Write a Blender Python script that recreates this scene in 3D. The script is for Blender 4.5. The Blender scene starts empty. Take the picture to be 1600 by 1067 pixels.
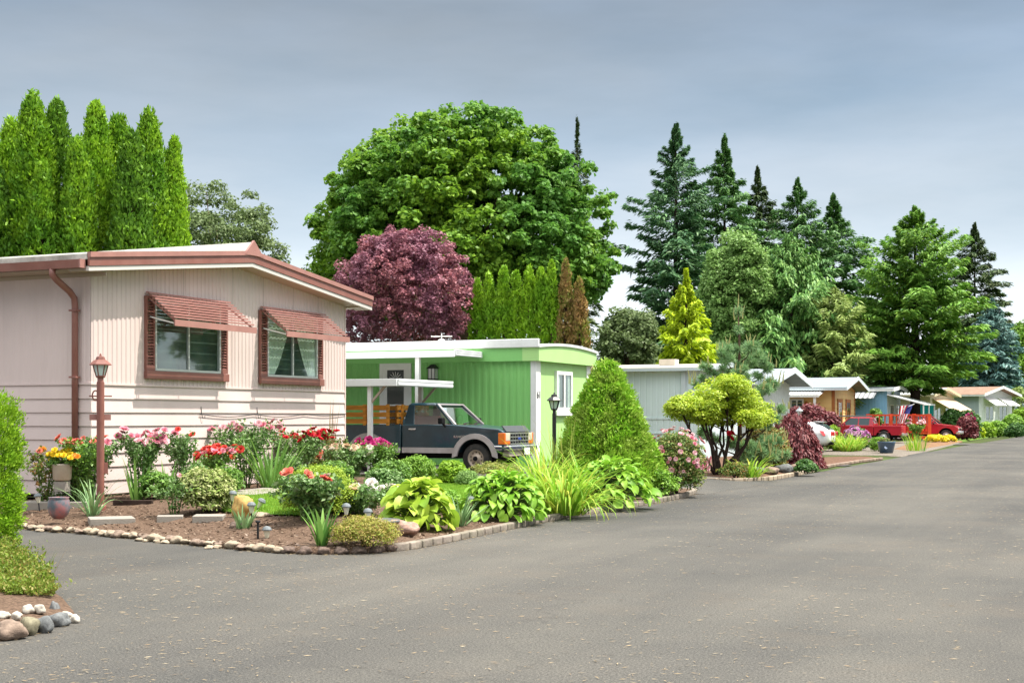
import bpy, bmesh, math, random
import numpy as np
from mathutils import Vector, Matrix
D = bpy.data
SC = bpy.context.scene
COL = SC.collection
R = math.radians
rnd = random.Random(7)

# ---------------------------------------------------------------- camera
FPX, CXP, HYP, H = 2200.0, 800.0, 652.0, 1.6      # focal length in photo pixels, centre column, horizon row, eye height
cd = D.cameras.new('camera'); cam = D.objects.new('camera', cd); COL.objects.link(cam)
cam.location = (0, 0, H); cam.rotation_euler = (R(90), 0, 0)
cd.sensor_width = 36; cd.lens = 36 * FPX / 1600; cd.shift_y = (HYP - 533.5) / 1600
cd.clip_start = .1; cd.clip_end = 3000
SC.camera = cam
# ---------------------------------------------------------------- light
SUN_EL, SUN_AZ = R(63), R(90)                     # azimuth clockwise from +Y (sun stands to the +X side)
w = D.worlds.new('World'); SC.world = w; w.use_nodes = True
nt = w.node_tree; bg = nt.nodes['Background']
sky = nt.nodes.new('ShaderNodeTexSky'); sky.sky_type = 'NISHITA'; sky.sun_disc = False
sky.sun_elevation = SUN_EL; sky.sun_rotation = SUN_AZ; sky.air_density = 1.0; sky.dust_density = 2.0; sky.ozone_density = 1.5
tc = nt.nodes.new('ShaderNodeTexCoord')
mp = nt.nodes.new('ShaderNodeMapping'); mp.inputs['Scale'].default_value = (1.0, 1.6, 3.5); mp.inputs['Rotation'].default_value = (R(8), R(-14), R(25))
nz = nt.nodes.new('ShaderNodeTexNoise'); nz.inputs['Scale'].default_value = 1.6; nz.inputs['Detail'].default_value = 6; nz.inputs['Roughness'].default_value = .52
rp = nt.nodes.new('ShaderNodeValToRGB'); rp.color_ramp.elements[0].position = .30; rp.color_ramp.elements[1].position = .72
rp.color_ramp.elements[0].color = (.55, .55, .55, 1); rp.color_ramp.elements[1].color = (.97, .97, .97, 1)
sep = nt.nodes.new('ShaderNodeSeparateXYZ')
lr = nt.nodes.new('ShaderNodeValToRGB')           # thin high cloud: milky low down, grey above; unseen zenith raised for fill light
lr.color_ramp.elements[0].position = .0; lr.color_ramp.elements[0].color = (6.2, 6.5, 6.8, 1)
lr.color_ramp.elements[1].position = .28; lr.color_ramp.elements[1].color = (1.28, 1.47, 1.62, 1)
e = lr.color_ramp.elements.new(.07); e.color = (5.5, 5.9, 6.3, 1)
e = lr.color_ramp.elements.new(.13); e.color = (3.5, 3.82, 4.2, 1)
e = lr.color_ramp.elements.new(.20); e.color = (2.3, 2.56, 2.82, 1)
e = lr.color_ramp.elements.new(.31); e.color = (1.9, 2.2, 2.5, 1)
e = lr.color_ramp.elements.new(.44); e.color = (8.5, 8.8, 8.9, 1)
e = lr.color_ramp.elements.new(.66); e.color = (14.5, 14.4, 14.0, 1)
mx = nt.nodes.new('ShaderNodeMixRGB')
L = nt.links.new
L(tc.outputs['Generated'], mp.inputs['Vector']); L(mp.outputs['Vector'], nz.inputs['Vector'])
L(nz.outputs['Fac'], rp.inputs['Fac']); L(rp.outputs['Color'], mx.inputs['Fac'])
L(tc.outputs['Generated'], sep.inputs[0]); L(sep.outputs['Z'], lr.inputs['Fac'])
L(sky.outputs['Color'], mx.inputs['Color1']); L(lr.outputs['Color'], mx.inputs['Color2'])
n2 = nt.nodes.new('ShaderNodeTexNoise'); n2.inputs['Scale'].default_value = 1.1; n2.inputs['Detail'].default_value = 7; n2.inputs['Roughness'].default_value = .55
m2 = nt.nodes.new('ShaderNodeMapping'); m2.inputs['Scale'].default_value = (1.6, 2.4, 7.0); m2.inputs['Rotation'].default_value = (R(20), R(-38), R(-20)); m2.inputs['Location'].default_value = (3.1, 1.7, .4)
r2 = nt.nodes.new('ShaderNodeValToRGB'); r2.color_ramp.elements[0].position = .34; r2.color_ramp.elements[1].position = .68
r2.color_ramp.elements[0].color = (.80, .87, .90, 1); r2.color_ramp.elements[1].color = (1.27, 1.22, 1.18, 1)
x2 = nt.nodes.new('ShaderNodeMixRGB'); x2.blend_type = 'MULTIPLY'; x2.inputs['Fac'].default_value = 1
L(tc.outputs['Generated'], m2.inputs['Vector']); L(m2.outputs['Vector'], n2.inputs['Vector']); L(n2.outputs['Fac'], r2.inputs['Fac'])
L(mx.outputs['Color'], x2.inputs['Color1']); L(r2.outputs['Color'], x2.inputs['Color2'])
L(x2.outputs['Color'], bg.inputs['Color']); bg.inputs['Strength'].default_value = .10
sd = D.lights.new('sun', 'SUN'); so = D.objects.new('sun', sd); COL.objects.link(so)
sd.energy = 3.9; sd.angle = R(.6); sd.color = (1.0, .95, .86)
so.rotation_euler = (R(90) - SUN_EL, 0, R(180) - SUN_AZ)   # refined below by direction
sv = Vector((math.sin(SUN_AZ) * math.cos(SUN_EL), math.cos(SUN_AZ) * math.cos(SUN_EL), math.sin(SUN_EL)))
so.rotation_euler = sv.to_track_quat('Z', 'Y').to_euler()
SC.view_settings.view_transform = 'Standard'; SC.view_settings.look = 'None'
SC.view_settings.exposure = 1.04; SC.view_settings.gamma = 1.0
SC.render.engine = 'CYCLES'
cy = SC.cycles
cy.use_denoising = True
try: cy.denoiser = 'OPENIMAGEDENOISE'
except Exception: pass
cy.max_bounces = 6; cy.diffuse_bounces = 3; cy.glossy_bounces = 2; cy.transmission_bounces = 3; cy.transparent_max_bounces = 6
cy.sample_clamp_indirect = 4.0; cy.caustics_reflective = False; cy.caustics_refractive = False

# ---------------------------------------------------------------- frames
AL = math.atan(980 / 2200.0)                      # the street's direction against the view axis
CA, SA = math.cos(AL), math.sin(AL)
def P(px, py, Y): return Vector(((px - CXP) / FPX * Y, Y, H + (HYP - py) / FPX * Y))
def NU(N, U, z=0): return Vector((CA * N + SA * U, -SA * N + CA * U, z))     # N towards the road, U along it
def toNU(p): return (CA * p[0] - SA * p[1], SA * p[0] + CA * p[1])
def G0(px, py):
    Y = FPX * H / (py - HYP); return Vector(((px - CXP) / FPX * Y, Y, 0))

# ---------------------------------------------------------------- materials
def mat(name, col, rough=.6, spec=.3, var=0.0, vscale=3.0, bump=0.0, bscale=40.0, metal=0.0, dirt=None, dscale=1.5, damt=.5, coat=0.0, stretch=None):
    m = D.materials.new(name); m.use_nodes = True
    t = m.node_tree; b = t.nodes['Principled BSDF']
    b.inputs['Roughness'].default_value = rough; b.inputs['Specular IOR Level'].default_value = spec
    b.inputs['Metallic'].default_value = metal; b.inputs['Coat Weight'].default_value = coat
    b.inputs['Base Color'].default_value = (*col, 1)
    c = t.nodes.new('ShaderNodeTexCoord'); src = c.outputs['Object']
    if stretch:
        mp = t.nodes.new('ShaderNodeMapping'); mp.inputs['Scale'].default_value = stretch
        t.links.new(src, mp.inputs['Vector']); src = mp.outputs['Vector']
    last = None
    if var:
        n = t.nodes.new('ShaderNodeTexNoise'); n.inputs['Scale'].default_value = vscale; n.inputs['Detail'].default_value = 5
        t.links.new(src, n.inputs['Vector'])
        r = t.nodes.new('ShaderNodeValToRGB'); r.color_ramp.elements[0].position = .3; r.color_ramp.elements[1].position = .7
        r.color_ramp.elements[0].color = (*[max(0, x * (1 - var)) for x in col], 1)
        r.color_ramp.elements[1].color = (*[min(1, x * (1 + var)) for x in col], 1)
        t.links.new(n.outputs['Fac'], r.inputs['Fac']); last = r.outputs['Color']
    if dirt:
        n = t.nodes.new('ShaderNodeTexNoise'); n.inputs['Scale'].default_value = dscale; n.inputs['Detail'].default_value = 8; n.inputs['Roughness'].default_value = .7
        t.links.new(src, n.inputs['Vector'])
        r = t.nodes.new('ShaderNodeValToRGB'); r.color_ramp.elements[0].position = .45; r.color_ramp.elements[1].position = .75
        r.color_ramp.elements[0].color = (0, 0, 0, 1); r.color_ramp.elements[1].color = (damt, damt, damt, 1)
        t.links.new(n.outputs['Fac'], r.inputs['Fac'])
        x = t.nodes.new('ShaderNodeMixRGB'); t.links.new(r.outputs['Color'], x.inputs['Fac'])
        if last: t.links.new(last, x.inputs['Color1'])
        else: x.inputs['Color1'].default_value = (*col, 1)
        x.inputs['Color2'].default_value = (*dirt, 1); last = x.outputs['Color']
    if last: t.links.new(last, b.inputs['Base Color'])
    if bump:
        n = t.nodes.new('ShaderNodeTexNoise'); n.inputs['Scale'].default_value = bscale; n.inputs['Detail'].default_value = 4
        t.links.new(src, n.inputs['Vector'])
        bp = t.nodes.new('ShaderNodeBump'); bp.inputs['Strength'].default_value = bump; bp.inputs['Distance'].default_value = .02
        t.links.new(n.outputs['Fac'], bp.inputs['Height']); t.links.new(bp.outputs['Normal'], b.inputs['Normal'])
    return m

def leafmat(name, cols, trans=.3, gloss=.25, clump=None, cscale=.8):
    """foliage: every leaf takes one of COLS by its own random number, with a slow drift to CLUMP"""
    m = D.materials.new(name); m.use_nodes = True
    t = m.node_tree; b = t.nodes['Principled BSDF']; out = t.nodes['Material Output']
    g = t.nodes.new('ShaderNodeNewGeometry')
    r = t.nodes.new('ShaderNodeValToRGB')
    el = r.color_ramp.elements
    while len(el) < len(cols): el.new(.5)
    for i, c in enumerate(cols):
        el[i].position = i / max(1, len(cols) - 1); el[i].color = (*c, 1)
    t.links.new(g.outputs['Random Per Island'], r.inputs['Fac'])
    last = r.outputs['Color']
    if clump:
        n = t.nodes.new('ShaderNodeTexNoise'); n.inputs['Scale'].default_value = cscale; n.inputs['Detail'].default_value = 2
        t.links.new(g.outputs['Position'], n.inputs['Vector'])
        rr = t.nodes.new('ShaderNodeValToRGB'); rr.color_ramp.elements[0].position = .42; rr.color_ramp.elements[1].position = .62
        rr.color_ramp.elements[1].color = (.75, .75, .75, 1)
        t.links.new(n.outputs['Fac'], rr.inputs['Fac'])
        x = t.nodes.new('ShaderNodeMixRGB'); t.links.new(rr.outputs['Color'], x.inputs['Fac'])
        t.links.new(last, x.inputs['Color1']); x.inputs['Color2'].default_value = (*clump, 1); last = x.outputs['Color']
    t.links.new(last, b.inputs['Base Color'])
    b.inputs['Roughness'].default_value = .5; b.inputs['Specular IOR Level'].default_value = gloss
    tr = t.nodes.new('ShaderNodeBsdfTranslucent'); t.links.new(last, tr.inputs['Color'])
    ms = t.nodes.new('ShaderNodeMixShader'); ms.inputs['Fac'].default_value = trans
    t.links.new(b.outputs['BSDF'], ms.inputs[1]); t.links.new(tr.outputs['BSDF'], ms.inputs[2])
    t.links.new(ms.outputs['Shader'], out.inputs['Surface'])
    return m

def glassmat(name, tint=(.5, .62, .6), refl=.35):
    m = D.materials.new(name); m.use_nodes = True
    t = m.node_tree; out = t.nodes['Material Output']; t.nodes.remove(t.nodes['Principled BSDF'])
    tr = t.nodes.new('ShaderNodeBsdfTransparent'); tr.inputs['Color'].default_value = (*tint, 1)
    gl = t.nodes.new('ShaderNodeBsdfGlossy'); gl.inputs['Roughness'].default_value = .03; gl.inputs['Color'].default_value = (.85, .93, .92, 1)
    lw = t.nodes.new('ShaderNodeLayerWeight'); lw.inputs['Blend'].default_value = .5
    pw = t.nodes.new('ShaderNodeMath'); pw.operation = 'POWER'; pw.inputs[1].default_value = 2.6; t.links.new(lw.outputs['Facing'], pw.inputs[0])
    ma = t.nodes.new('ShaderNodeMath'); ma.operation = 'MULTIPLY_ADD'; ma.inputs[1].default_value = .8; ma.inputs[2].default_value = refl * .3; t.links.new(pw.outputs[0], ma.inputs[0])
    ms = t.nodes.new('ShaderNodeMixShader')
    t.links.new(ma.outputs[0], ms.inputs['Fac']); t.links.new(tr.outputs[0], ms.inputs[1]); t.links.new(gl.outputs[0], ms.inputs[2])
    t.links.new(ms.outputs[0], out.inputs['Surface'])
    return m

# ---------------------------------------------------------------- mesh helpers
class MB:
    def __init__(s): s.v = []; s.f = []
    def add(s, vs, fs):
        o = len(s.v); s.v += [tuple(p) for p in vs]; s.f += [tuple(i + o for i in q) for q in fs]; return s
    def box(s, x0, x1, y0, y1, z0, z1):
        v = [(x0, y0, z0), (x1, y0, z0), (x1, y1, z0), (x0, y1, z0), (x0, y0, z1), (x1, y0, z1), (x1, y1, z1), (x0, y1, z1)]
        return s.add(v, [(0, 3, 2, 1), (4, 5, 6, 7), (0, 1, 5, 4), (1, 2, 6, 5), (2, 3, 7, 6), (3, 0, 4, 7)])
    def hexa(s, b, t):
        """two rings of four points"""
        return s.add(list(b) + list(t), [(0, 3, 2, 1), (4, 5, 6, 7), (0, 1, 5, 4), (1, 2, 6, 5), (2, 3, 7, 6), (3, 0, 4, 7)])
    def bar(s, a, b, w, h, up=(0, 0, 1)):
        a, b = Vector(a), Vector(b); d = (b - a).normalized(); up = Vector(up)
        x = d.cross(up)
        if x.length < 1e-4: x = d.cross(Vector((1, 0, 0)))
        x.normalize(); y = x.cross(d).normalized()
        r = lambda c: [c - x * w / 2 - y * h / 2, c + x * w / 2 - y * h / 2, c + x * w / 2 + y * h / 2, c - x * w / 2 + y * h / 2]
        return s.hexa(r(a), r(b))
    def prism(s, poly, a, b, plane='xz'):
        m = {'xz': lambda p, t: (p[0], t, p[1]), 'yz': lambda p, t: (t, p[0], p[1]), 'xy': lambda p, t: (p[0], p[1], t)}[plane]
        n = len(poly)
        v = [m(p, a) for p in poly] + [m(p, b) for p in poly]
        return s.add(v, [tuple(range(n))[::-1], tuple(range(n, 2 * n))] + [(i, (i + 1) % n, (i + 1) % n + n, i + n) for i in range(n)])
    def tube(s, pts, r, n=8, cap=True):
        pts = [Vector(p) for p in pts]; k = len(pts)
        rs = r if isinstance(r, (list, tuple)) else [r] * k
        v = []; prev = None
        for i, p in enumerate(pts):
            d = (pts[min(i + 1, k - 1)] - pts[max(i - 1, 0)]).normalized()
            if prev is None: x = d.cross(Vector((0, 0, 1)) if abs(d.z) < .9 else Vector((1, 0, 0)))
            else: x = prev - d * prev.dot(d)
            x.normalize(); y = d.cross(x); prev = x
            v += [p + (x * math.cos(2 * math.pi * j / n) + y * math.sin(2 * math.pi * j / n)) * rs[i] for j in range(n)]
        f = [(i * n + j, i * n + (j + 1) % n, (i + 1) * n + (j + 1) % n, (i + 1) * n + j) for i in range(k - 1) for j in range(n)]
        if cap: f += [tuple(range(n))[::-1], tuple(range((k - 1) * n, k * n))]
        return s.add(v, f)
    def lathe(s, prof, n=16, o=(0, 0, 0), axis='z', cap=True):
        v = []
        for r, z in prof:
            for j in range(n):
                a = 2 * math.pi * j / n; c, q = r * math.cos(a), r * math.sin(a)
                p = {'z': (c, q, z), 'y': (c, z, q), 'x': (z, c, q)}[axis]
                v.append((p[0] + o[0], p[1] + o[1], p[2] + o[2]))
        k = len(prof)
        f = [(i * n + j, i * n + (j + 1) % n, (i + 1) * n + (j + 1) % n, (i + 1) * n + j) for i in range(k - 1) for j in range(n)]
        if cap: f += [tuple(range(n))[::-1], tuple(range((k - 1) * n, k * n))]
        return s.add(v, f)
    def ball(s, c, r, n=10, k=6, sq=(1, 1, 1)):
        return s.lathe_ball(c, r, n, k, sq)
    def lathe_ball(s, c, r, n, k, sq):
        v = []
        for i in range(k + 1):
            t = math.pi * i / k - math.pi / 2
            for j in range(n):
                a = 2 * math.pi * j / n
                v.append((c[0] + r * sq[0] * math.cos(t) * math.cos(a), c[1] + r * sq[1] * math.cos(t) * math.sin(a), c[2] + r * sq[2] * math.sin(t)))
        return s.add(v, [(i * n + j, i * n + (j + 1) % n, (i + 1) * n + (j + 1) % n, (i + 1) * n + j) for i in range(k) for j in range(n)])
    def build(s, name, m, parent=None, smooth=False, bevel=0.0, seg=2, fixn=True):
        me = D.meshes.new(name); me.from_pydata(s.v, [], s.f)
        if fixn:
            b = bmesh.new(); b.from_mesh(me); bmesh.ops.recalc_face_normals(b, faces=b.faces); b.to_mesh(me); b.free()
        me.materials.append(m)
        if smooth: me.polygons.foreach_set('use_smooth', [True] * len(me.polygons))
        o = D.objects.new(name, me); COL.objects.link(o)
        if parent: o.parent = parent
        if bevel:
            md = o.modifiers.new('bevel', 'BEVEL'); md.width = bevel; md.segments = seg; md.limit_method = 'ANGLE'; md.angle_limit = R(40)
            me.polygons.foreach_set('use_smooth', [True] * len(me.polygons))
            wn = o.modifiers.new('wn', 'WEIGHTED_NORMAL'); wn.keep_sharp = True
        return o

def link_mesh(name, me, m, parent=None):
    if m: me.materials.append(m)
    o = D.objects.new(name, me); COL.objects.link(o)
    if parent: o.parent = parent
    return o
def empty(name, loc=(0, 0, 0), rz=0.0):
    o = D.objects.new(name, None); COL.objects.link(o); o.location = loc; o.rotation_euler = (0, 0, rz); o.empty_display_size = .2
    return o
def tag(o, label, cat, group=None, kind=None):
    o['label'] = label; o['category'] = cat
    if group: o['group'] = group
    if kind: o['kind'] = kind
    return o
def struct(o): o['kind'] = 'structure'; return o
def copy_tree(o, parent=None):
    c = o.copy(); COL.objects.link(c)
    if parent: c.parent = parent
    for ch in list(o.children): copy_tree(ch, c)
    return c

def quads_mesh(name, V, per=4, smooth=False):
    """V: (n, per, 3) array -> a mesh of n loose faces"""
    V = np.asarray(V, dtype=np.float32); n = V.shape[0]
    me = D.meshes.new(name)
    me.vertices.add(n * per); me.vertices.foreach_set('co', V.reshape(-1))
    me.loops.add(n * per); me.loops.foreach_set('vertex_index', np.arange(n * per, dtype=np.int32))
    me.polygons.add(n); me.polygons.foreach_set('loop_start', np.arange(0, n * per, per, dtype=np.int32))
    me.polygons.foreach_set('loop_total', np.full(n, per, dtype=np.int32))
    me.update(calc_edges=True); me.validate()
    return me
def grid_strips_mesh(name, V, smooth=True):
    """V: (n, rows, cols, 3): n separate curved patches"""
    V = np.asarray(V, dtype=np.float32); n, a, b, _ = V.shape
    me = D.meshes.new(name); me.vertices.add(n * a * b); me.vertices.foreach_set('co', V.reshape(-1))
    q = []
    for i in range(a - 1):
        for j in range(b - 1):
            q.append((i * b + j, i * b + j + 1, (i + 1) * b + j + 1, (i + 1) * b + j))
    q = np.array(q, dtype=np.int32); F = (q[None] + (np.arange(n, dtype=np.int32) * a * b)[:, None, None]).reshape(-1)
    nf = n * len(q)
    me.loops.add(nf * 4); me.loops.foreach_set('vertex_index', F)
    me.polygons.add(nf); me.polygons.foreach_set('loop_start', np.arange(0, nf * 4, 4, dtype=np.int32))
    me.polygons.foreach_set('loop_total', np.full(nf, 4, dtype=np.int32))
    me.polygons.foreach_set('use_smooth', [smooth] * nf)
    me.update(calc_edges=True)
    return me
def nrm(a): return a / np.maximum(np.linalg.norm(a, axis=-1, keepdims=True), 1e-9)
def leaves(c, d, n, size, asp=.5, fold=.15):
    """rhombic leaves: centre c, axis d, normal n (arrays), size (array)"""
    d = nrm(d); s = nrm(np.cross(n, d)); n = np.cross(d, s); size = np.asarray(size)[:, None]
    a = c - d * size * .5; b = c + d * size * .5
    m = c - d * size * .06 + n * size * fold * .5
    return np.stack([a, m + s * size * asp * .5, b, m - s * size * asp * .5], axis=1)
def rs_dirs(g, n):
    v = g.normal(size=(n, 3)); return nrm(v)
def clump_leaves(g, C, Rd, per, size, asp=.55, squash=.75, outw=.8, up=.5, droop=.1, inner=.45, pw=.6):
    """leaves in clumps: centres C (k,3), radii Rd (k)"""
    k = len(C); N = k * per
    dirs = rs_dirs(g, N); dirs[:, 2] = np.where(dirs[:, 2] < -.35, -dirs[:, 2] * .6, dirs[:, 2])
    dirs = nrm(dirs)
    rr = (inner + (1.05 - inner) * g.random(N) ** pw)
    cc = np.repeat(C, per, axis=0); r = np.repeat(Rd, per)
    off = dirs * (rr * r)[:, None]; off[:, 2] *= squash
    nn = nrm(dirs * outw + np.array([0, 0, up]) + g.normal(size=(N, 3)) * .45)
    ax = nrm(np.cross(nn, rs_dirs(g, N))); ax[:, 2] -= droop
    return leaves(cc + off, ax, nn, size * (.65 + .7 * g.random(N)), asp)
# ---------------------------------------------------------------- terrain
FRONT_PX = [(-330, 800), (-120, 815), (40, 827), (150, 836), (250, 846), (330, 855), (400, 862), (460, 867), (520, 868), (580, 867), (640, 859),
            (700, 847), (770, 832), (840, 817), (900, 806), (960, 797), (1020, 787), (1070, 777), (1092, 768)]
def resample(pts, step):
    out = [Vector(pts[0])]
    for a, b in zip(pts, pts[1:]):
        a, b = Vector(a), Vector(b); n = max(1, int((b - a).length / step))
        out += [a + (b - a) * (i / n) for i in range(1, n + 1)]
    return out
def smooth_line(pts, k=2):
    for _ in range(k):
        pts = [pts[0]] + [(pts[i - 1] + pts[i] * 2 + pts[i + 1]) / 4 for i in range(1, len(pts) - 1)] + [pts[-1]]
    return pts
BEDF = smooth_line(resample([G0(*p) for p in FRONT_PX] + [NU(-9.6, 28.3), NU(-12.8, 28.35)], .3), 3)
BACK = [NU(-22, 18.3), NU(-15.9, 18.3), NU(-15.75, 19), NU(-15.75, 26.4), NU(-13.2, 28.3)]
BEDPOLY = [(p.x, p.y) for p in BEDF] + [(p.x, p.y) for p in BACK[::-1]]
def inpoly(x, y, poly):
    c = False; j = len(poly) - 1
    for i in range(len(poly)):
        a, b = poly[i], poly[j]
        if (a[1] > y) != (b[1] > y) and x < (b[0] - a[0]) * (y - a[1]) / (b[1] - a[1]) + a[0]: c = not c
        j = i
    return c
BF = np.array([(p.x, p.y) for p in BEDF])
def bdist(x, y): return float(np.min(np.hypot(BF[:, 0] - x, BF[:, 1] - y)))
def hb(d):
    t = min(1, max(0, d / 3.2)); return .07 + .22 * t * t * (3 - 2 * t)
def terr(x, y):
    if inpoly(x, y, BEDPOLY): return hb(bdist(x, y))
    N, U = toNU((x, y))
    if 18 < U < 28.4 and N < -13: return .29
    if 28.3 < U < 34.6: return .29 * min(1, max(0, (-8 - N) / 5))
    if U > 34.6 and N < -9: return .08
    return 0
def GT(px, py):
    Y = 10.0
    while Y < 200:
        p = P(px, py, Y)
        if p.z <= terr(p.x, p.y): return Vector((p.x, p.y, terr(p.x, p.y)))
        Y += .06
    return G0(px, py)
def AT(px, Y):
    """point of the ground in picture column px at distance Y"""
    p = P(px, 0, Y); return Vector((p.x, p.y, terr(p.x, p.y)))

# ---------------------------------------------------------------- ground, road, beds
def ground_material():
    m = mat('soil_grass', (.05, .075, .02), .95, .1, var=.5, vscale=.6, bump=.6, bscale=9, dirt=(.09, .07, .04), dscale=.35, damt=.9); return m
def asphalt_material():
    m = D.materials.new('asphalt'); m.use_nodes = True; t = m.node_tree; b = t.nodes['Principled BSDF']
    N = t.nodes.new; K = t.links.new
    c = N('ShaderNodeTexCoord')
    def noise(s, d=6, r=.6, mscale=None, rot=0):
        n = N('ShaderNodeTexNoise'); n.inputs['Scale'].default_value = s; n.inputs['Detail'].default_value = d; n.inputs['Roughness'].default_value = r
        src = c.outputs['Object']
        if mscale:
            q = N('ShaderNodeMapping'); q.inputs['Scale'].default_value = mscale; q.inputs['Rotation'].default_value = (0, 0, rot); K(src, q.inputs['Vector']); src = q.outputs['Vector']
        K(src, n.inputs['Vector']); return n.outputs['Fac']
    def ramp(f, a, b_, ca, cb):
        r = N('ShaderNodeValToRGB'); r.color_ramp.elements[0].position = a; r.color_ramp.elements[1].position = b_
        r.color_ramp.elements[0].color = (*ca, 1); r.color_ramp.elements[1].color = (*cb, 1); K(f, r.inputs['Fac']); return r.outputs['Color']
    def mixc(f, a, b_, mode='MIX'):
        x = N('ShaderNodeMixRGB'); x.blend_type = mode
        if isinstance(f, float): x.inputs['Fac'].default_value = f
        else: K(f, x.inputs['Fac'])
        K(a, x.inputs['Color1'])
        if isinstance(b_, tuple): x.inputs['Color2'].default_value = (*b_, 1)
        else: K(b_, x.inputs['Color2'])
        return x.outputs['Color']
    base = ramp(noise(55, 3, .7), .32, .70, (.038, .0365, .034), (.128, .122, .112))     # aggregate
    big = ramp(noise(.22, 5, .6), .36, .66, (.78, .79, .80), (1.18, 1.15, 1.10))
    base = mixc(1.0, base, big, 'MULTIPLY')
    # wheel tracks and long worn stripes that run with the road (its object frame is turned into the road's direction)
    st = ramp(noise(1.0, 4, .6, (.55, .06, 1)), .38, .62, (.80, .80, .81), (1.16, 1.14, 1.10))
    base = mixc(.8, base, st, 'MULTIPLY')
    grit = ramp(noise(90, 3, .6), .60, .68, (0, 0, 0), (1, 1, 1))
    base = mixc(grit, base, (.21, .19, .155))
    dust = ramp(noise(.55, 8, .72), .52, .76, (0, 0, 0), (.45, .45, .45))
    base = mixc(dust, base, (.115, .092, .070))
    vp = N('ShaderNodeTexVoronoi'); vp.inputs['Scale'].default_value = .13; vp.inputs['Randomness'].default_value = .9
    qm = N('ShaderNodeMapping'); qm.inputs['Scale'].default_value = (1, .45, 1); K(c.outputs['Object'], qm.inputs['Vector']); K(qm.outputs['Vector'], vp.inputs['Vector'])
    base = mixc(1.0, base, ramp(vp.outputs['Color'], .2, .8, (.90, .905, .915), (1.08, 1.075, 1.06)), 'MULTIPLY')
    # cracks
    v = N('ShaderNodeTexVoronoi'); v.feature = 'DISTANCE_TO_EDGE'; v.inputs['Scale'].default_value = .20
    q = N('ShaderNodeVectorMath'); q.operation = 'ADD'
    n3 = N('ShaderNodeTexNoise'); n3.inputs['Scale'].default_value = 1.6; n3.inputs['Detail'].default_value = 6
    K(c.outputs['Object'], n3.inputs['Vector']); K(c.outputs['Object'], q.inputs[0]); K(n3.outputs['Color'], q.inputs[1]); K(q.outputs[0], v.inputs['Vector'])
    cr = ramp(v.outputs['Distance'], .0015, .006, (.28, .28, .28), (0, 0, 0))
    gate = ramp(noise(.35, 2), .5, .6, (0, 0, 0), (1, 1, 1))
    crg = mixc(1.0, cr, gate, 'MULTIPLY')
    base = mixc(crg, base, (.035, .033, .03))
    K(base, b.inputs['Base Color']); b.inputs['Roughness'].default_value = .88; b.inputs['Specular IOR Level'].default_value = .25
    bp = N('ShaderNodeBump'); bp.inputs['Strength'].default_value = .55; bp.inputs['Distance'].default_value = .012
    K(noise(70, 3, .7), bp.inputs['Height']); K(bp.outputs['Normal'], b.inputs['Normal'])
    return m
M_ground = ground_material(); M_asph = asphalt_material()
g = MB(); g.add([(-700, -60, -.02), (900, -60, -.02), (900, 1500, -.02), (-700, 1500, -.02)], [(0, 1, 2, 3)])
struct(g.build('ground', M_ground))
def nu_sheet(name, poly, z, m):
    o = MB().add([(p[0], p[1], 0) for p in poly], [tuple(range(len(poly)))]).build(name, m)
    o.location = (0, 0, z); o.rotation_euler = (0, 0, -AL); return struct(o)
nu_sheet('road', [(-45, -25), (9, -25), (9, 260), (-9.0, 260), (-9.0, 78), (-8.6, 45), (-8.4, 28), (-9.6, 16.9), (-45, 18.4)], .004, M_asph)
nu_sheet('driveway', [(-40, 46.5), (-8.8, 46.5), (-8.8, 48.0), (-40, 48.0)], .009, M_asph)
nu_sheet('driveway', [(-30, 61), (-8.8, 61), (-8.8, 67.5), (-30, 67.5)], .009, M_asph)
nu_sheet('driveway', [(-30, 85.5), (-8.9, 85.5), (-8.9, 91), (-30, 91)], .009, M_asph)
M_conc = mat('concrete', (.30, .27, .235), .9, .2, var=.25, vscale=2, bump=.3, bscale=60, dirt=(.16, .14, .12), dscale=1.2, damt=.6)
# the sloping drive under the dark pickup
dr = MB()
prof = [(-8.2, .006), (-9.5, .075), (-11, .17), (-13, .29), (-30, .30)]
vs = []
for N_, z in prof: vs += [NU(N_, 28.25, z), NU(N_, 34.7, z)]
dr.add(vs, [(2 * i, 2 * i + 1, 2 * i + 3, 2 * i + 2) for i in range(len(prof) - 1)])
struct(dr.build('driveway', M_asph))
# raised bed: rows from the stone edging back to the house
M_soil = mat('bark_mulch', (.10, .064, .045), .95, .08, var=.55, vscale=26, bump=1.0, bscale=45, dirt=(.21, .145, .10), dscale=60, damt=.85)
def bed_rows():
    F = BEDF; n = len(F); B = resample(BACK, .25); rows = []
    tb = [B[min(len(B) - 1, int(round(i / (n - 1) * (len(B) - 1))))] for i in range(n)]
    tb = smooth_line(tb, 2)
    fr = [0, .0, .02, .05, .1, .16, .23, .31, .4, .5, .62, .74, .87, 1.0]
    gg = random.Random(3)
    for k, f in enumerate(fr):
        row = []
        for i in range(n):
            p = F[i] + (tb[i] - F[i]) * f
            z = -.01 if k == 0 else (hb(bdist(p.x, p.y)) + (gg.uniform(-.018, .018) if k > 1 else -.01))
            row.append((p.x, p.y, z))
        rows.append(row)
    m = MB(); v = [p for r in rows for p in r]
    m.add(v, [(a * n + i, a * n + i + 1, (a + 1) * n + i + 1, (a + 1) * n + i) for a in range(len(fr) - 1) for i in range(n - 1)])
    return m
struct(bed_rows().build('flower_bed', M_soil, smooth=True))
nu_sheet('house_lot', [(-45, 18.2), (-15.6, 18.2), (-15.6, 28.4), (-45, 28.4)], .27, M_ground)
nu_sheet('house_lot', [(-40, 34.6), (-14.2, 34.6), (-14.2, 39.5), (-40, 39.5)], .27, M_ground)

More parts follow.
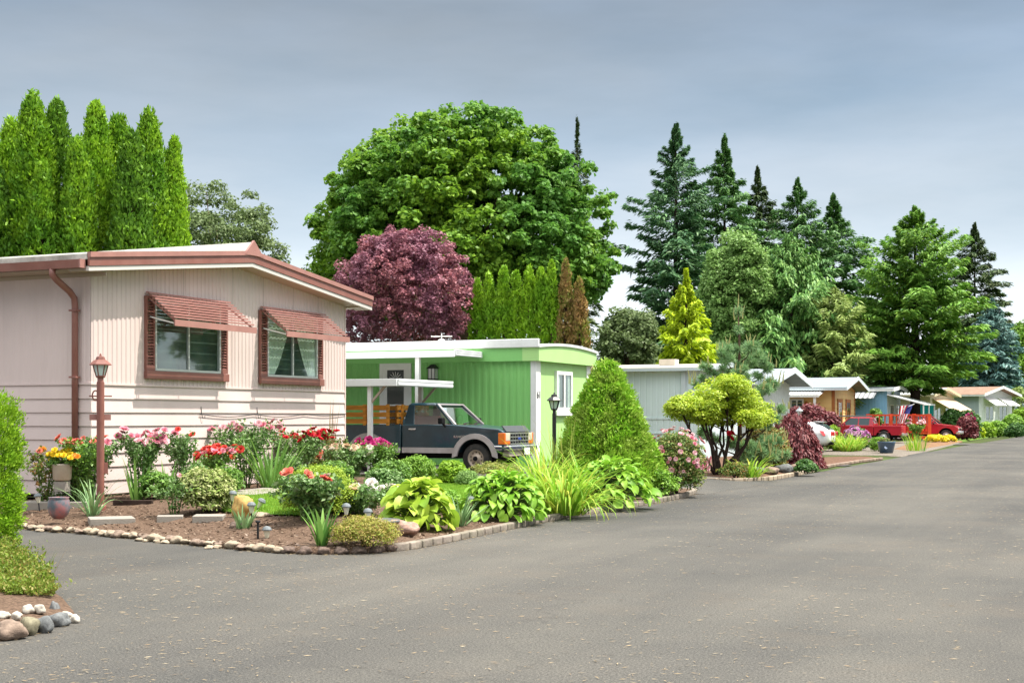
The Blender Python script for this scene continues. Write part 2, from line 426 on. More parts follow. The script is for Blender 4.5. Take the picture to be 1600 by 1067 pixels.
# ---------------------------------------------------------------- house helpers
def gmap(t, off, z): return (off, t, z)
def smap(t, off, z): return (t, -off, z)
def rib_wall(mp_, a0, a1, zb, zt, pitch, depth, off=.006, duty=.55):
    """vertical ribbed sheet"""
    m = MB(); ts = []; n = max(2, int(round((a1 - a0) / pitch))); pitch = (a1 - a0) / n
    for i in range(n):
        t = a0 + i * pitch; e = pitch * .14
        ts += [(t, 0), (t + pitch * (1 - duty) - e, 0), (t + pitch * (1 - duty), 1), (t + pitch - e, 1)]
    ts.append((a1, 0))
    lo = [mp_(t, off + depth * k, zb) for t, k in ts]; hi = [mp_(t, off + depth * k, zt(t)) for t, k in ts]
    q = len(ts); m.add(lo + hi, [(i, i + 1, q + i + 1, q + i) for i in range(q - 1)])
    return m
def lap_wall(mp_, a0, a1, z0, z1, h, off=.006, out=.02):
    m = MB(); n = max(1, int(round((z1 - z0) / h))); h = (z1 - z0) / n
    for i in range(n):
        b, t = z0 + i * h, z0 + (i + 1) * h
        v = [mp_(a0, off, b), mp_(a1, off, b), mp_(a1, off + out, b), mp_(a0, off + out, b), mp_(a1, off + .002, t), mp_(a0, off + .002, t)]
        m.add(v, [(0, 1, 2, 3), (3, 2, 4, 5), (0, 3, 5), (1, 4, 2)])
    return m
def roof_slab(m, W, x0, x1, ze, zp, ov, th, peak=None):
    """two-slope roof over gable width W; ze/zp are wall-top heights at eave and ridge"""
    pk = W / 2 if peak is None else peak
    sl = (zp - ze) / pk; sr = (zp - ze) / (W - pk)
    za, zc = ze - sl * ov, ze - sr * ov
    m.prism([(-ov, za), (pk, zp), (W + ov, zc), (W + ov, zc + th), (pk, zp + th), (-ov, za + th)], x0, x1, 'yz')
    return m
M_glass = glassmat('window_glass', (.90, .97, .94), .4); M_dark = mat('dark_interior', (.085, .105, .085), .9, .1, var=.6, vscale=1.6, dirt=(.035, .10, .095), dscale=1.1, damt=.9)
M_curt = mat('curtain_cloth', (.62, .72, .62), .9, .1, var=.15, vscale=8)
M_white = mat('white_trim', (.78, .78, .76), .45, .35, dirt=(.5, .49, .45), dscale=2.5, damt=.35)
M_alu = mat('aluminium', (.60, .62, .60), .35, .5, metal=.4)

def window(parent, mp_, a0, a1, z0, z1, off=.03, fm=None, fw=.045, mull=True, curtain=None, name='window', slide=True):
    """framed sliding window on a wall: frame > pane, interior"""
    fm = fm or M_alu
    def bx(m, t0, t1, o0, o1, c0, c1):
        p = [mp_(t0, o0, c0), mp_(t1, o0, c0), mp_(t1, o1, c0), mp_(t0, o1, c0)]; q = [mp_(t0, o0, c1), mp_(t1, o0, c1), mp_(t1, o1, c1), mp_(t0, o1, c1)]
        m.hexa(p, q)
    off = max(off, .055); f = MB(); o = off
    bx(f, a0, a0 + fw, 0, o + .03, z0, z1); bx(f, a1 - fw, a1, 0, o + .03, z0, z1)
    bx(f, a0 + fw, a1 - fw, 0, o + .03, z0, z0 + fw); bx(f, a0 + fw, a1 - fw, 0, o + .03, z1 - fw, z1)
    if mull: bx(f, (a0 + a1) / 2 - fw * .5, (a0 + a1) / 2 + fw * .5, o - .005, o + .025, z0 + fw, z1 - fw)
    fr = f.build(name, fm, parent)
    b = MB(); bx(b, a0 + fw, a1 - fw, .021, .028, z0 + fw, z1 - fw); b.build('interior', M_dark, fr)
    if curtain is not None:
        n = 28; k = 7
        for (s0, s1, gather) in curtain:
            c = MB(); v = []
            for j in range(k + 1):
                vz = j / k; z = z0 + fw + .01 + (z1 - z0 - 2 * fw - .02) * vz
                for i in range(n + 1):
                    u = i / n; e = s0 + (s1 - s0) * u
                    if gather: e = gather + (e - gather) * (.35 + .65 * vz ** .8)
                    t = a0 + fw + (a1 - a0 - 2 * fw) * e
                    v.append(mp_(t, .038 + .007 * math.sin(u * 34) , z))
            c.add(v, [(j * (n + 1) + i, j * (n + 1) + i + 1, (j + 1) * (n + 1) + i + 1, (j + 1) * (n + 1) + i) for j in range(k) for i in range(n)])
            c.build('curtain', M_curt, fr, smooth=True)
    if slide:
        mid = (a0 + a1) / 2
        for t0, t1, dd in ((a0 + fw, mid, 0), (mid, a1 - fw, .004)):
            p = MB(); p.add([mp_(t0, o + dd, z0 + fw), mp_(t1, o + dd, z0 + fw), mp_(t1, o + dd, z1 - fw), mp_(t0, o + dd, z1 - fw)], [(0, 1, 2, 3)]); p.build('pane', M_glass, fr)
    else:
        p = MB(); p.add([mp_(a0 + fw, o, z0 + fw), mp_(a1 - fw, o, z0 + fw), mp_(a1 - fw, o, z1 - fw), mp_(a0 + fw, o, z1 - fw)], [(0, 1, 2, 3)]); p.build('pane', M_glass, fr)
    return fr

def sol_g(C, px, phi=AL):
    """distance along a gable wall from its near corner C at picture column px"""
    k = (px - CXP) / FPX; s, c = math.sin(phi), math.cos(phi)
    return (k * C.y - C.x) / (s - k * c)
def sol_s(C, px, phi=AL):
    """local x (negative, backwards) along a side wall at picture column px"""
    k = (px - CXP) / FPX; s, c = math.sin(phi), math.cos(phi)
    return (k * C.y - C.x) / (c + k * s)
def zat(py, Y, z0): return H + (HYP - py) / FPX * Y - z0

# ================================================================ the dusty pink mobile home
C1 = P(142, 0, 23.25); C1.z = .3
h1 = tag(empty('mobile_home', C1, -AL), 'dusty pink mobile home with brown slatted window awnings and a brown roof edge', 'mobile home')
W1, L1 = 8.1, 16.0; ZE, ZP, BELT = 3.73, 4.18, 1.87
def rake1(t): return ZE + (ZP - ZE) * (1 - abs(t - W1 / 2) / (W1 / 2))
M_pink = mat('pink_siding', (.62, .505, .475), .5, .3, var=.06, vscale=1.2, dirt=(.42, .33, .29), dscale=.9, damt=.3, stretch=(1, 1, .4), bump=.05, bscale=30)
M_brown = mat('brown_metal', (.235, .095, .075), .4, .4, var=.1, vscale=4, dirt=(.33, .2, .17), dscale=3, damt=.3)
M_brownl = mat('brown_metal_sunfaded', (.34, .165, .14), .4, .4, var=.1, vscale=4)
M_roofw = mat('weathered_metal_roof', (.50, .48, .43), .5, .4, var=.2, vscale=3, dirt=(.16, .15, .12), dscale=4, damt=.8)
M_tan = mat('soffit_tan', (.42, .34, .27), .6, .3)
core = MB().prism([(0, 0), (W1, 0), (W1, ZE + .02), (W1 / 2, ZP + .02), (0, ZE + .02)], -L1, 0, 'yz')
wl = core.build('wall', M_pink, h1)
rib_wall(gmap, 0, W1, BELT, lambda t: rake1(t), .118, .014).build('ribbed_siding', M_pink, wl)
rib_wall(smap, -L1, 0, BELT, lambda t: ZE, .118, .006).build('ribbed_siding', M_pink, wl)
lap_wall(gmap, -.02, W1, 0.02, BELT - .03, .2425, out=.026).build('lap_siding', M_pink, wl)
lap_wall(smap, -L1, .02, 0.02, BELT - .03, .2425, out=.026).build('lap_siding', M_pink, wl)
b = MB(); b.box(.0, .034, -.034, W1, BELT - .03, BELT); b.box(-L1, 0, -.034, 0, BELT - .03, BELT)
b.build('belt_trim', M_pink, wl)
b = MB(); b.box(-.02, .03, W1 - .01, W1 + .03, 0, ZE - .03); b.build('corner_trim', M_pink, wl)
b = MB()
M_seam = mat('siding_seam', (.40, .33, .30), .6)
for t in (2.43, 3.95, 4.98, 6.05, 7.0): MB().box(.019, .0225, t, t + .012, BELT, rake1(t) - .02).build('seam', M_seam, wl)
# roof
XO, OV = .40, .52
rf = roof_slab(MB(), W1, -L1, XO - .02, ZE + .17, ZP + .17, OV, .09).build('roof', M_roofw, h1)
slope = (ZP - ZE) / (W1 / 2)
def rk(t): return ZP - abs(t - W1 / 2) * slope
def rake_strip(m, x0, x1, dz0, dz1):
    for t0, t1 in ((-OV, W1 / 2), (W1 / 2, W1 + OV)):
        m.prism([(t0, rk(t0) + dz0), (t1, rk(t1) + dz0), (t1, rk(t1) + dz1), (t0, rk(t0) + dz1)], x0, x1, 'yz')
    return m
rake_strip(MB(), XO - .02, XO + .02, .06, .20).build('fascia', M_brown, rf)
rake_strip(MB(), XO - .03, XO + .045, .20, .285).build('fascia_cap', M_brownl, rf)
rake_strip(MB(), XO - .05, XO + .005, -.02, .055).build('fascia_trim', mat('offwhite_trim', (.56, .52, .49), .5, .3), rf)
rake_strip(MB(), .0, XO - .05, -.015, .012).build('soffit', M_tan, rf)
b = MB()
t0, t1 = -OV, 0
b.box(-L1, XO - .06, -OV, -.005, ZE - .045, ZE - .02); b.box(-L1, XO - .06, W1 + .035, W1 + OV, ZE - .045, ZE - .02)
b.box(-L1, XO - .06, -.03, -.005, ZE - .11, ZE - .047)
b.build('eave_soffit', M_tan, rf)
b = MB(); b.box(-L1, XO - .03, -OV - .012, -OV + .1, ZE + .11, ZE + .19); b.build('drip_edge', M_roofw, rf)
# gutter and downspout
gt = MB().prism([(-OV - .135, ZE + .10), (-OV - .11, ZE - .03), (-OV - .015, ZE - .03), (-OV - .015, ZE + .10), (-OV - .03, ZE + .10), (-OV - .03, ZE - .01), (-OV - .1, ZE - .01), (-OV - .12, ZE + .10)], -L1, XO - .08, 'yz')
gu = gt.build('gutter', M_brown, h1)
b = MB(); b.box(XO - .08, XO - .05, -OV - .14, -OV - .01, ZE - .035, ZE + .105); b.build('gutter_end_cap', M_brownl, gu)
dsx = -.27
b = MB(); b.tube([(dsx - .02, -OV - .06, ZE - .02), (dsx - .02, -OV - .06, ZE - .12), (dsx, -OV + .02, ZE - .2), (dsx, -.2, ZE - .36), (dsx, -.09, ZE - .46), (dsx, -.075, ZE - .6), (dsx, -.075, .05)], .055, 10)
ds = b.build('downspout', M_brown, h1, smooth=True)
b = MB()
for z in (1.95, 3.05): MB().box(dsx - .075, dsx + .075, -.14, -.03, z, z + .03).build('bracket', M_brown, ds)
# ridge cap with its brown end
b = MB(); b.prism([(W1 / 2 - .27, ZP + .20), (W1 / 2 + .27, ZP + .20), (W1 / 2, ZP + .45)], -L1, XO - .0, 'yz'); rc = b.build('ridge_cap', M_roofw, rf)
b = MB(); b.prism([(W1 / 2 - .31, ZP + .19), (W1 / 2 + .31, ZP + .19), (W1 / 2, ZP + .48)], XO + .002, XO + .05, 'yz'); b.build('ridge_end', M_brownl, rc)
# windows with shutters, sills and slatted awnings
def awned_window(px0, px1, pya, pyb, curtain, tint=None):
    s0, s1 = sol_g(C1, px0), sol_g(C1, px1); Ya = C1.y + s0 * CA
    zt, zb = zat(pya, Ya, .3), zat(pyb, Ya, .3)
    sh = .235; fr = window(h1, gmap, s0 + sh, s1 - sh, zb + .13, zt - .03, off=.05, fm=M_alu, fw=.04, curtain=curtain)
    for a in (s0, s1 - sh):
        f = MB(); f.box(.022, .075, a, a + .035, zb + .13, zt); f.box(.022, .075, a + sh - .035, a + sh, zb + .13, zt)
        f.box(.022, .075, a + .035, a + sh - .035, zt - .05, zt); f.box(.022, .075, a + .035, a + sh - .035, zb + .13, zb + .21)
        so_ = f.build('shutter', M_brown, h1)
        l = MB(); n = int((zt - zb - .26) / .052)
        for i in range(n):
            z = zb + .22 + i * .052
            l.hexa([(.026, a + .035, z + .02), (.026, a + sh - .035, z + .02), (.07, a + sh - .035, z - .012), (.07, a + .035, z - .012)],
                   [(.026, a + .035, z + .032), (.026, a + sh - .035, z + .032), (.07, a + sh - .035, z), (.07, a + .035, z)])
        l.build('louver', M_brown, so_)
    b = MB(); b.box(.022, .10, s0 - .01, s1 + .02, zb - .02, zb + .125); b.build('sill', M_brown, fr, bevel=.012)
    # awning
    A0, A1 = s0 + .02, s1 + .04; Xo, zl = .64, zt - .44
    aw = empty('awning', (0, 0, 0)); aw.parent = h1
    sl = MB(); n = 9
    for i in range(n):
        f = i / n; x = .05 + (Xo - .05) * f; z = zt + .05 - (zt + .05 - zl) * f
        sl.hexa([(x, A0, z), (x, A1, z), (x + .066, A1, z - .012), (x + .066, A0, z - .012)], [(x, A0, z + .026), (x, A1, z + .026), (x + .066, A1, z + .018), (x + .066, A0, z + .018)])
    sl.build('slat', M_brownl, aw)
    b = MB(); b.box(Xo + .02, Xo + .045, A0 - .02, A1 + .02, zl - .10, zl + .01); b.build('front_board', M_brownl, aw)
    for a in (A0 + .05, (A0 + A1) / 2, A1 - .05): MB().bar((.06, a, zt - .02), (Xo + .03, a, zl - .03), .02, .03).build('rafter', M_brownl, aw)
    for a in (A0 + .09, A1 - .09): MB().bar((.07, a, zt - .36), (Xo + .0, a, zl - .06), .022, .022).build('bracket', M_white, aw)
awned_window(223.5, 351, 462, 590, None)
awned_window(402.5, 500.5, 484, 598, [(.0, .5, -.05), (.52, .98, 1.02)])
# cable hung on hooks along the wall
b = MB(); pts = []
for i in range(61):
    t = 2.9 + (W1 - 2.9) * i / 60; pts.append((.045, t, 1.36 - .05 * abs(math.sin(i / 60 * math.pi * 3)) + (.02 if i > 40 else 0)))
b.tube(pts, .008, 5); cb = b.build('cable', mat('black_cable', (.03, .03, .03), .5), h1)
M_hook = mat('hook_metal', (.15, .14, .13), .4, metal=.6)
for t in (2.95, 4.75): MB().tube([(.03, t, 1.5), (.045, t, 1.36), (.06, t + .015, 1.28), (.075, t + .05, 1.29), (.07, t + .06, 1.33)], .007, 5).build('hook', M_hook, cb)

# ================================================================ the green mobile home
C2 = P(836, 0, 37.4); C2.z = .3
h2 = tag(empty('mobile_home', C2, -AL), 'bright green mobile home with white corner boards and a bowed white roof edge', 'mobile home')
W2, L2 = 4.0, 17.0
M_green = mat('green_siding', (.24, .57, .17), .5, .3, var=.05, vscale=1.3, dirt=(.19, .45, .14), dscale=1.3, damt=.5, stretch=(1, 1, .35))
M_greensun = mat('sunlit_green_siding', (.40, .66, .24), .5, .3, var=.04, vscale=1.3)  # same green siding, sunlight on the gable end put into the colour
def z2(py): return zat(py, 37.4, .3)
zb_lo, zb_hi, zf_hi = z2(564), z2(543), z2(528)
wl = MB().box(-L2, 0, 0, W2, 0, zb_lo + .05).build('wall', M_green, h2)
rib_wall(smap, -L2, -.005, 0, lambda t: zb_lo, .20, .022).build('ribbed_siding', M_green, wl)
rib_wall(gmap, .02, W2, 0, lambda t: zb_lo, .62, .006, duty=.9).build('panel_siding', M_greensun, wl)
def bow(t): return zb_hi + .02 + .10 * (1 - ((t - W2 / 2) / (W2 / 2 + .16)) ** 2)
n = 14; tt = [-.16 + (W2 + .32) * i / n for i in range(n + 1)]
b = MB().prism([(-.16, zb_lo)] + [(W2 + .16, zb_lo)] + [(t, bow(t)) for t in tt[::-1]], -.3, .18, 'yz')
bd = b.build('gable_band', M_greensun, h2)
b = MB(); b.box(-L2, -.3, -.16, 0, zb_lo, zb_hi + .02); b.build('eave_band', M_green, h2)
b = MB()
for i in range(n):
    t0, t1 = tt[i], tt[i + 1]
    if i == 0: t0 -= .05
    if i == n - 1: t1 += .05
    b.prism([(t0, bow(t0) - .02), (t1, bow(t1) - .02), (t1, bow(t1) + .05), (t0, bow(t0) + .05)], -L2, .22, 'yz')
rf = b.build('roof', mat('white_roof_edge', (.72, .73, .72), .4, .4, dirt=(.4, .39, .36), dscale=3, damt=.4, stretch=(.3, 1, 3)), h2)
b = MB(); b.box(-L2, .20, -.235, -.165, zb_hi - .0, zf_hi - .03); b.build('fascia', M_white, rf, bevel=.015)
for (y0, y1) in ((-.03, .28), (W2 - .27, W2 + .03)):
    b = MB()
    b.box(-.01, .045, y0, y1, 0.0, zb_lo - .002)
    if y0 < 0: b.box(-.11, -.012, -.045, .0, 0, zb_lo - .002)
    b.build('corner_board', M_white, h2)
# gable window
s0, s1 = sol_g(C2, 866), sol_g(C2, 890.5)
window(h2, gmap, s0, s1, z2(640) - .03, z2(577), off=.04, fm=M_white, fw=.10, curtain=[(0, .22, None), (.82, 1, None)])
b = MB(); b.box(.02, .11, s0 - .06, s1 + .03, z2(646) - .05, z2(640) - .03); b.build('window_sill', M_white, h2)
# house number on the corner board
def text(name, body, size, m, parent, loc, rot, ext=.004):
    c = D.curves.new(name, 'FONT'); c.body = body; c.size = size; c.extrude = ext; c.align_x = 'CENTER'; c.align_y = 'CENTER'
    o = D.objects.new(name, c); COL.objects.link(o); dg = bpy.context.evaluated_depsgraph_get()
    me = D.meshes.new_from_object(o.evaluated_get(dg)); D.objects.remove(o); me.materials.clear(); me.materials.append(m)
    q = D.objects.new(name, me); COL.objects.link(q); q.parent = parent; q.location = loc; q.rotation_euler = rot; return q
M_black = mat('black_paint', (.02, .02, .022), .35, .4)
text('house_number', '61', .27, M_black, h2, (.052, .14, z2(617)), (R(90), 0, R(90)))
# door, wall lamp
dx0, dx1 = sol_s(C2, 595), sol_s(C2, 644)
dt = z2(566) + .10
d = MB(); d.box(dx0, dx0 + .13, -.075, 0, .6, dt); d.box(dx1 - .13, dx1, -.075, 0, .6, dt); d.box(dx0 + .13, dx1 - .13, -.075, 0, dt - .12, dt)
df = d.build('door_frame', M_white, h2)
d = MB()
a0, a1 = dx0 + .13, dx1 - .13; zt_ = dt - .12
d.box(a0, a0 + .10, -.06, -.03, .6, zt_); d.box(a1 - .10, a1, -.06, -.03, .6, zt_); d.box(a0 + .1, a1 - .1, -.06, -.03, zt_ - .13, zt_); d.box(a0 + .1, a1 - .1, -.06, -.03, .6, .8)
d.box(a0 + .1, a1 - .1, -.058, -.032, 1.62, 1.66)
dl = d.build('door', M_white, df)
MB().box(a0 + .1, a1 - .1, -.048, -.044, .8, zt_ - .13).build('pane', mat('dark_glass', (.045, .055, .055), .1, .6), dl)
d = MB()
for i in range(7):
    a = math.pi * (i + .5) / 7; cx = (a0 + a1) / 2; d.bar((cx + .06 * math.cos(a), -.052, zt_ - .38 + .06 * math.sin(a)), (cx + .2 * math.cos(a), -.052, zt_ - .38 + .2 * math.sin(a)), .012, .01)
d.build('fan_light', M_white, dl)
MB().bar((a1 - .05, -.09, 1.42), (a1 - .05, -.09, 1.64), .025, .03).build('handle', M_black, dl)
lx = sol_s(C2, 680); lz = z2(581)
b = MB(); b.box(lx - .10, lx + .10, -.22, -.04, lz - .15, lz + .12)
lb = b.build('wall_lamp', mat('frosted_glass', (.62, .64, .62), .3, .5), h2)
b = MB(); b.hexa([(lx - .15, -.27, lz + .12), (lx + .15, -.27, lz + .12), (lx + .15, -.03, lz + .12), (lx - .15, -.03, lz + .12)], [(lx - .04, -.17, lz + .24), (lx + .04, -.17, lz + .24), (lx + .04, -.06, lz + .24), (lx - .04, -.06, lz + .24)])
b.box(lx - .12, lx + .12, -.24, -.03, lz - .18, lz - .15)
for q in (lx - .11, lx - .008, lx + .095): b.box(q, q + .016, -.23, -.215, lz - .15, lz + .12)
b.build('lamp_cage', M_black, lb)
# porch awning with post
ax = sol_s(C2, 757); p_ = 1.83
za0, za1 = 2.86, 3.03
b = MB(); b.box(-9.5, ax, -p_, -.17, za0 + .1, za1 - .02); pa = b.build('porch_awning', M_white, h2)
b = MB(); b.box(-9.5, ax + .02, -p_ - .05, -p_, za0, za1); b.box(ax, ax + .05, -p_, -.24, za0 + .03, za1 + .02)
for i in range(3): b.box(ax + .05, ax + .062, -p_, -.24, za0 + .05 + i * .055, za0 + .075 + i * .055)
b.build('awning_fascia', mat('white_aluminium', (.74, .75, .75), .35, .5, var=.04, vscale=1), pa, bevel=.008)
Cp = Vector(C2) + NU(0, -p_)
px_ = sol_s(Cp, 651)
b = MB(); b.box(px_ - .06, px_ + .06, -p_ + .02, -p_ + .12, 0, za0 + .09); b.build('porch_post', M_white, pa)
# rooftop aerial
Ya = 40.5; ap = P(690, 533, Ya)
an = tag(empty('tv_antenna', ap), 'small white television aerial on the roof of the green mobile home', 'antenna'); an.scale = (.8, .8, .62)
M_ant = mat('antenna_white', (.75, .74, .70), .4, .4)
b = MB(); b.tube([(0, 0, -.15), (0, 0, .36)], .022, 6); b.build('mast', M_ant, an)
b = MB(); b.tube([(-.38, .03, .22), (.38, -.03, .22)], .02, 6); b.tube([(-.28, .25, .22), (.28, -.25, .22)], .018, 6)
for x in (-.36, -.2, 0, .2, .36): b.tube([(x, -.12, .24), (x, .12, .24)], .014, 5)
b.build('aerial_bar', M_ant, an)
b = MB(); b.lathe([(.11, .0), (.13, .05), (.07, .1)], 10); b.build('rotor_box', M_ant, an)

# ================================================================ low white canopy over the pickup's bed
K = P(620, 0, 33.1); K.z = .3
cp = tag(empty('carport', K, -AL), 'low white flat canopy on slim posts over the bed of the dark pickup', 'carport')
ck0, ck1 = 2.02 + .02, 2.21
b = MB(); b.box(-6, -.02, .02, 2.88, ck0 + .05, ck1 - .012); rfc = b.build('roof', M_white, cp)
b = MB(); b.box(-6, 0, -.02, .018, ck0, ck1); b.box(-.02, .03, .02, 2.9, ck0, ck1)
b.box(.03, .045, .02, 2.9, ck0 + .02, ck0 + .08); b.box(.03, .045, .02, 2.9, ck0 + .11, ck0 + .17)
b.build('fascia', D.materials['white_aluminium'], rfc, bevel=.006)
xk = sol_s(K, 574.5)
for (x, y) in ((xk, .12), (xk + .0, 2.7)):
    MB().box(x - .05, x + .05, y - .05, y + .05, 0, ck0 + .05).build('post', M_white, cp)
    MB().bar((x + .04, y, ck0 - .38), (x + .42, y, ck0 + .02), .05, .05).build('brace', M_tan, cp)
# ================================================================ vehicles
M_tyre = mat('tyre_rubber', (.035, .034, .033), .85, .2, bump=.3, bscale=30, dirt=(.12, .10, .08), dscale=6, damt=.5)
M_chrome = mat('chrome', (.65, .66, .67), .22, .6, metal=.85)
M_rimtan = mat('dusty_alloy', (.42, .34, .27), .5, .4, metal=.2, var=.2, vscale=8)
M_rims = mat('alloy', (.55, .56, .57), .35, .5, metal=.6)
M_redlens = mat('red_lens', (.5, .01, .015), .2, .5, coat=.5)
M_orangelens = mat('orange_lens', (.75, .16, .01), .25, .5, coat=.5)
M_clearlens = mat('headlamp_lens', (.62, .56, .42), .15, .6, coat=.5)
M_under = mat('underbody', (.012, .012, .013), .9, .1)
M_carglass = glassmat('car_glass', (.62, .76, .74), .9)
M_tint = mat('smoked_glass', (.05, .075, .08), .12, .6)
M_wood = mat('orange_timber', (.74, .32, .05), .55, .3, var=.3, vscale=3, stretch=(.6, 6, 6), dirt=(.40, .13, .02), dscale=2.2, damt=.7)

def wheel(parent, x, y, r, rim_m, wdt=.22, holes=10):
    s = 1 if y > 0 else -1
    e = empty('wheel', (x, y, r)); e.parent = parent
    rr = r * .60
    m = MB(); m.lathe([(rr, -wdt / 2), (r * .93, -wdt / 2), (r, -wdt / 2 + .04), (r, wdt / 2 - .04), (r * .93, wdt / 2), (rr, wdt / 2), (rr, -wdt / 2)], 28, axis='y', cap=False); m.build('tyre', M_tyre, e, smooth=True)
    o = s * (wdt / 2 - .02)
    m = MB(); m.lathe([(rr * 1.01, o - s * .12), (rr * 1.01, o + s * .01), (rr * .9, o + s * .012), (rr * .82, o - s * .03), (rr * .5, o - s * .02), (rr * .42, o + s * .015), (.02, o + s * .02)], 28, axis='y')
    q = m.build('rim', rim_m, e, smooth=True)
    m = MB()
    for i in range(holes):
        a = 2 * math.pi * (i + .5) / holes
        m.lathe([(rr * .075, o - s * .05), (rr * .075, o - s * .017)], 8, (rr * .68 * math.cos(a), 0, rr * .68 * math.sin(a)), 'y')
    m.lathe([(rr * .27, o + s * .0), (rr * .25, o + s * .055), (.01, o + s * .06)], 14, axis='y')
    m.build('hub', M_under, q, smooth=False)
    return e
def arch(cx, cz, r, a0, a1, n=12):
    return [(cx + r * math.cos(a0 + (a1 - a0) * i / n), cz + r * math.sin(a0 + (a1 - a0) * i / n)) for i in range(n + 1)]

def pickup(name, loc, rz, label, paint, wb=2.89, wid=1.68, r=.35, cab=1.36, flare=None, band=None, rim=M_rims, stakes=False, hero=False, scale=1.0, rail=1.14, rounded=False, group=None):
    root = tag(empty(name, loc, rz), label, 'pickup truck', group); root.scale = (scale,) * 3
    hw = wid / 2; xb = -.60 - cab                      # rear of the cab
    zl = .47
    # front body with bonnet
    top = [(.74, .92), (.71, 1.0), (.60, 1.05), (-.05, 1.10), (-.60, 1.15)]
    if rounded: top = [(.80, .78), (.74, .92), (.55, 1.0), (-.05, 1.08), (-.60, 1.14)]
    fz = arch(0, r, r + .12, math.pi - .28, .22, 14)
    poly = [(.74, .56)] + top + [(xb, rail + .01), (xb, zl)] + [(-.62, zl)] + fz + [(.66, .50)]
    m = MB(); m.prism(poly, -hw, hw, 'xz'); body = m.build('body', paint, root, bevel=.03)
    # inner wheel wells keep the arch dark
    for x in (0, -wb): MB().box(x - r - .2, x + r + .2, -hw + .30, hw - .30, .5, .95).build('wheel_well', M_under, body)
    # bed
    xr = -wb - 1.12; bx0 = xb - .03
    sp = [(bx0, zl), (bx0, rail), (xr, rail), (xr, zl + .02)] + arch(-wb, r, r + .12, math.pi - .25, .25, 14)
    bd = MB()
    bd.prism(sp, -hw, -hw + .08, 'xz'); bd.prism(sp, hw - .08, hw, 'xz')
    bd.box(bx0 - .04, bx0 - .005, -hw + .085, hw - .085, zl, rail - .01); bd.box(xr + .05, bx0 - .05, -hw + .085, hw - .085, .66, .70)
    b_ = bd.build('cargo_bed', paint, root, bevel=.015)
    MB().box(xr - .02, xr + .045, -hw + .09, hw - .09, zl + .08, rail - .005).build('tailgate', paint, root, bevel=.012)
    for s in (-1, 1): MB().box(xr - .025, xr + .01, s * hw - s * .085 if s < 0 else hw - .085, s * hw if s > 0 else -hw + .085, .72, 1.02).build('taillight', M_redlens, root) if s > 0 else MB().box(xr - .025, xr + .01, -hw, -hw + .085, .72, 1.02).build('taillight', M_redlens, root)
    MB().box(xr - .17, xr - .03, -hw + .02, hw - .02, .46, .62).build('rear_bumper', M_chrome, root, bevel=.02)
    # cab: roof, pillars, panes
    bz = 1.15; rz_ = 1.655; hb, ht = hw - .045, hw - .17
    xa0, xa1 = -.58, -1.13; xc1 = xb + .10
    if rounded: xa0, xa1 = -.50, -1.15
    rm = MB(); rm.hexa([(xa1 + .04, -ht - .015, rz_ - .05), (xa1 + .04, ht + .015, rz_ - .05), (xc1 - .03, ht + .015, rz_ - .05), (xc1 - .03, -ht - .015, rz_ - .05)],
                       [(xa1 - .06, -ht + .05, rz_ + .015), (xa1 - .06, ht - .05, rz_ + .015), (xc1 + .06, ht - .05, rz_ + .015), (xc1 + .06, -ht + .05, rz_ + .015)])
    rm.build('roof', paint, root, bevel=.025)
    for s in (-1, 1):
        pl = MB(); pl.bar((xa0, s * hb, bz - .03), (xa1 + .03, s * ht, rz_ - .02), .055, .06); pl.build('pillar', paint, root, bevel=.01)
        pl = MB(); pl.hexa([(xb, s * hb, bz - .03), (xb, s * (hb - .05), bz - .03), (xb + .30, s * (hb - .05), bz - .03), (xb + .30, s * hb, bz - .03)],
                [(xc1, s * ht, rz_ - .04), (xc1, s * (ht - .05), rz_ - .04), (xc1 + .16, s * (ht - .05), rz_ - .04), (xc1 + .16, s * ht, rz_ - .04)]); pl.build('pillar', paint, root, bevel=.01); pl = MB()
        if cab > 1.7: pl.hexa([(xb + .95, s * hb, bz - .03), (xb + .95, s * (hb - .05), bz - .03), (xb + 1.03, s * (hb - .05), bz - .03), (xb + 1.03, s * hb, bz - .03)],
                [(xb + .93, s * ht, rz_ - .04), (xb + .93, s * (ht - .05), rz_ - .04), (xb + 1.0, s * (ht - .05), rz_ - .04), (xb + 1.0, s * ht, rz_ - .04)]); pl.build('pillar', paint, root, bevel=.01)
    pl = MB(); pl.bar((xb + .02, -hb, bz + .05), (xb + .02, hb, bz + .05), .04, .12)
    pl.build('rear_window_sill', paint, root, bevel=.01)
    # windscreen surround and panes
    ws = [(xa0 + .03, -hb + .05, bz - .01), (xa0 + .03, hb - .05, bz - .01), (xa1 + .05, ht - .04, rz_ - .05), (xa1 + .05, -ht + .04, rz_ - .05)]
    MB().add(ws, [(0, 1, 2, 3)]).build('windshield', M_carglass, root)
    MB().add([(xb + .025, -hb + .08, bz + .08), (xb + .025, hb - .08, bz + .08), (xc1 + .01, ht - .05, rz_ - .06), (xc1 + .01, -ht + .05, rz_ - .06)], [(0, 1, 2, 3)]).build('rear_window', M_carglass, root)
    for s in (-1, 1):
        MB().add([(xa0 - .05, s * (hb - .02), bz - .01), (xb + .28, s * (hb - .02), bz - .01), (xc1 + .15, s * (ht - .015), rz_ - .045), (xa1 - .0, s * (ht - .015), rz_ - .045)], [(0, 1, 2, 3)]).build('side_window', M_carglass if hero else M_tint, root)
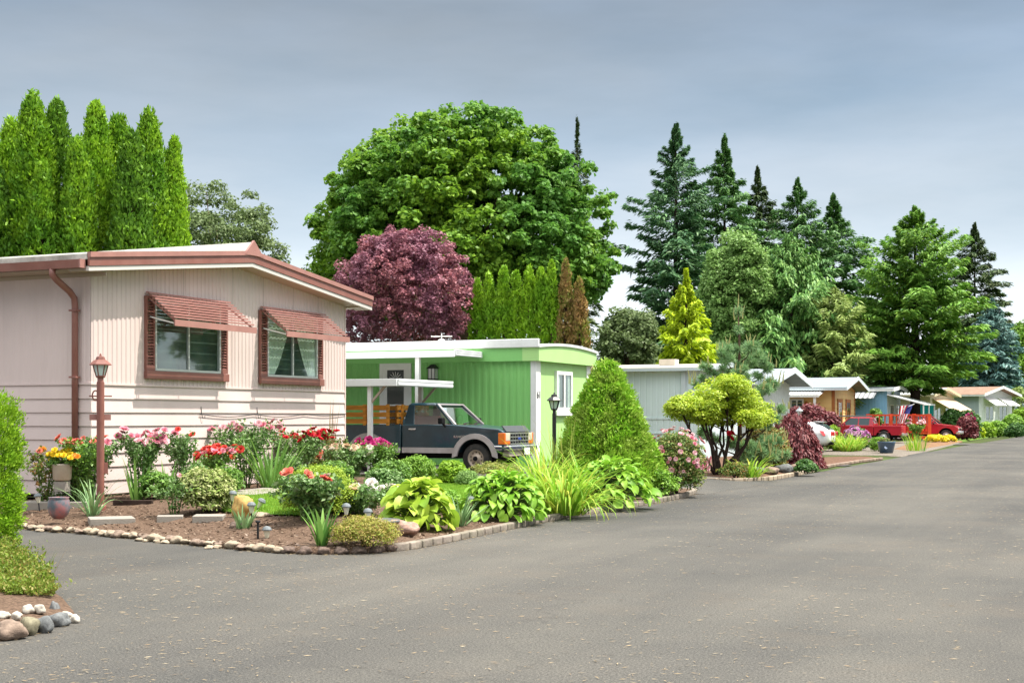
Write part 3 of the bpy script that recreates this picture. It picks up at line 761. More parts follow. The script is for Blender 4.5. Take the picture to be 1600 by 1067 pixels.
    if hero:
        tr = mat('faded_pillar', (.46, .40, .40), .45, .4)
        t = MB()
        for s in (-1, 1): t.bar((xa0 + .04, s * (hb - .01), bz), (xa1 + .07, s * (ht - .0), rz_ - .02), .05, .03)
        t.bar((xa1 + .07, -ht, rz_ - .02), (xa1 + .07, ht, rz_ - .02), .05, .03)
        t.build('windshield_trim', tr, root)
    # seat, wheel
    sm = mat('red_seat', (.30, .03, .03), .8, .2) if hero else mat('grey_seat', (.06, .06, .06), .8, .2)
    st = MB(); st.box(xb + .14, xb + .30, -hw + .15, hw - .15, .8, 1.36); st.box(xb + .14, xb + .75, -hw + .15, hw - .15, .75, 1.0)
    st.box(-.95, -.62, -hw + .12, hw - .12, .8, 1.16)
    st.build('seat', sm, root, bevel=.05)
    c = MB(); pts = [(-1.02 + .05 * math.sin(a), .36 + .18 * math.cos(a), 1.22 + .17 * math.sin(a)) for a in [i * math.pi / 8 for i in range(17)]]
    c.tube(pts, .016, 6, cap=False); c.build('steering_wheel', M_under, root)
    # doors
    for s in (-1, 1):
        dp = [(xb + .06, zl + .1), (xb + .06, rail - .005), (-.66, rail - .005), (-.66, zl + .1)]
        if cab > 1.7: dp = [(xb + .92, zl + .1), (xb + .92, rail - .005), (-.66, rail - .005), (-.66, zl + .1)]
        y0, y1 = (hw, hw + .008) if s > 0 else (-hw - .008, -hw)
        dr_ = MB().prism(dp, y0, y1, 'xz').build('door', paint, root, bevel=.006)
        hy = s * (hw + .02); hx = dp[0][0] + .14
        MB().box(hx, hx + .19, hy - .015, hy + .015, 1.02, 1.06).build('handle', M_chrome, dr_, bevel=.008)
        mm = MB(); mm.box(-.86, -.74, *sorted((s * (hw + .08), s * (hw + .26))), 1.16, 1.31)
        mr = mm.build('mirror', M_under if not rounded else paint, dr_, bevel=.025)
        MB().bar((-.78, s * (hw - .0), 1.10), (-.80, s * (hw + .12), 1.19), .04, .04).build('mirror_arm', M_under, mr)
        # swage line
        MB().box(xr + .03, .60, *sorted((s * (hw + .001), s * (hw + .012))), .995 if s else 0, 1.01).build('swage_line', paint, body)
        if band:
            for x0, x1 in ((xr + .02, -wb - r - .2), (-wb + r + .2, bx0 - .01), (xb + .01, -r - .2)):
                MB().box(x0, x1, *sorted((s * hw, s * (hw + .012))), zl + .0, .60).build('lower_band', band, body)
        if flare:
            for x in (0, -wb):
                ou = arch(x, r, r + .24, math.pi - .02, .02, 18); inn = arch(x, r, r + .115, .12, math.pi - .12, 18)
                y0, y1 = sorted((s * (hw - .01), s * (hw + .05)))
                n_ = len(ou); fl = MB()
                inn = inn[::-1]
                for i in range(n_ - 1):
                    fl.hexa([(ou[i][0], y0, ou[i][1]), (ou[i + 1][0], y0, ou[i + 1][1]), (inn[i + 1][0], y0, inn[i + 1][1]), (inn[i][0], y0, inn[i][1])],
                            [(ou[i][0], y1, ou[i][1]), (ou[i + 1][0], y1, ou[i + 1][1]), (inn[i + 1][0], y1, inn[i + 1][1]), (inn[i][0], y1, inn[i][1])])
                fl.build('wheel_flare', flare, root)
    # nose
    if hero:
        gm = MB(); x0 = .735
        gm.box(x0, x0 + .045, -hw + .30, hw - .30, .925, .965); gm.box(x0, x0 + .045, -hw + .30, hw - .30, .68, .71)
        for z in (.76, .845): gm.box(x0, x0 + .035, -hw + .30, hw - .30, z, z + .028)
        for i in range(8):
            y = -hw + .30 + i * (2 * hw - .62) / 7; gm.box(x0, x0 + .038, y, y + .025, .71, .925)
        gr = gm.build('grille', M_chrome, root)
        MB().box(.732, .742, -hw + .3, hw - .3, .70, .94).build('grille_backing', M_under, gr)
        ov = MB(); ov.lathe([(.055, 0), (.05, .012), (.005, .014)], 18, (.775, 0, 0), 'x'); lg = ov.build('emblem', mat('emblem_blue', (.02, .05, .25), .3), gr); lg.scale = (1, 1.5, .62); lg.location = (0, 0, .815)
        for s in (-1, 1):
            y0, y1 = sorted((s * (hw - .29), s * (hw - .06)))
            hl = MB().box(.735, .775, y0, y1, .77, .955).build('headlight', M_clearlens, root, bevel=.012)
            MB().box(.735, .772, y0, y1 , .69, .765).build('indicator', M_orangelens, hl, bevel=.008)
            y0, y1 = sorted((s * (hw - .055), s * (hw + .012)))
            MB().box(.60, .772, y0, y1, .69, .955).build('corner_lamp', M_orangelens, root, bevel=.012)
            text('fender_lettering', 'RANGER', .085, M_chrome, body, (-.40, s * (hw + .004), .86), (R(90), 0, 0 if s < 0 else R(180)))
        m = MB(); m.box(.70, .90, -hw + .02, hw - .02, .545, .665); m.box(.45, .70, -hw - .02, -hw + .06, .545, .665); m.box(.45, .70, hw - .06, hw + .02, .545, .665)
        bp = m.build('front_bumper', M_chrome, root, bevel=.03)
        m = MB(); m.box(.898, .906, -hw + .08, hw - .08, .585, .63); m.box(.47, .88, -hw - .027, -hw - .02, .58, .625); m.build('bumper_strip', mat('navy_strip', (.03, .035, .07), .5), bp)
        m = MB(); m.box(.66, .84, -hw + .1, hw - .1, .40, .542); m.build('valance', mat('faded_valance', (.40, .34, .29), .7, .2, var=.2), bp, bevel=.02)
        m = MB(); m.box(.907, .915, -.02, .30, .44, .60); m.build('license_plate', M_white, bp)
        m = MB(); m.hexa([(.70, -hw + .14, .985), (.755, -hw + .14, .985), (.755, hw - .14, .985), (.70, hw - .14, .985)], [(.60, -hw + .18, 1.12), (.62, -hw + .18, 1.125), (.62, hw - .18, 1.125), (.60, hw - .18, 1.12)])
        m.build('bug_deflector', mat('smoked_plastic', (.03, .032, .033), .35, .5), root)
        m = MB()
        for y in (-.35, .25): m.bar((-.54, y, 1.17), (-.62, y + .48, 1.20), .018, .018)
        m.build('wiper', M_black, root)
    else:
        m = MB(); m.box(.76, .80, -hw + .28, hw - .28, .70, .84); m.build('grille', M_under, root)
        for s in (-1, 1):
            y0, y1 = sorted((s * (hw - .28), s * (hw - .02))); MB().box(.66, .80, y0, y1, .74, .88).build('headlight', M_clearlens, root, bevel=.02)
        MB().box(.60, .92, -hw + .0, hw - .0, .46, .66).build('front_bumper', M_chrome, root, bevel=.04)
    for x in (0, -wb):
        for s in (-1, 1): wheel(root, x, s * (hw - .13), r, rim, holes=10 if hero else 6)
    m = MB(); m.box(xr + .2, .5, -hw + .25, hw - .25, .34, .48); m.build('chassis', M_under, root)
    if stakes:
        for s in (-1, 1):
            y = s * (hw - .05); m = MB()
            for z in (1.17, 1.33, 1.50): m.box(xr + .06, bx0 - .33, y - .014, y + .014, z, z + .115)
            for x in (xr + .1, (xr + bx0) / 2, bx0 - .36): m.box(x - .04, x + .04, *sorted((y + s * .016, y + s * .05)), rail - .02, 1.635)
            m.build('stake_side', M_wood, root)
        m = MB()
        for z in (1.17, 1.33, 1.50): m.box(bx0 - .12, bx0 - .09, -hw + .02, hw - .02, z, z + .115)
        for y in (-.6, 0, .6): m.box(bx0 - .088, bx0 - .055, y - .04, y + .04, rail, 1.635)
        m.build('headboard', M_wood, root)
    return root
M_navy = mat('navy_paint', (.009, .034, .050), .3, .5, var=.2, vscale=2, dirt=(.035, .08, .10), dscale=2.2, damt=.55, coat=.4)
M_silv = mat('dull_silver_paint', (.42, .38, .38), .45, .4, var=.15, vscale=3, dirt=(.25, .2, .17), dscale=4, damt=.5)
M_redp = mat('red_paint', (.42, .012, .03), .25, .5, coat=.6, var=.08, vscale=1)
# dark pickup: front axle under picture column 746
tp = AT(746, 33.3); tp.z = .28
tr0 = NU(*toNU(tp)) + NU(0, .84 - .13); tr0.z = .28
pickup('pickup_truck', tr0, -AL, 'dark navy pickup with orange timber stake sides parked by the green home', M_navy, flare=M_silv, band=M_silv, rim=M_rimtan, stakes=True, hero=True)
# two red pickups further along
rear = P(1421, 690, 84.5); q = NU(*toNU(rear)); u_ = toNU(rear)
o = pickup('pickup_truck', NU(u_[0] - 4.6, u_[1] + .9, .06), math.pi - AL, 'red extended cab pickup seen from its tailgate beside the red railing', M_redp, wb=3.3, wid=1.86, r=.38, cab=2.05, rounded=True, rail=1.12, scale=.93)
nose = P(1478, 690, 92); u_ = toNU(nose)
o = pickup('pickup_truck', NU(u_[0], u_[1] + .9, .05), -AL, 'red pickup with its bonnet towards the street beyond the red railing', M_redp, wb=3.0, wid=1.78, r=.37, cab=1.75, rounded=True)

# white hatchback, tail to the street
def hatch(loc, rz):
    root = tag(empty('hatchback_car', loc, rz), 'white hatchback parked tail first behind the red weeping maple', 'car')
    M_wp = mat('white_car_paint', (.78, .78, .79), .25, .5, coat=.5)
    # rings: x, half width low, half width belt, z low, z belt, z top half width, z top
    secs = [(2.15, .60, .62, .35, .62, .45, .70), (1.9, .82, .80, .28, .72, .6, .82), (1.1, .90, .86, .25, .92, .70, .98), (.75, .90, .87, .25, .95, .72, 1.05), (.0, .90, .87, .25, .97, .60, 1.42), (-.9, .90, .87, .25, 1.0, .60, 1.50),
            (-1.6, .90, .86, .27, 1.02, .58, 1.45), (-2.0, .89, .84, .30, 1.04, .60, 1.27), (-2.25, .84, .80, .38, 1.02, .66, 1.06), (-2.33, .78, .74, .42, .92, .66, .96)]
    m = MB(); rings = []
    for x, hl, hb_, zl, zb, ht, zt in secs:
        r = [(x, -hl * .8, zl), (x, -hl, zl + .12), (x, -hl, (zl + zb) / 2 + .05), (x, -hb_, zb), (x, -(ht + .08), zb + (zt - zb) * .6), (x, -ht, zt - .01), (x, 0, zt + .03)]
        rings.append(r + [(p[0], -p[1], p[2]) for p in r[:-1][::-1]])
    k = len(rings[0]); v = [p for r in rings for p in r]
    f = [(i * k + j, i * k + (j + 1) % k, (i + 1) * k + (j + 1) % k, (i + 1) * k + j) for i in range(len(rings) - 1) for j in range(k)]
    f += [tuple(range(k)), tuple(range((len(rings) - 1) * k, len(rings) * k))]
    m.add(v, f); bd = m.build('body', M_wp, root, smooth=True)
    md = bd.modifiers.new('sub', 'SUBSURF'); md.levels = md.render_levels = 1
    dk = mat('tinted_glass', (.05, .075, .085), .08, .7)
    MB().hexa([(-1.72, -.52, 1.415), (-1.72, .52, 1.415), (-2.2, .60, 1.10), (-2.2, -.60, 1.10)], [(-1.70, -.52, 1.475), (-1.70, .52, 1.475), (-2.21, .60, 1.135), (-2.21, -.60, 1.135)]).build('rear_window', dk, root)
    MB().hexa([(-1.45, -.56, 1.50), (-1.45, .56, 1.50), (-1.88, .54, 1.47), (-1.88, -.54, 1.47)], [(-1.45, -.56, 1.53), (-1.45, .56, 1.53), (-1.9, .54, 1.495), (-1.9, -.54, 1.495)]).build('roof_spoiler', M_wp, root)
    for s in (-1, 1):
        y0, y1 = s * .40, s * .90
        MB().hexa([(-2.0, y1, .86), (-2.38, y0, .84), (-2.38, y0, .95), (-1.9, y1, .98)], [(-2.0, y1 + s * .05, .80), (-2.46, y0 + s * .03, .80), (-2.46, y0 + s * .03, 1.0), (-1.80, y1 + s * .05, 1.06)]).build('taillight', M_redlens, root)
        MB().add([(.5, s * .83, 1.03), (-1.35, s * .81, 1.07), (-1.2, s * .655, 1.40), (-.1, s * .66, 1.36)], [(0, 1, 2, 3)]).build('side_window', dk, root)
        for x in (1.35, -1.35): wheel(root, x, s * .80, .32, M_rims, .2, 7)
    m = MB(); m.box(-2.40, -2.2, -.72, .72, .34, .50); m.build('rear_valance', M_under, root, bevel=.03)
    for s in (-1, 1): MB().box(-2.41, -2.38, s * .62 - .08, s * .62 + .08, .52, .57).build('reflector', M_redlens, root)
    MB().box(-2.375, -2.362, -.17, .17, .70, .80).build('license_plate', M_white, root)
    return root
cpos = P(1284, 700, 64.5); u_ = toNU(cpos)
hatch(NU(u_[0] - 1.75, u_[1] + .75, .02), math.pi - AL).scale = (.92,) * 3

# ================================================================ the homes further along
def far_home(label, px0, Y0, phi, Wd, Ln, ze, zp, wallm, roofm, trimm, siding='vert', ov=.35, wall_side=None, z0=.05, roofth=.14, lap=.24, front_ov=.5, peak=None):
    C = P(px0, 0, Y0); C.z = z0
    root = tag(empty('mobile_home', C, -phi), label, 'mobile home')
    pk = Wd / 2 if peak is None else peak
    wl = MB().prism([(0, 0), (Wd, 0), (Wd, ze), (pk, zp), (0, ze)], -Ln, 0, 'yz').build('wall', wallm, root)
    zt = lambda t: (ze + (zp - ze) * (t / pk if t < pk else (Wd - t) / (Wd - pk))) - .01
    if siding == 'vert':
        rib_wall(smap, -Ln, 0, 0, lambda t: ze - .01, .22, .012, duty=.86).build('panel_siding', wall_side or wallm, wl)
        rib_wall(gmap, .01, Wd, 0, zt, .42, .018, duty=.9).build('panel_siding', wallm, wl)
    else:
        lap_wall(smap, -Ln, .02, 0, ze - .01, lap, out=.025).build('lap_siding', wall_side or wallm, wl)
        lap_wall(gmap, 0, Wd, 0, ze - .01, lap, out=.025).build('lap_siding', wallm, wl)
        # boards in the gable: shortened course by course
        m = MB(); k = max(1, int((zp - ze) / lap))
        for i in range(k):
            b0 = ze + (zp - ze) * i / k; b1 = ze + (zp - ze) * (i + 1) / k; f0, f1 = i / k, (i + 1) / k
            l0, r0 = pk * f0, Wd - (Wd - pk) * f0; l1, r1 = pk * f1, Wd - (Wd - pk) * f1
            m.add([(.028, l0, b0), (.028, r0, b0), (.006, r1, b1), (.006, l1, b1), (.004, l0, b0), (.004, r0, b0)], [(0, 1, 2, 3), (4, 5, 1, 0)])
        m.build('gable_siding', wallm, wl)
    rf = roof_slab(MB(), Wd, -Ln - .2, front_ov, ze + .02, zp + .02, ov, roofth, pk).build('roof', roofm, root)
    sl = (zp - ze) / pk; sr = (zp - ze) / (Wd - pk)
    m = MB(); d0, d1 = -.06, roofth + .045
    for (a, b_) in (((-ov, ze - sl * ov), (pk, zp)), ((pk, zp), (Wd + ov, ze - sr * ov))):
        m.prism([(a[0], a[1] + .02 + d0), (b_[0], b_[1] + .02 + d0), (b_[0], b_[1] + .02 + d1), (a[0], a[1] + .02 + d1)], front_ov, front_ov + .04, 'yz')
    m.box(-Ln, front_ov - .002, -ov - .09, -ov - .003, ze - sl * ov - .03, ze - sl * ov + roofth * .8)
    m.build('fascia', trimm, rf)
    return root, C
M_pblue = mat('pale_blue_siding', (.66, .77, .78), .5, .3, var=.04, vscale=1.2, dirt=(.58, .68, .70), dscale=1, damt=.3)
M_pwhite = mat('pale_blue_white', (.52, .60, .62), .5, .3, var=.04)
M_pbw = mat('bluish_trim', (.56, .63, .66), .4, .4)
M_roofl = mat('light_metal_roof', (.60, .54, .46), .4, .4, var=.1, vscale=.6, dirt=(.3, .26, .22), dscale=2, damt=.5)
M_roofs = mat('silver_metal_roof', (.24, .27, .29), .85, .1, var=.2, vscale=1, stretch=(.3, 6, 1))
M_cream = mat('cream_siding', (.60, .50, .33), .55, .3, var=.06)
M_yel = mat('yellow_siding', (.68, .46, .18), .55, .3, var=.08, vscale=2)
M_rust = mat('rust_timber', (.36, .13, .035), .6, .3, var=.2)
M_offw = mat('offwhite_siding', (.62, .64, .62), .55, .3, var=.06)
# pale blue home
Yb = 50.0
hb_, Cb = far_home('pale blue mobile home with vertical grooved siding behind the cone shaped evergreen', 1092, Yb, AL, 5.4, 20, zat(572, Yb, .05) - .12, zat(560, 52.5, .05) - .3, M_pwhite, M_roofl, M_pbw, wall_side=M_pblue, ov=.25, front_ov=.45, roofth=.09)
zz = zat(572, Yb, .05)
m = MB(); m.box(-.62, -.46, -.12, -.022, 0, zz - .2); m.build('downspout', M_pbw, hb_)
m = MB(); m.box(-.03, .03, -.04, .14, 0, zz - .2); m.build('corner_board', M_pwhite, hb_)
m = MB(); m.box(-20, -.64, -.045, -.02, zat(655, Yb, .05), zat(655, Yb, .05) + .06); m.box(-20, -.64, -.05, -.02, zat(678, Yb, .05), zat(678, Yb, .05) + .04); m.build('belt_trim', M_pblue, hb_)
m = MB(); xx = sol_s(Cb, 1026); m.box(xx - .3, xx + .3, 1.2, 1.7, zz - .05, zz + .32); m.build('roof_vent', M_roofl, hb_)
# grey white home with a metal roof
Yc = 57.5
hc, Cc = far_home('whitish mobile home with a silver metal roof and deep eaves behind the shrubs', 1182, Yc, AL, 5.9, 16, zat(601, 62, .05), zat(578, 60, .05) - .1, M_offw, M_roofs, M_pbw, ov=.6, front_ov=.9)
for (a, b_) in ((1.1, 2.2), (3.4, 4.5)): window(hc, gmap, a, b_, 1.3, 2.2, off=.05, fm=M_white, fw=.08)
# yellow home
Yd = 90.4
hd, Cd = far_home('yellow lap sided mobile home with rust brown corners and window trim', 1303, Yd, AL, 7.1, 17, zat(607, Yd, .05), zat(590, 94, .05) - .15, M_yel, M_roofs, M_pbw, siding='lap', ov=.5, front_ov=.9, lap=.3)
zed = zat(607, Yd, .05)
m = MB(); m.box(-.14, .05, -.05, .16, 0, zed - .02); m.box(-.1, .05, 6.95, 7.15, 0, zed - .02); m.build('corner_board', M_rust, hd)
for a in (1.15, 4.0):
    m = MB(); m.box(.03, .08, a - .22, a, .9, 2.75); m.box(.03, .08, a + 1.2, a + 1.42, .9, 2.75); m.box(.03, .08, a, a + 1.2, 2.6, 2.75); m.build('window_trim', M_rust, hd)
    window(hd, gmap, a + .002, a + 1.198, 1.1, 2.6, off=.04, fm=M_rust, fw=.07)
a0, a1 = sol_s(Cd, 1220), sol_s(Cd, 1288)
zc = zat(611, Yd - 1.5, .05); nn = 15; pj = 1.7
m = MB(); m.hexa([(a0, -pj, zc - .31), (a1, -pj, zc - .31), (a1, -.05, zc - .03), (a0, -.05, zc - .03)], [(a0, -pj, zc - .27), (a1, -pj, zc - .27), (a1, -.05, zc + .01), (a0, -.05, zc + .01)])
m.box(a0, a1 + .02, -pj - .05, -pj - .005, zc - .38, zc - .22); aw = m.build('porch_awning', M_white, hd)
m = MB()
for i in range(nn):
    x0 = a0 + (a1 - a0) * i / nn; x1 = a0 + (a1 - a0) * (i + .55) / nn
    m.hexa([(x0, -pj, zc - .268), (x1, -pj, zc - .268), (x1, -.06, zc + .012), (x0, -.06, zc + .012)], [(x0, -pj, zc - .20), (x1, -pj, zc - .20), (x1, -.06, zc + .08), (x0, -.06, zc + .08)])
m.build('awning_rib', M_white, aw)
px1 = sol_s(Cd, 1281); m = MB(); m.box(px1 - .07, px1 + .07, -pj + .04, -pj + .18, 0, zc - .33); m.build('porch_post', M_white, aw)
window(hd, smap, sol_s(Cd, 1235), sol_s(Cd, 1256), 1.0, 2.75, off=.05, fm=M_white, fw=.1)
m = MB(); m.box(sol_s(Cd, 1258), sol_s(Cd, 1262), -.07, -.03, .3, 2.6); m.build('door', M_rust, hd)
# blue home
Ye = 99.8
M_blue = mat('sky_blue_siding', (.25, .47, .68), .55, .3, var=.05)
M_bwhite = mat('blue_white_siding', (.55, .62, .70), .55, .3, var=.05)
he, Ce = far_home('flat roofed mobile home with sky blue siding and a striped porch awning', 1386, Ye, AL, 6.0, 17, zat(608, Ye, .05) - .1, zat(605, Ye, .05) - .05, M_bwhite, M_roofs, M_white, wall_side=M_blue, ov=.3)
def stripe_awn(parent, x0, x1, proj, zt, zb, n, ma, mb, name='porch_awning'):
    A, B = MB(), MB()
    for i in range(n):
        a = x0 + (x1 - x0) * i / n; b_ = x0 + (x1 - x0) * (i + 1) / n - .004
        (A if i % 2 else B).hexa([(a, -proj, zb), (b_, -proj, zb), (b_, -.04, zt), (a, -.04, zt)], [(a, -proj, zb + .05), (b_, -proj, zb + .05), (b_, -.04, zt + .05), (a, -.04, zt + .05)])
    o = A.build(name, ma, parent); B.build('stripe', mb, o); return o
x0, x1 = sol_s(Ce, 1336), sol_s(Ce, 1362)
stripe_awn(he, x0 - .6, x1 + .4, 1.6, zat(613, Ye, 0), zat(624, Ye, 0), 13, M_white, mat('grey_stripe', (.22, .23, .24), .5))
MB().box(x1 - 2.2, x1 - 1.2, -.08, -.03, .3, 2.5).build('door', M_dark, he)
window(he, gmap, 1, 2.6, 1.2, 2.5, off=.05, fm=M_white, fw=.1); window(he, gmap, 3.6, 5.2, 1.2, 2.5, off=.05, fm=M_white, fw=.1)
m = MB(); zk = zat(622, Ye - 3, 0); m.hexa([(0.06, -.4, zk + .2), (2.6, -.4, zk - .5), (2.6, 5.5, zk - .5), (.06, 5.5, zk + .2)], [(0.06, -.4, zk + .28), (2.6, -.4, zk - .42), (2.6, 5.5, zk - .42), (.06, 5.5, zk + .28)]); ga = m.build('gable_awning', M_white, he)
m = MB()
for y in (-.3, 2.5, 5.4): m.box(2.5, 2.58, y - .04, y + .04, 0, zk - .46)
m.build('awning_post', M_white, ga)
# cream home behind the tree trunk
Yf = 116.0; ph7 = R(33)
M_teal = mat('teal_door_paint', (.01, .30, .30), .5)
hf, Cf = far_home('cream mobile home with a teal door behind the big tree trunk', 1453, Yf, ph7, 7.0, 16, zat(618, Yf, .05), zat(609, 119, .05), M_cream, M_offw, M_cream, siding='lap', ov=.4, lap=.3, wall_side=M_cream)
xx = sol_s(Cf, 1447, ph7); m = MB(); m.box(xx - .7, xx + .7, -.08, -.03, .4, 2.6); m.build('door', M_teal, hf)
window(hf, smap, xx - 4.2, xx - 1.2, 1.0, 2.6, off=.05, fm=M_white, fw=.1)
window(hf, gmap, .9, 2.9, 1.0, 2.4, off=.05, fm=M_white, fw=.1); window(hf, gmap, 4.2, 6.2, 1.0, 2.4, off=.05, fm=M_white, fw=.1)
M_awn = mat('tan_awning', (.56, .40, .28), .6, .2, var=.1)
m = MB(); zt = zat(624, 118, .05); m.hexa([(.05, .6, zt), (1.9, .6, zt - 1.05), (1.9, 6.6, zt - 1.05), (.05, 6.6, zt)], [(.05, .6, zt + .05), (1.9, .6, zt - 1.0), (1.9, 6.6, zt - 1.0), (.05, 6.6, zt + .05)]); m.build('window_awning', M_awn, hf)
# white home with brown roof
Yg = 137.0; ph8 = R(43)
M_brroof = mat('brown_shingle_roof', (.24, .15, .105), .8, .2, var=.2, vscale=3)
hg, Cg = far_home('white mobile home with a brown pitched roof and two white window awnings', 1529.5, Yg, ph8, 7.6, 14, zat(617, Yg, .05), zat(603, 139, .05) - .2, M_offw, M_brroof, M_white, ov=.5, front_ov=.8, wall_side=mat('grey_siding', (.36, .42, .45), .55, .3))
for a in (1.3, 4.4):
    window(hg, gmap, a, a + 1.9, 1.2, 2.7, off=.05, fm=M_white, fw=.1)
    m = MB(); zt = zat(622, 139, .05); m.hexa([(.05, a - .3, zt), (1.3, a - .3, zt - .75), (1.3, a + 2.2, zt - .75), (.05, a + 2.2, zt)], [(.05, a - .3, zt + .05), (1.3, a - .3, zt - .7), (1.3, a + 2.2, zt - .7), (.05, a + 2.2, zt + .05)]); m.build('window_awning', M_white, hg)
hh, Ch = far_home('far white flat roofed mobile home beyond the brown roofed home', 1583, 165, R(55), 7, 12, zat(622, 165, 0), zat(619, 165, 0), M_white, M_offw, M_white, ov=.3)

# ================================================================ red deck railing
M_redw = mat('red_stained_timber', (.72, .085, .03), .6, .3, var=.2, vscale=3)
ra, rb, rc_ = P(1356, 0, 93), P(1428, 0, 92.0), P(1452, 0, 90.5)
rw = tag(empty('deck_railing', (0, 0, 0)), 'red stained deck railing with upright balusters between the two red pickups', 'railing')
zt, zm = P(0, 648.5, 92).z, P(0, 674, 92).z
for (a, b_) in ((ra, rb), (rb, rc_)):
    n_ = int((b_ - a).length / .33); m = MB()
    for i in range(n_ + 1):
        p = a + (b_ - a) * (i / n_); m.bar((p.x, p.y, zm + .05), (p.x, p.y, zt - .03), .09, .06)
    m.build('baluster', M_redw, rw)
    m = MB(); m.bar((a.x, a.y, zt), (b_.x, b_.y, zt), .18, .11); m.bar((a.x, a.y, zm), (b_.x, b_.y, zm), .1, .12); m.build('rail', M_redw, rw)
for p in (ra, ra + (rb - ra) * .5, rb, rc_):
    m = MB(); m.box(p.x - .1, p.x + .1, p.y - .1, p.y + .1, 0, zt + .08); m.build('post', M_redw, rw)
m = MB(); m.bar((rb.x, rb.y, .3), (rc_.x, rc_.y, .3), .1, .2); m.bar((rb.x, rb.y, .62), (rc_.x, rc_.y, .62), .1, .2); m.build('step_board', M_redw, rw)
# black handrail in front of the yellow home
m = MB(); A, B = P(1306, 650, 90.2), P(1362, 650, 91)
m.tube([A, B], .05, 6); m.tube([A - Vector((0, 0, .0)), (A.x, A.y, 0)], .04, 6); m.tube([B, (B.x, B.y, 0)], .04, 6); M_ = (A + B) / 2; m.tube([M_, (M_.x, M_.y, 0)], .04, 6)
tag(m.build('handrail', M_black), 'thin black metal handrail in front of the yellow home', 'handrail')
# flag
fp = P(1407, 690, 91); fl = tag(empty('flag', (fp.x, fp.y, 0)), 'red white and blue striped flag on a slanting pole above the red railing', 'flag'); fl.scale = (.82, .82, .9)
zt_ = P(0, 628, 91).z
MB().tube([(0, 0, 1.5), (.2, 0, zt_ - .2), (1.1, 0, zt_ + .15)], .025, 6).build('pole', M_white, fl)
def flag_strip(u0, u1, v0, v1, nn=10):
    m = MB(); v = []
    for i in range(nn + 1):
        u = u0 + (u1 - u0) * i / nn
        for j in range(3):
            t = v0 + (v1 - v0) * j / 2
            # hangs from a slanting pole: u runs along the pole, t down the folds
            v.append((-.0 + 1.0 * u * (1 - .45 * t) - .25 * t, .12 * math.sin(u * 9 + t * 5), zt_ + .12 * u - 1.15 * t - .25 * u * t))
    m.add(v, [(i * 3 + j, i * 3 + j + 1, (i + 1) * 3 + j + 1, (i + 1) * 3 + j) for i in range(nn) for j in range(2)]); return m
fr_, fw_, fb_ = mat('flag_red', (.55, .03, .05), .8), mat('flag_white', (.75, .72, .72), .8), mat('flag_blue', (.05, .06, .25), .8)
cl = empty('cloth'); cl.parent = fl
for i in range(9):
    s = flag_strip(0 + i / 9, (i + 1) / 9, .0 if i < 5 else .48, 1.0); s.build('stripe', fr_ if i % 2 == 0 else fw_, cl)
s = flag_strip(5 / 9, 1, 0, .48); cn = s.build('canton', fb_, cl)
# utility post
p = P(1394, 0, 108); m = MB(); m.tube([(0, 0, 0), (0, 0, P(0, 588, 108).z)], .14, 8); o = m.build('utility_post', mat('grey_post', (.36, .38, .38), .7)); o.location = (p.x, p.y, 0)
tag(o, 'slim grey post rising beside the blue home', 'post')
# ================================================================ vegetation
M_bark = mat('bark', (.10, .065, .045), .95, .1, var=.4, vscale=6, bump=.8, bscale=14, stretch=(3, 3, .6))
M_barkd = mat('dark_bark', (.045, .030, .024), .95, .1, var=.4, vscale=8, bump=.6, bscale=20)
M_twig = mat('green_stem', (.09, .14, .04), .7, .2, var=.2)
G_ = np.random.default_rng(11)
def part(name, me, m, root): return link_mesh(name, me, m, root)

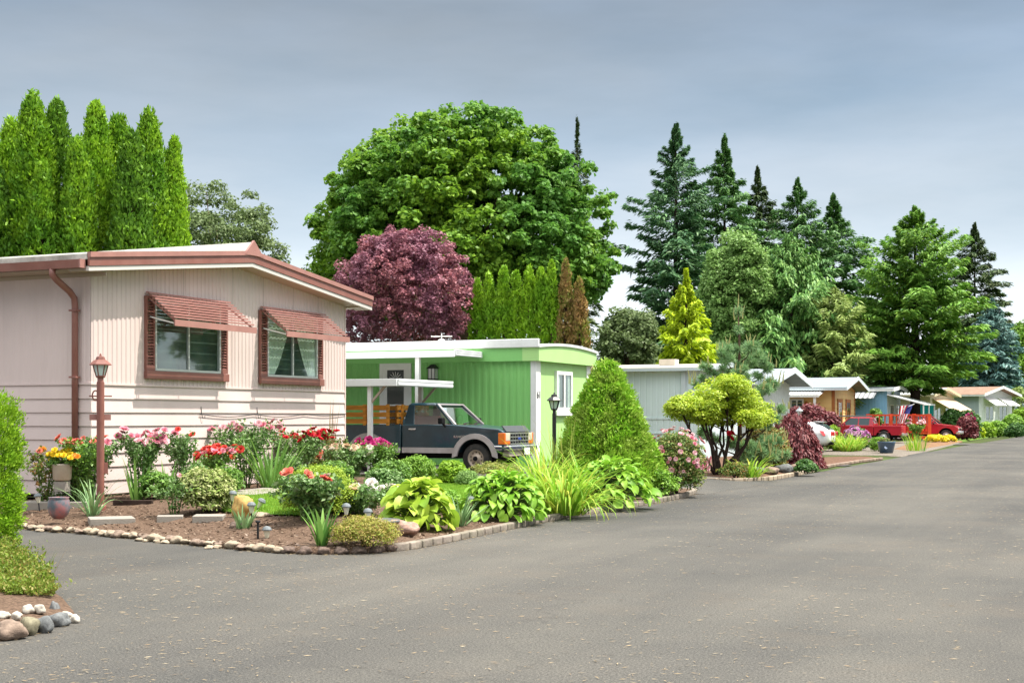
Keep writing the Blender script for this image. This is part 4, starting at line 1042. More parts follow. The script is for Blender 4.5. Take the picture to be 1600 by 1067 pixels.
def broadleaf(name, label, base, ztop, zc, rx, rz_up, rz_dn, m, seed, lobes=10, clumps=240, per=170, size=.30, cr=(.7, 1.3), trunk_r=.35, group=None, cat='tree', ry=None, off=(0, 0), asp=.6, limbs=7, lobe_r=.42, flat=1.0):
    g = np.random.default_rng(seed); root = tag(empty(name, base), label, cat, group)
    ry = ry or rx
    # uneven dome: a few big lobes, each carrying clumps
    ld = rs_dirs(g, lobes * 3); ld = ld[:lobes]; ld[:, 2] = np.where(ld[:, 2] < -.5, -ld[:, 2], ld[:, 2])
    C = []
    def env(d, s=1.0):
        d = d.copy(); lo = d[:, 2] < 0; d[lo, :2] /= np.maximum(np.linalg.norm(d[lo, :2], axis=1, keepdims=True), .35) ** (1 - flat)   # flat < 1: a dome with a wide skirt
        rz = np.where(d[:, 2] > 0, rz_up, rz_dn)
        return d * np.stack([np.full(len(d), rx), np.full(len(d), ry), rz], 1) * np.asarray(s)[:, None]
    lc = env(ld, np.full(lobes, .62))
    d = rs_dirs(g, clumps); p1 = env(d, .62 + .36 * g.random(clumps))
    k = clumps // 3; li = g.integers(0, lobes, k); d2 = rs_dirs(g, k); p2 = lc[li] + env(d2, lobe_r * (.75 + .3 * g.random(k)))
    C = np.concatenate([p1, p2]) ; C[:, 2] = np.maximum(C[:, 2], -rz_dn * 1.02)
    C += np.array([off[0], off[1], zc])
    Rd = cr[0] + (cr[1] - cr[0]) * g.random(len(C))
    V = clump_leaves(g, C, Rd, per, size, asp=asp, up=.5, squash=.95, outw=.5, inner=.2, pw=.5)
    part('crown', quads_mesh('crown', V), m, root)
    t = MB(); zt = zc - rz_dn * .3
    t.tube([(0, 0, -.1), (.05, .02, zt * .4), (off[0] * .4, off[1] * .4, zt), (off[0], off[1], zc + rz_up * .5)], [trunk_r * 1.25, trunk_r, trunk_r * .75, trunk_r * .15], 9)
    for i in range(limbs):
        c = C[g.integers(0, len(C))]; a = Vector((off[0] * .3, off[1] * .3, zt * (.55 + .4 * g.random()))); b = Vector(c)
        t.tube([a, a.lerp(b, .5) + Vector((0, 0, -.05 * (b - a).length)), b], [trunk_r * .4, trunk_r * .22, trunk_r * .06], 6)
    t.build('trunk', M_bark, root, smooth=True)
    return root

def conifer(name, label, base, height, rad, m, seed, nb=150, k=60, t0=.06, p=.85, rise=.15, droop=.35, spray=.5, asp=.26, hang=.25, trunk_r=.3, jag=.25, group=None, cat='tree', lean=0, airy=0.0, tip=None, squash=1.0):
    g = np.random.default_rng(seed); root = tag(empty(name, base), label, cat, group)
    t = t0 + (1 - t0) * (np.arange(nb) + .5) / nb; t = 1 - (1 - t) ** 1.12
    az = np.arange(nb) * 2.39996 + g.normal(size=nb) * .3
    Lb = rad * np.maximum((1 - t) ** p * np.minimum(1, .22 + (1 - t) / .30), .025) * (1 - jag + 2 * jag * g.random(nb)) * np.clip(.45 + (t - t0) * 6, .45, 1)
    z = t * height
    dx, dy = np.cos(az), np.sin(az)
    s = (.12 + .9 * g.random((nb, k)) ** .7)
    curve = lambda s: Lb[:, None] * (rise * s * (1.0 + t[:, None]) - droop * s ** 2 * (1.15 - t[:, None]))
    wob = g.normal(size=(nb, 1)) * .0
    fan = g.choice([-1, 1], size=(nb, k)) * g.random((nb, k)) * .30 * Lb[:, None] * (1 - s * .55)
    X = dx[:, None] * s * Lb[:, None] - dy[:, None] * fan
    Yy = dy[:, None] * s * Lb[:, None] * squash + dx[:, None] * fan
    Z = z[:, None] + curve(s) - hang * np.abs(fan) * .6 + g.normal(size=(nb, k)) * spray * .16 - hang * spray * g.random((nb, k))
    c = np.stack([X, Yy, Z], -1).reshape(-1, 3)
    sd = np.sign(fan); out = .75
    ax = np.stack([dx[:, None] * out - dy[:, None] * sd * .7, dy[:, None] * out + dx[:, None] * sd * .7, np.full((nb, k), -.1) - hang * 1.6 * g.random((nb, k)) + .35 * (t[:, None] > .9)], -1).reshape(-1, 3)
    ax += g.normal(size=ax.shape) * .22
    nn = nrm(np.stack([dx[:, None].repeat(k, 1) * .35, dy[:, None].repeat(k, 1) * .35, np.ones((nb, k))], -1).reshape(-1, 3) + g.normal(size=ax.shape) * .45)
    sz = spray * (.6 + .7 * g.random(nb * k)) * np.repeat(np.clip(.35 + (1 - t) * 1.3, .3, 1), k)
    V = leaves(c, ax, nn, sz, asp, .2)
    # leader
    n2 = 40; zz = height * (1 - .06 * g.random(n2)); a2 = g.random(n2) * 6.28
    c2 = np.stack([np.cos(a2) * .1, np.sin(a2) * .1, zz], -1); V2 = leaves(c2, np.stack([np.cos(a2) * .5, np.sin(a2) * .5, np.full(n2, .9)], -1), rs_dirs(g, n2), np.full(n2, spray * .5), asp)
    part('crown', quads_mesh('crown', np.concatenate([V, V2])), m, root)
    tm = MB(); tm.tube([(0, 0, -.1), (0, 0, height * .5), (0, 0, height * .985)], [trunk_r, trunk_r * .55, .03], 8)
    for i in range(0, nb, 2):
        e_ = Vector((dx[i] * Lb[i] * .8, dy[i] * Lb[i] * .8 * squash, z[i] + Lb[i] * (rise * .8 * (1 + t[i]) - droop * .64 * (1.15 - t[i]))))
        mid = Vector((dx[i] * Lb[i] * .4, dy[i] * Lb[i] * .4 * squash, z[i] + Lb[i] * (rise * .4 * (1 + t[i]) - droop * .16 * (1.15 - t[i]))))
        tm.tube([(0, 0, z[i]), mid, e_], [max(.02, trunk_r * .2 * (1 - t[i])), max(.015, trunk_r * .13 * (1 - t[i])), .008], 4, cap=False)
    tm.build('trunk', M_barkd, root, smooth=True, fixn=False)
    return root

def column_mesh(seed, height, rad, n=260, per=36, size=.22, tipsharp=.55, base=.12):
    g = np.random.default_rng(seed); t = g.random(n) ** .9; az = g.random(n) * 6.283
    prof = lambda t: rad * np.minimum(1, (.55 + t * 3)) * np.clip((1 - t), 0, 1) ** tipsharp * 1.12
    r = prof(t) * (.74 + .3 * g.random(n))
    C = np.stack([np.cos(az) * r, np.sin(az) * r, base + t * (height - base)], -1)
    Rd = rad * (.22 + .22 * g.random(n)) * (1.05 - t * .55)
    N = n * per; dirs = rs_dirs(g, N); dirs[:, 2] *= 1.5; dirs = nrm(dirs)
    cc = np.repeat(C, per, 0); rr = np.repeat(Rd, per) * (.4 + .7 * g.random(N))
    off = dirs * rr[:, None]; off[:, 2] *= 1.7
    out = np.repeat(np.stack([np.cos(az), np.sin(az), np.zeros(n)], -1), per, 0)
    ax = nrm(out * .55 + np.array([0, 0, 1.0]) + g.normal(size=(N, 3)) * .45)
    nn = nrm(out + g.normal(size=(N, 3)) * .7)
    return quads_mesh('crown', leaves(cc + off, ax, nn, size * (.6 + .8 * g.random(N)), .42, .2))
def columnar(label, base, height, rad, m, seed, group=None, me=None, name='arborvitae', cat='tree', **kw):
    root = tag(empty(name, base), label, cat, group)
    part('crown', me or column_mesh(seed, height, rad, **kw), m, root)
    MB().tube([(0, 0, -.1), (0, 0, height * .8)], [.12, .03], 6).build('trunk', M_bark, root)
    return root

# ---- foliage colours
F_arb = leafmat('arborvitae_leaf', [(0.146, 0.303, 0.013), (0.224, 0.410, 0.020), (0.312, 0.527, 0.029), (0.078, 0.185, 0.013)], .3, clump=(0.085, 0.232, 0.017), cscale=1.1)
F_arb2 = leafmat('arborvitae_leaf_pale', [(0.247, 0.454, 0.020), (0.341, 0.557, 0.031), (0.155, 0.310, 0.020)], .3, clump=(0.154, 0.349, 0.020), cscale=1.0)
F_arbd = leafmat('arborvitae_leaf_deep', [(0.101, 0.230, 0.019), (0.157, 0.313, 0.024), (0.211, 0.395, 0.027), (0.065, 0.157, 0.019)], .3, clump=(0.083, 0.203, 0.019), cscale=1.0)
F_arbbr = leafmat('arborvitae_browning', [(0.216, 0.324, 0.034), (0.297, 0.216, 0.068), (0.378, 0.230, 0.095), (0.162, 0.270, 0.027)], .25, clump=(0.365, 0.203, 0.081), cscale=1.2)
F_maple = leafmat('maple_leaf', [(0.127, 0.253, 0.023), (0.180, 0.333, 0.028), (0.279, 0.451, 0.036), (0.090, 0.217, 0.032)], .38, clump=(0.090, 0.243, 0.045), cscale=.16)
F_plum = leafmat('plum_leaf', [(.20, .075, .10), (.34, .13, .155), (.52, .20, .22), (.15, .065, .095)], .25, clump=(.24, .10, .15), cscale=.6)
F_grey = leafmat('greygreen_leaf', [(.10, .155, .05), (.15, .21, .075), (.20, .26, .11)], .3)
F_fir = leafmat('fir_needle', [(0.055, 0.146, 0.063), (0.093, 0.209, 0.088), (0.168, 0.307, 0.119), (0.037, 0.105, 0.051)], .12, gloss=.2)
F_firg = leafmat('fir_needle_green', [(0.060, 0.161, 0.045), (0.096, 0.217, 0.060), (0.169, 0.315, 0.081)], .12, gloss=.2)
F_firb = leafmat('fir_needle_olive', [(0.058, 0.109, 0.032), (0.095, 0.153, 0.045), (0.045, 0.089, 0.038), (0.128, 0.153, 0.064)], .12, gloss=.2)
F_big = leafmat('conifer_bright', [(0.067, 0.178, 0.031), (0.115, 0.258, 0.031), (0.248, 0.408, 0.053), (0.142, 0.302, 0.040)], .2, gloss=.2, clump=(0.199, 0.398, 0.062), cscale=.35)
F_weep = leafmat('weeping_needle', [(0.097, 0.246, 0.053), (0.158, 0.334, 0.079), (0.282, 0.466, 0.123), (0.062, 0.176, 0.053)], .18, gloss=.2)
F_feath = leafmat('feathery_leaf', [(0.306, 0.414, 0.108), (0.396, 0.495, 0.153), (0.234, 0.342, 0.090)], .3)
F_pale = leafmat('pale_green_leaf', [(0.162, 0.297, 0.072), (0.225, 0.378, 0.099), (0.297, 0.450, 0.135)], .3)
F_yel = leafmat('golden_needle', [(0.414, 0.552, 0.020), (0.552, 0.662, 0.028), (0.304, 0.456, 0.020)], .3)
F_blue = leafmat('blue_needle', [(0.081, 0.176, 0.162), (0.121, 0.243, 0.216), (0.176, 0.311, 0.270)], .1)
F_shrub = leafmat('shrub_leaf', [(0.121, 0.270, 0.027), (0.203, 0.378, 0.041), (0.297, 0.486, 0.068)], .3)
F_dark = leafmat('dark_leaf', [(0.041, 0.115, 0.027), (0.068, 0.176, 0.034), (0.115, 0.243, 0.041)], .25, gloss=.35)

# ---- behind the pink home: tall arborvitae
arb = [(-30, 205, 32, 53), (18, 198, 32, 53.5), (52, 158, 30, 52), (88, 163, 28, 53), (122, 222, 24, 51), (150, 170, 34, 52.4), (185, 190, 28, 53.4), (206, 212, 26, 51.2), (233, 186, 33, 52), (272, 222, 25, 52.6), (66, 262, 26, 50.8), (-5, 270, 28, 51.5)]
al_ = ['tall arborvitae with a single sharp top', 'tall arborvitae with a ragged top', 'lower bright arborvitae in front of the tall ones']
arb_lab = ['arborvitae cut by the photograph edge, farthest from the broad tree', 'rounded arborvitae beside the tallest twin tops', 'one of the two tallest arborvitae behind the pink home, nearer the outer edge', 'one of the two tallest arborvitae behind the pink home, nearer the street',
           'low bright yellow green arborvitae in front of the gap after the tallest tops', 'tall broad arborvitae in the middle of the row behind the pink home', 'narrow arborvitae tucked against the broad middle one', 'low slim arborvitae before the dip in the row', 'isolated dome topped arborvitae second from the street end of the row',
           'short slim arborvitae closing the street end of the tall row', 'low bushy arborvitae in front of the tallest tops', 'low arborvitae above the pink home eave at the outer edge']
for i, (px, py, hw_, Y) in enumerate(arb):
    b = AT(px, Y); hgt = P(px, py, Y).z
    columnar(arb_lab[i], b, hgt - b.z, hw_ / FPX * Y * (1.5 + .35 * ((i * 7) % 5) / 4 if i != 9 else 1.3), [F_arb, F_arb2, F_arb, F_arbd][(i * 5) % 4], 100 + i, group='tall arborvitae behind the pink home', n=640, per=52, size=.18, tipsharp=.52)
broadleaf('broadleaf_tree', 'loose grey green tree behind the end of the tall arborvitae row', AT(350, 75), 0, 8.9, 3.9, 5.2, 4.5, F_grey, 21, lobes=8, clumps=210, per=110, size=.19, cr=(.4, .75), trunk_r=.25, off=(-.4, 0))
# ---- the big maple
Ym = 85.0; bm = AT(722, Ym); s_ = Ym / FPX
broadleaf('maple_tree', 'huge round crowned green maple towering over the green home', bm, 0, 1.6 + (652 - 395) * s_, 246 * s_, 228 * s_, 120 * s_, F_maple, 5, lobes=26, clumps=1700, per=95, size=.30, cr=(.3, .75), trunk_r=.5, limbs=24, lobe_r=.30, asp=.75, ry=7.5, flat=.55)
# ---- purple plum
Yp = 50.5; s_ = Yp / FPX
broadleaf('plum_tree', 'purple leaved plum tree behind the roof of the green home', AT(632, Yp), 0, 1.6 + (652 - 470) * s_, 114 * s_, 112 * s_, 95 * s_, F_plum, 9, lobes=12, clumps=620, per=80, size=.115, cr=(.14, .34), trunk_r=.14, limbs=14, asp=.6, lobe_r=.40, flat=.65)
# ---- clipped arborvitae row
row2 = [(746, 440), (764, 452 - 22), (787, 420), (806, 424), (826, 419), (846, 424), (862, 412), (884, 411), (906, 440)]
lab2 = ['shortest arborvitae of the clipped row, touching the purple plum', 'slim arborvitae second from the purple plum in the clipped row', 'third arborvitae from the plum with a blunt top', 'narrow arborvitae between two blunt tops in the clipped row', 'middle arborvitae of the clipped row behind the green home',
        'pointed arborvitae just past the middle of the clipped row', 'tallest bright arborvitae near the browning ones', 'arborvitae with browning foliage next to the green ones', 'brown dying arborvitae ending the clipped row towards the street']
for i, (px, py) in enumerate(row2):
    Y = 49.9 - i * .2; b = AT(px, Y); hgt = P(px, py, Y).z
    columnar(lab2[i], b, hgt - b.z, (19 + (i % 3)) / FPX * Y * 1.2, F_arbbr if i >= 7 else F_arb2, 140 + i, group='clipped arborvitae row behind the green home', n=260, per=40, size=.14, tipsharp=.62)
# ---- conifers along the skyline
def con(px, py, hw_, Y, label, m, seed, **kw):
    b = AT(px, Y); hgt = P(px, py, Y).z - b.z
    return conifer('conifer_tree', label, b, hgt, hw_ / FPX * Y * 1.55, m, seed, **kw)
con(902, 186, 50, 125, 'dark conifer whose thin top shows beside the maple crown', F_firb, 31, nb=110, k=50, spray=.8, jag=.35)
con(1056, 196, 84, 116, 'tallest blue green fir on the skyline with long uneven boughs', F_fir, 32, nb=150, k=230, spray=.70, jag=.42, droop=.22, rise=.26, p=.56, trunk_r=.4)
con(1132, 213, 80, 124, 'dark fir standing close behind the tallest blue green fir', F_firg, 33, nb=140, k=230, spray=.78, jag=.36, p=.6)
con(1184, 262, 68, 128, 'slender dark fir with a thin crown on the skyline', F_firb, 34, nb=110, k=190, spray=.8, jag=.38, p=.62)
con(1246, 280, 82, 122, 'dark fir rising behind the drooping soft green conifer', F_firg, 35, nb=135, k=200, spray=.75, jag=.34, p=.55)
con(1302, 305, 86, 124, 'dark green fir with layered boughs above the feathery light tree', F_firg, 36, nb=130, k=220, spray=.75, jag=.3, p=.58)
con(1430, 326, 88, 106, 'big bright tipped conifer with a bare trunk beside the street', F_big, 37, nb=170, k=270, spray=.6, asp=.28, t0=.17, jag=.36, p=.5, rise=.34, droop=.30, trunk_r=.45)
con(1523, 350, 58, 172, 'dark brownish conifer behind the blue spruce', F_firb, 38, nb=140, k=210, spray=.85, jag=.32, p=.55)
con(1550, 468, 42, 158, 'blue spruce behind the brown roofed white home', F_blue, 39, nb=140, k=100, spray=.8, p=.45, jag=.2)
con(1236, 366, 72, 104, 'soft green conifer with drooping pale tipped boughs', F_weep, 40, nb=130, k=190, spray=.62, asp=.3, rise=.4, droop=.62, hang=.9, jag=.3, p=.45)
con(1303, 448, 50, 103, 'feathery yellow green tree beside the drooping conifer', F_feath, 41, nb=170, k=100, spray=.65, asp=.2, rise=.5, droop=.2, jag=.3, p=.55)
con(1072, 421, 54, 70, 'golden yellow conifer above the pale blue home roof', F_yel, 42, nb=90, k=140, spray=.42, asp=.32, rise=.25, droop=.35, hang=.5, jag=.3, p=.74)
s_ = 103 / FPX
broadleaf('broadleaf_tree', 'pale green rounded tree between the tall firs and the drooping conifer', AT(1152, 103), 0, 1.6 + (652 - 470) * s_, 52 * s_, 104 * s_, 130 * s_, F_pale, 51, lobes=9, clumps=240, per=140, size=.26, cr=(.5, .9), trunk_r=.25)
s_ = 80 / FPX
broadleaf('broadleaf_tree', 'grey green small leaved tree between the green home and the golden conifer', AT(982, 80), 0, 1.6 + (652 - 545) * s_, 50 * s_, 56 * s_, 80 * s_, F_grey, 52, lobes=7, clumps=150, per=120, size=.2, cr=(.3, .6), trunk_r=.18)
for i, (px, py, hw_, Y, lab, mm) in enumerate([(1360, 520, 60, 135, 'dark round tree filling in behind the blue home', F_dark), (1500, 545, 60, 165, 'dense dark tree behind the cream home', F_dark), (1592, 505, 34, 170, 'bright green tree at the far bend of the street', F_shrub),
                                              (1205, 560, 60, 118, 'dense dark tree low behind the pale blue home', F_dark), (1580, 560, 40, 172, 'dark tree closing the far end of the street', F_dark), (1120, 540, 60, 110, 'dim green tree low behind the golden conifer', F_dark)]):
    s_ = Y / FPX; zt = P(px, py, Y).z
    broadleaf('broadleaf_tree', lab, AT(px, Y), 0, zt * .55, hw_ * s_, zt * .45, zt * .5, mm, 60 + i, lobes=7, clumps=150, per=110, size=.4, cr=(.6, 1.2), trunk_r=.3, group='trees filling the background')
for i, (px, py, lab) in enumerate([(1277, 577, 'small bright arborvitae behind the yellow home roof, nearer the pale homes'), (1293, 572, 'small bright arborvitae behind the yellow home roof, the taller of the pair')]):
    b = AT(px, 104); columnar(lab, b, P(px, py, 104).z, .45, F_arb2, 160 + i, n=120, per=30, size=.3, group='pair of small arborvitae')
# ================================================================ shrubs and garden plants
def shrub_leaves(g, rx, ry, rz, n, per, size, cr, z0=.0, asp=.5, up=.6, dome=.0):
    d = rs_dirs(g, n); d[:, 2] = np.where(d[:, 2] < -.8, -d[:, 2], d[:, 2])
    lo = d[:, 2] < 0; d[lo, :2] /= np.maximum(np.linalg.norm(d[lo, :2], axis=1, keepdims=True), .4) ** .8
    C = d * np.array([rx, ry, rz]) * (.68 + .3 * g.random(n))[:, None]; C[:, 2] += z0
    Rd = cr * (.7 + .6 * g.random(n))
    return clump_leaves(g, C, Rd, per, size, asp=asp, up=up)
def shrub(name, label, base, rx, rz, m, seed, n=90, per=60, size=.05, cr=.14, ry=None, z0=None, cat='shrub', group=None, stems=7, asp=.5):
    g = np.random.default_rng(seed); root = tag(empty(name, base), label, cat, group)
    z0 = rz * .46 if z0 is None else z0
    V = shrub_leaves(g, rx - cr * .7, (ry or rx) - cr * .7, rz * .6 - cr * .35, int(n * 1.5), per, size, cr, z0, asp)
    V = V[V[:, :, 2].min(1) > -.02]
    part('foliage', quads_mesh('foliage', V), m, root)
    t = MB()
    for i in range(stems):
        a = g.random() * 6.28; q = g.random() * .7
        t.tube([(.04 * math.cos(a), .04 * math.sin(a), -.02), (rx * .4 * q * math.cos(a), rx * .4 * q * math.sin(a), z0 * .6), (rx * .7 * q * math.cos(a), rx * .7 * q * math.sin(a), z0 + rz * .2)], [.018, .013, .005], 5)
    t.build('stem', M_barkd, root)
    return root
def bloom_mesh(name, cols, seed, petals=((6, 1.0, 1.05), (6, .85, .75), (6, .68, .5), (5, .5, .3), (3, .34, .12))):
    g = np.random.default_rng(seed); V = []
    for n, r, tilt in petals:
        a0 = g.random() * 6.28
        for i in range(n):
            a = a0 + 6.283 * i / n + g.normal() * .1; P_ = np.zeros((4, 3, 3))
            for u in range(4):
                for v in range(3):
                    f = u / 3; wv = (v - 1) * .62 * r * math.sin(.5 + f * 2.0) * (1.15 - .2 * f)
                    th = tilt * 1.25 * (.35 + .65 * f) + g.normal() * .03
                    rad = r * f * math.sin(th) * .9 + .06; zz = r * f * math.cos(th) * .75 + .18 * f * abs(v - 1) * r
                    P_[u, v] = (rad * math.cos(a) - wv * math.sin(a), rad * math.sin(a) + wv * math.cos(a), zz)
            V.append(P_)
    me = grid_strips_mesh(name, np.array(V)); me.materials.append(leafmat(name + '_petal', cols, .3, .2)); return me
B_pink = bloom_mesh('pink_bloom', [(.62, .10, .19), (.75, .26, .34), (.80, .42, .46)], 1)
B_lpink = bloom_mesh('pale_pink_bloom', [(.78, .42, .45), (.82, .60, .60), (.70, .25, .34)], 2)
B_red = bloom_mesh('red_bloom', [(.50, .008, .02), (.62, .02, .035), (.38, .005, .015)], 3)
B_rorange = bloom_mesh('scarlet_bloom', [(.68, .045, .03), (.75, .10, .07), (.58, .03, .035)], 4)
B_coral = bloom_mesh('coral_bloom', [(.74, .17, .11), (.80, .32, .22), (.66, .08, .07)], 5)
B_peach = bloom_mesh('peach_bloom', [(.80, .62, .42), (.82, .70, .55), (.74, .46, .30)], 6)
B_white = bloom_mesh('white_bloom', [(.80, .76, .68), (.82, .80, .74), (.78, .66, .62)], 7)
B_mag = bloom_mesh('magenta_bloom', [(.50, .02, .18), (.62, .06, .27), (.40, .01, .13)], 8)
B_yel = bloom_mesh('yellow_bloom', [(.80, .55, .01), (.82, .66, .04), (.75, .42, .01)], 9)
B_org = bloom_mesh('orange_bloom', [(.78, .22, .015), (.82, .35, .05)], 10)
B_pur = bloom_mesh('purple_bloom', [(.42, .12, .36), (.55, .22, .46), (.35, .08, .28)], 12)
B_lpur = bloom_mesh('pale_purple_bloom', [(.62, .32, .52), (.7, .42, .6)], 13)
F_rose = leafmat('rose_leaf', [(.075, .17, .04), (.12, .24, .05), (.19, .33, .09), (.28, .36, .18)], .25, gloss=.45)
F_roseg = leafmat('rose_leaf_fresh', [(.13, .27, .04), (.20, .36, .05), (.09, .20, .04)], .3, gloss=.4)
F_rosebr = leafmat('rose_leaf_bronze', [(.16, .20, .035), (.12, .22, .04), (.12, .15, .03), (.42, .20, .07)], .3, gloss=.3)
def rose(label, base, hgt, wid, blooms, m, seed, n=1500, leaf=.062, canes=9, bsize=.065, lowleaf=.18, name='rose_bush', cat='rose bush', ry=None, spots=None):
    """blooms: [(mesh, count)]; canes with leaves, a bloom on cane tips"""
    g = np.random.default_rng(seed); root = tag(empty(name, base), label, cat)
    t = MB(); tips = []; pts = []
    for i in range(canes):
        a = 6.283 * i / canes + g.normal() * .3; q = (.35 + .65 * g.random())
        h = hgt * (.72 + .3 * g.random()); e = Vector((wid * q * math.cos(a), (ry or wid) * q * math.sin(a), h))
        p0 = Vector((.05 * math.cos(a), .05 * math.sin(a), -.02)); p1 = Vector((e.x * .45, e.y * .45, h * .55)); P2 = [p0, p1, e]
        t.tube(P2, [.012, .009, .005], 5); tips.append(e)
        for s in range(3):
            b0 = p1.lerp(e, .2 + .25 * s); b1 = b0 + Vector((g.normal() * wid * .35, g.normal() * wid * .35, hgt * (.12 + .12 * g.random()))); t.tube([b0, b1], [.006, .003], 4); tips.append(b1)
            pts += [b0.lerp(b1, f) for f in (.3, .6, .9)]
        pts += [p0.lerp(p1, f) for f in (.5, .75, 1.0)] + [p1.lerp(e, f) for f in (.2, .4, .6, .8, .95)]
    t.build('stem', M_twig, root)
    A = np.array([tuple(p) for p in pts if p.z > hgt * lowleaf]); idx = g.integers(0, len(A), n)
    c = A[idx] + rs_dirs(g, n) * (wid * .22 * g.random(n) ** .5 + .015)[:, None]
    nn = nrm(rs_dirs(g, n) * .8 + np.array([0, 0, .8])); ax = np.cross(nn, rs_dirs(g, n)); ax[:, 2] -= .25
    V = leaves(c, ax, nn, leaf * (.6 + .8 * g.random(n)), .62, .2); V = V[V[:, :, 2].min(1) > 0]
    part('foliage', quads_mesh('foliage', V), m, root)
    tips.sort(key=lambda p: -p.z); k = 0
    for me, cnt in blooms:
        for i in range(cnt):
            if spots: p = Vector(spots[k % len(spots)])
            else:
                tp_ = tips[k % min(len(tips), max(6, int(len(tips) * .55)))]; p = tp_ + Vector((g.normal() * .05, g.normal() * .05, .02 + g.normal() * .03))
            k += 1
            o = D.objects.new('bloom', me); COL.objects.link(o); o.parent = root; o.location = p
            d = Vector((g.normal() * .5 + .15, g.normal() * .5 - .55, .8)); o.rotation_euler = d.to_track_quat('Z', 'Y').to_euler()
            s = bsize * (.75 + .5 * g.random()); o.scale = (s, s, s)
    return root
def strap_mesh(seed, n, length, width, spread=.6, bend=.9, r0=.08, rows=8, tipw=.05, up=1.0):
    g = np.random.default_rng(seed); V = np.zeros((n, rows, 3, 3))
    for i in range(n):
        a = g.random() * 6.283; b = r0 * g.random() ** .5; L_ = length * (.6 + .5 * g.random())
        th = spread * (.15 + .85 * g.random()); be = bend * (.3 + .9 * g.random())
        pos = np.array([b * math.cos(a), b * math.sin(a), -.01]); w = width * (.7 + .5 * g.random()); a += g.normal() * .25
        tw = g.normal() * .4
        for k in range(rows):
            f = k / (rows - 1); ang = th + be * f * f * 1.6
            if k: pos = pos + np.array([math.sin(ang) * math.cos(a), math.sin(ang) * math.sin(a), math.cos(ang) * up]) * L_ / (rows - 1)
            ww = w * (1 - f ** 2.2) + w * tipw; ss = np.array([-math.sin(a + tw * f), math.cos(a + tw * f), 0]) * ww / 2
            V[i, k, 0] = pos - ss; V[i, k, 1] = pos - np.array([0, 0, .18 * ww]); V[i, k, 2] = pos + ss
    return grid_strips_mesh('blades', V)
def strap(name, label, base, m, seed, n, length, width, cat='plant', group=None, **kw):
    root = tag(link_mesh(name, strap_mesh(seed, n, length, width, **kw), m), label, cat, group); root.location = base; return root
F_iris = leafmat('iris_blade', [(0.150, 0.315, 0.060), (0.240, 0.420, 0.090), (0.090, 0.225, 0.045)], .3)
F_day = leafmat('daylily_blade', [(0.172, 0.383, 0.026), (0.264, 0.475, 0.040), (0.370, 0.554, 0.066), (0.528, 0.502, 0.079)], .35)
F_yucca = leafmat('yucca_blade', [(0.162, 0.297, 0.121), (0.270, 0.405, 0.176), (0.108, 0.216, 0.081)], .2)
F_hosta = leafmat('hosta_leaf', [(0.149, 0.345, 0.023), (0.230, 0.437, 0.034), (0.322, 0.529, 0.057)], .3, gloss=.35)
F_hostal = leafmat('hosta_lime_leaf', [(0.330, 0.484, 0.044), (0.440, 0.572, 0.066), (0.242, 0.418, 0.039)], .3, gloss=.35)
def hosta(label, base, rad, hgt, m, seed, n=120, leaf=.26, asp=.62):
    g = np.random.default_rng(seed); R_, C_ = 6, 5; V = np.zeros((n, R_, C_, 3)); st = MB()
    for i in range(n):
        e = (i + .5) / n; e = e ** .6; a = i * 2.39996 + g.normal() * .2; L_ = leaf * (.55 + .6 * g.random()) * (.75 + .3 * e)
        r0 = rad * e * .72; z0_ = hgt * (1 - .78 * e ** 2.2) - .05 + g.normal() * .015
        pit = .55 - 1.15 * e ** 1.4 + g.normal() * .28; roll = g.normal() * .4; pos = np.array([r0 * math.cos(a), r0 * math.sin(a), max(.05, z0_)])
        pit += g.normal() * .2; st.tube([(0, 0, 0), (pos[0] * .5, pos[1] * .5, pos[2] * .8), tuple(pos)], .006, 4, cap=False)
        aa = a + g.normal() * .5; out = np.array([math.cos(aa), math.sin(aa), 0]); sd_ = np.array([-math.sin(aa), math.cos(aa), 0])
        for u in range(R_):
            f = u / (R_ - 1); pp = pit - 1.0 * f * f
            if u: pos = pos + (out * math.cos(pp) + np.array([0, 0, math.sin(pp)])) * L_ / (R_ - 1)
            w = L_ * asp * (math.sin(math.pi * min(1, .12 + .88 * f ** .75)) ** .8) * .5 + .002
            up_ = -out * math.sin(pp) + np.array([0, 0, math.cos(pp)])
            for v in range(C_):
                q = (v - 2) / 2; V[i, u, v] = pos + sd_ * w * q + up_ * (.22 * w * abs(q) + .05 * w * math.cos(v * 3.1)) + up_ * roll * w * q
    V[..., 2] = np.maximum(V[..., 2], .012)
    root = tag(empty('hosta_plant', base), label, 'hosta')
    part('foliage', grid_strips_mesh('foliage', V), m, root); st.build('stem', M_twig, root, fixn=False)
    return root
# rocks
def rock_mesh(seed, sub=3, rough=.36, flat=.72):
    b = bmesh.new(); bmesh.ops.create_icosphere(b, subdivisions=sub, radius=1.0); g = random.Random(seed)
    from mathutils import noise as nz_
    o = Vector((g.uniform(-50, 50), g.uniform(-50, 50), g.uniform(-50, 50)))
    for v in b.verts:
        d = v.co.normalized(); v.co = d * (1 + rough * nz_.noise(d * 1.3 + o) + rough * .4 * nz_.noise(d * 3.1 + o)); v.co.z *= flat
    me = D.meshes.new('rock'); b.to_mesh(me); b.free(); me.polygons.foreach_set('use_smooth', [True] * len(me.polygons)); return me
M_stone = mat('tan_stone', (.34, .27, .195), .8, .2, var=.3, vscale=2, bump=.3, bscale=8, dirt=(.28, .24, .2), dscale=3, damt=.6)
M_stoneb = mat('reddish_stone', (.24, .175, .135), .8, .2, var=.35, vscale=2, bump=.3, bscale=8)
M_stoned = mat('dark_cobble', (.12, .085, .07), .85, .2, var=.4, vscale=3, bump=.3, bscale=8, dirt=(.2, .15, .11), dscale=4, damt=.6)
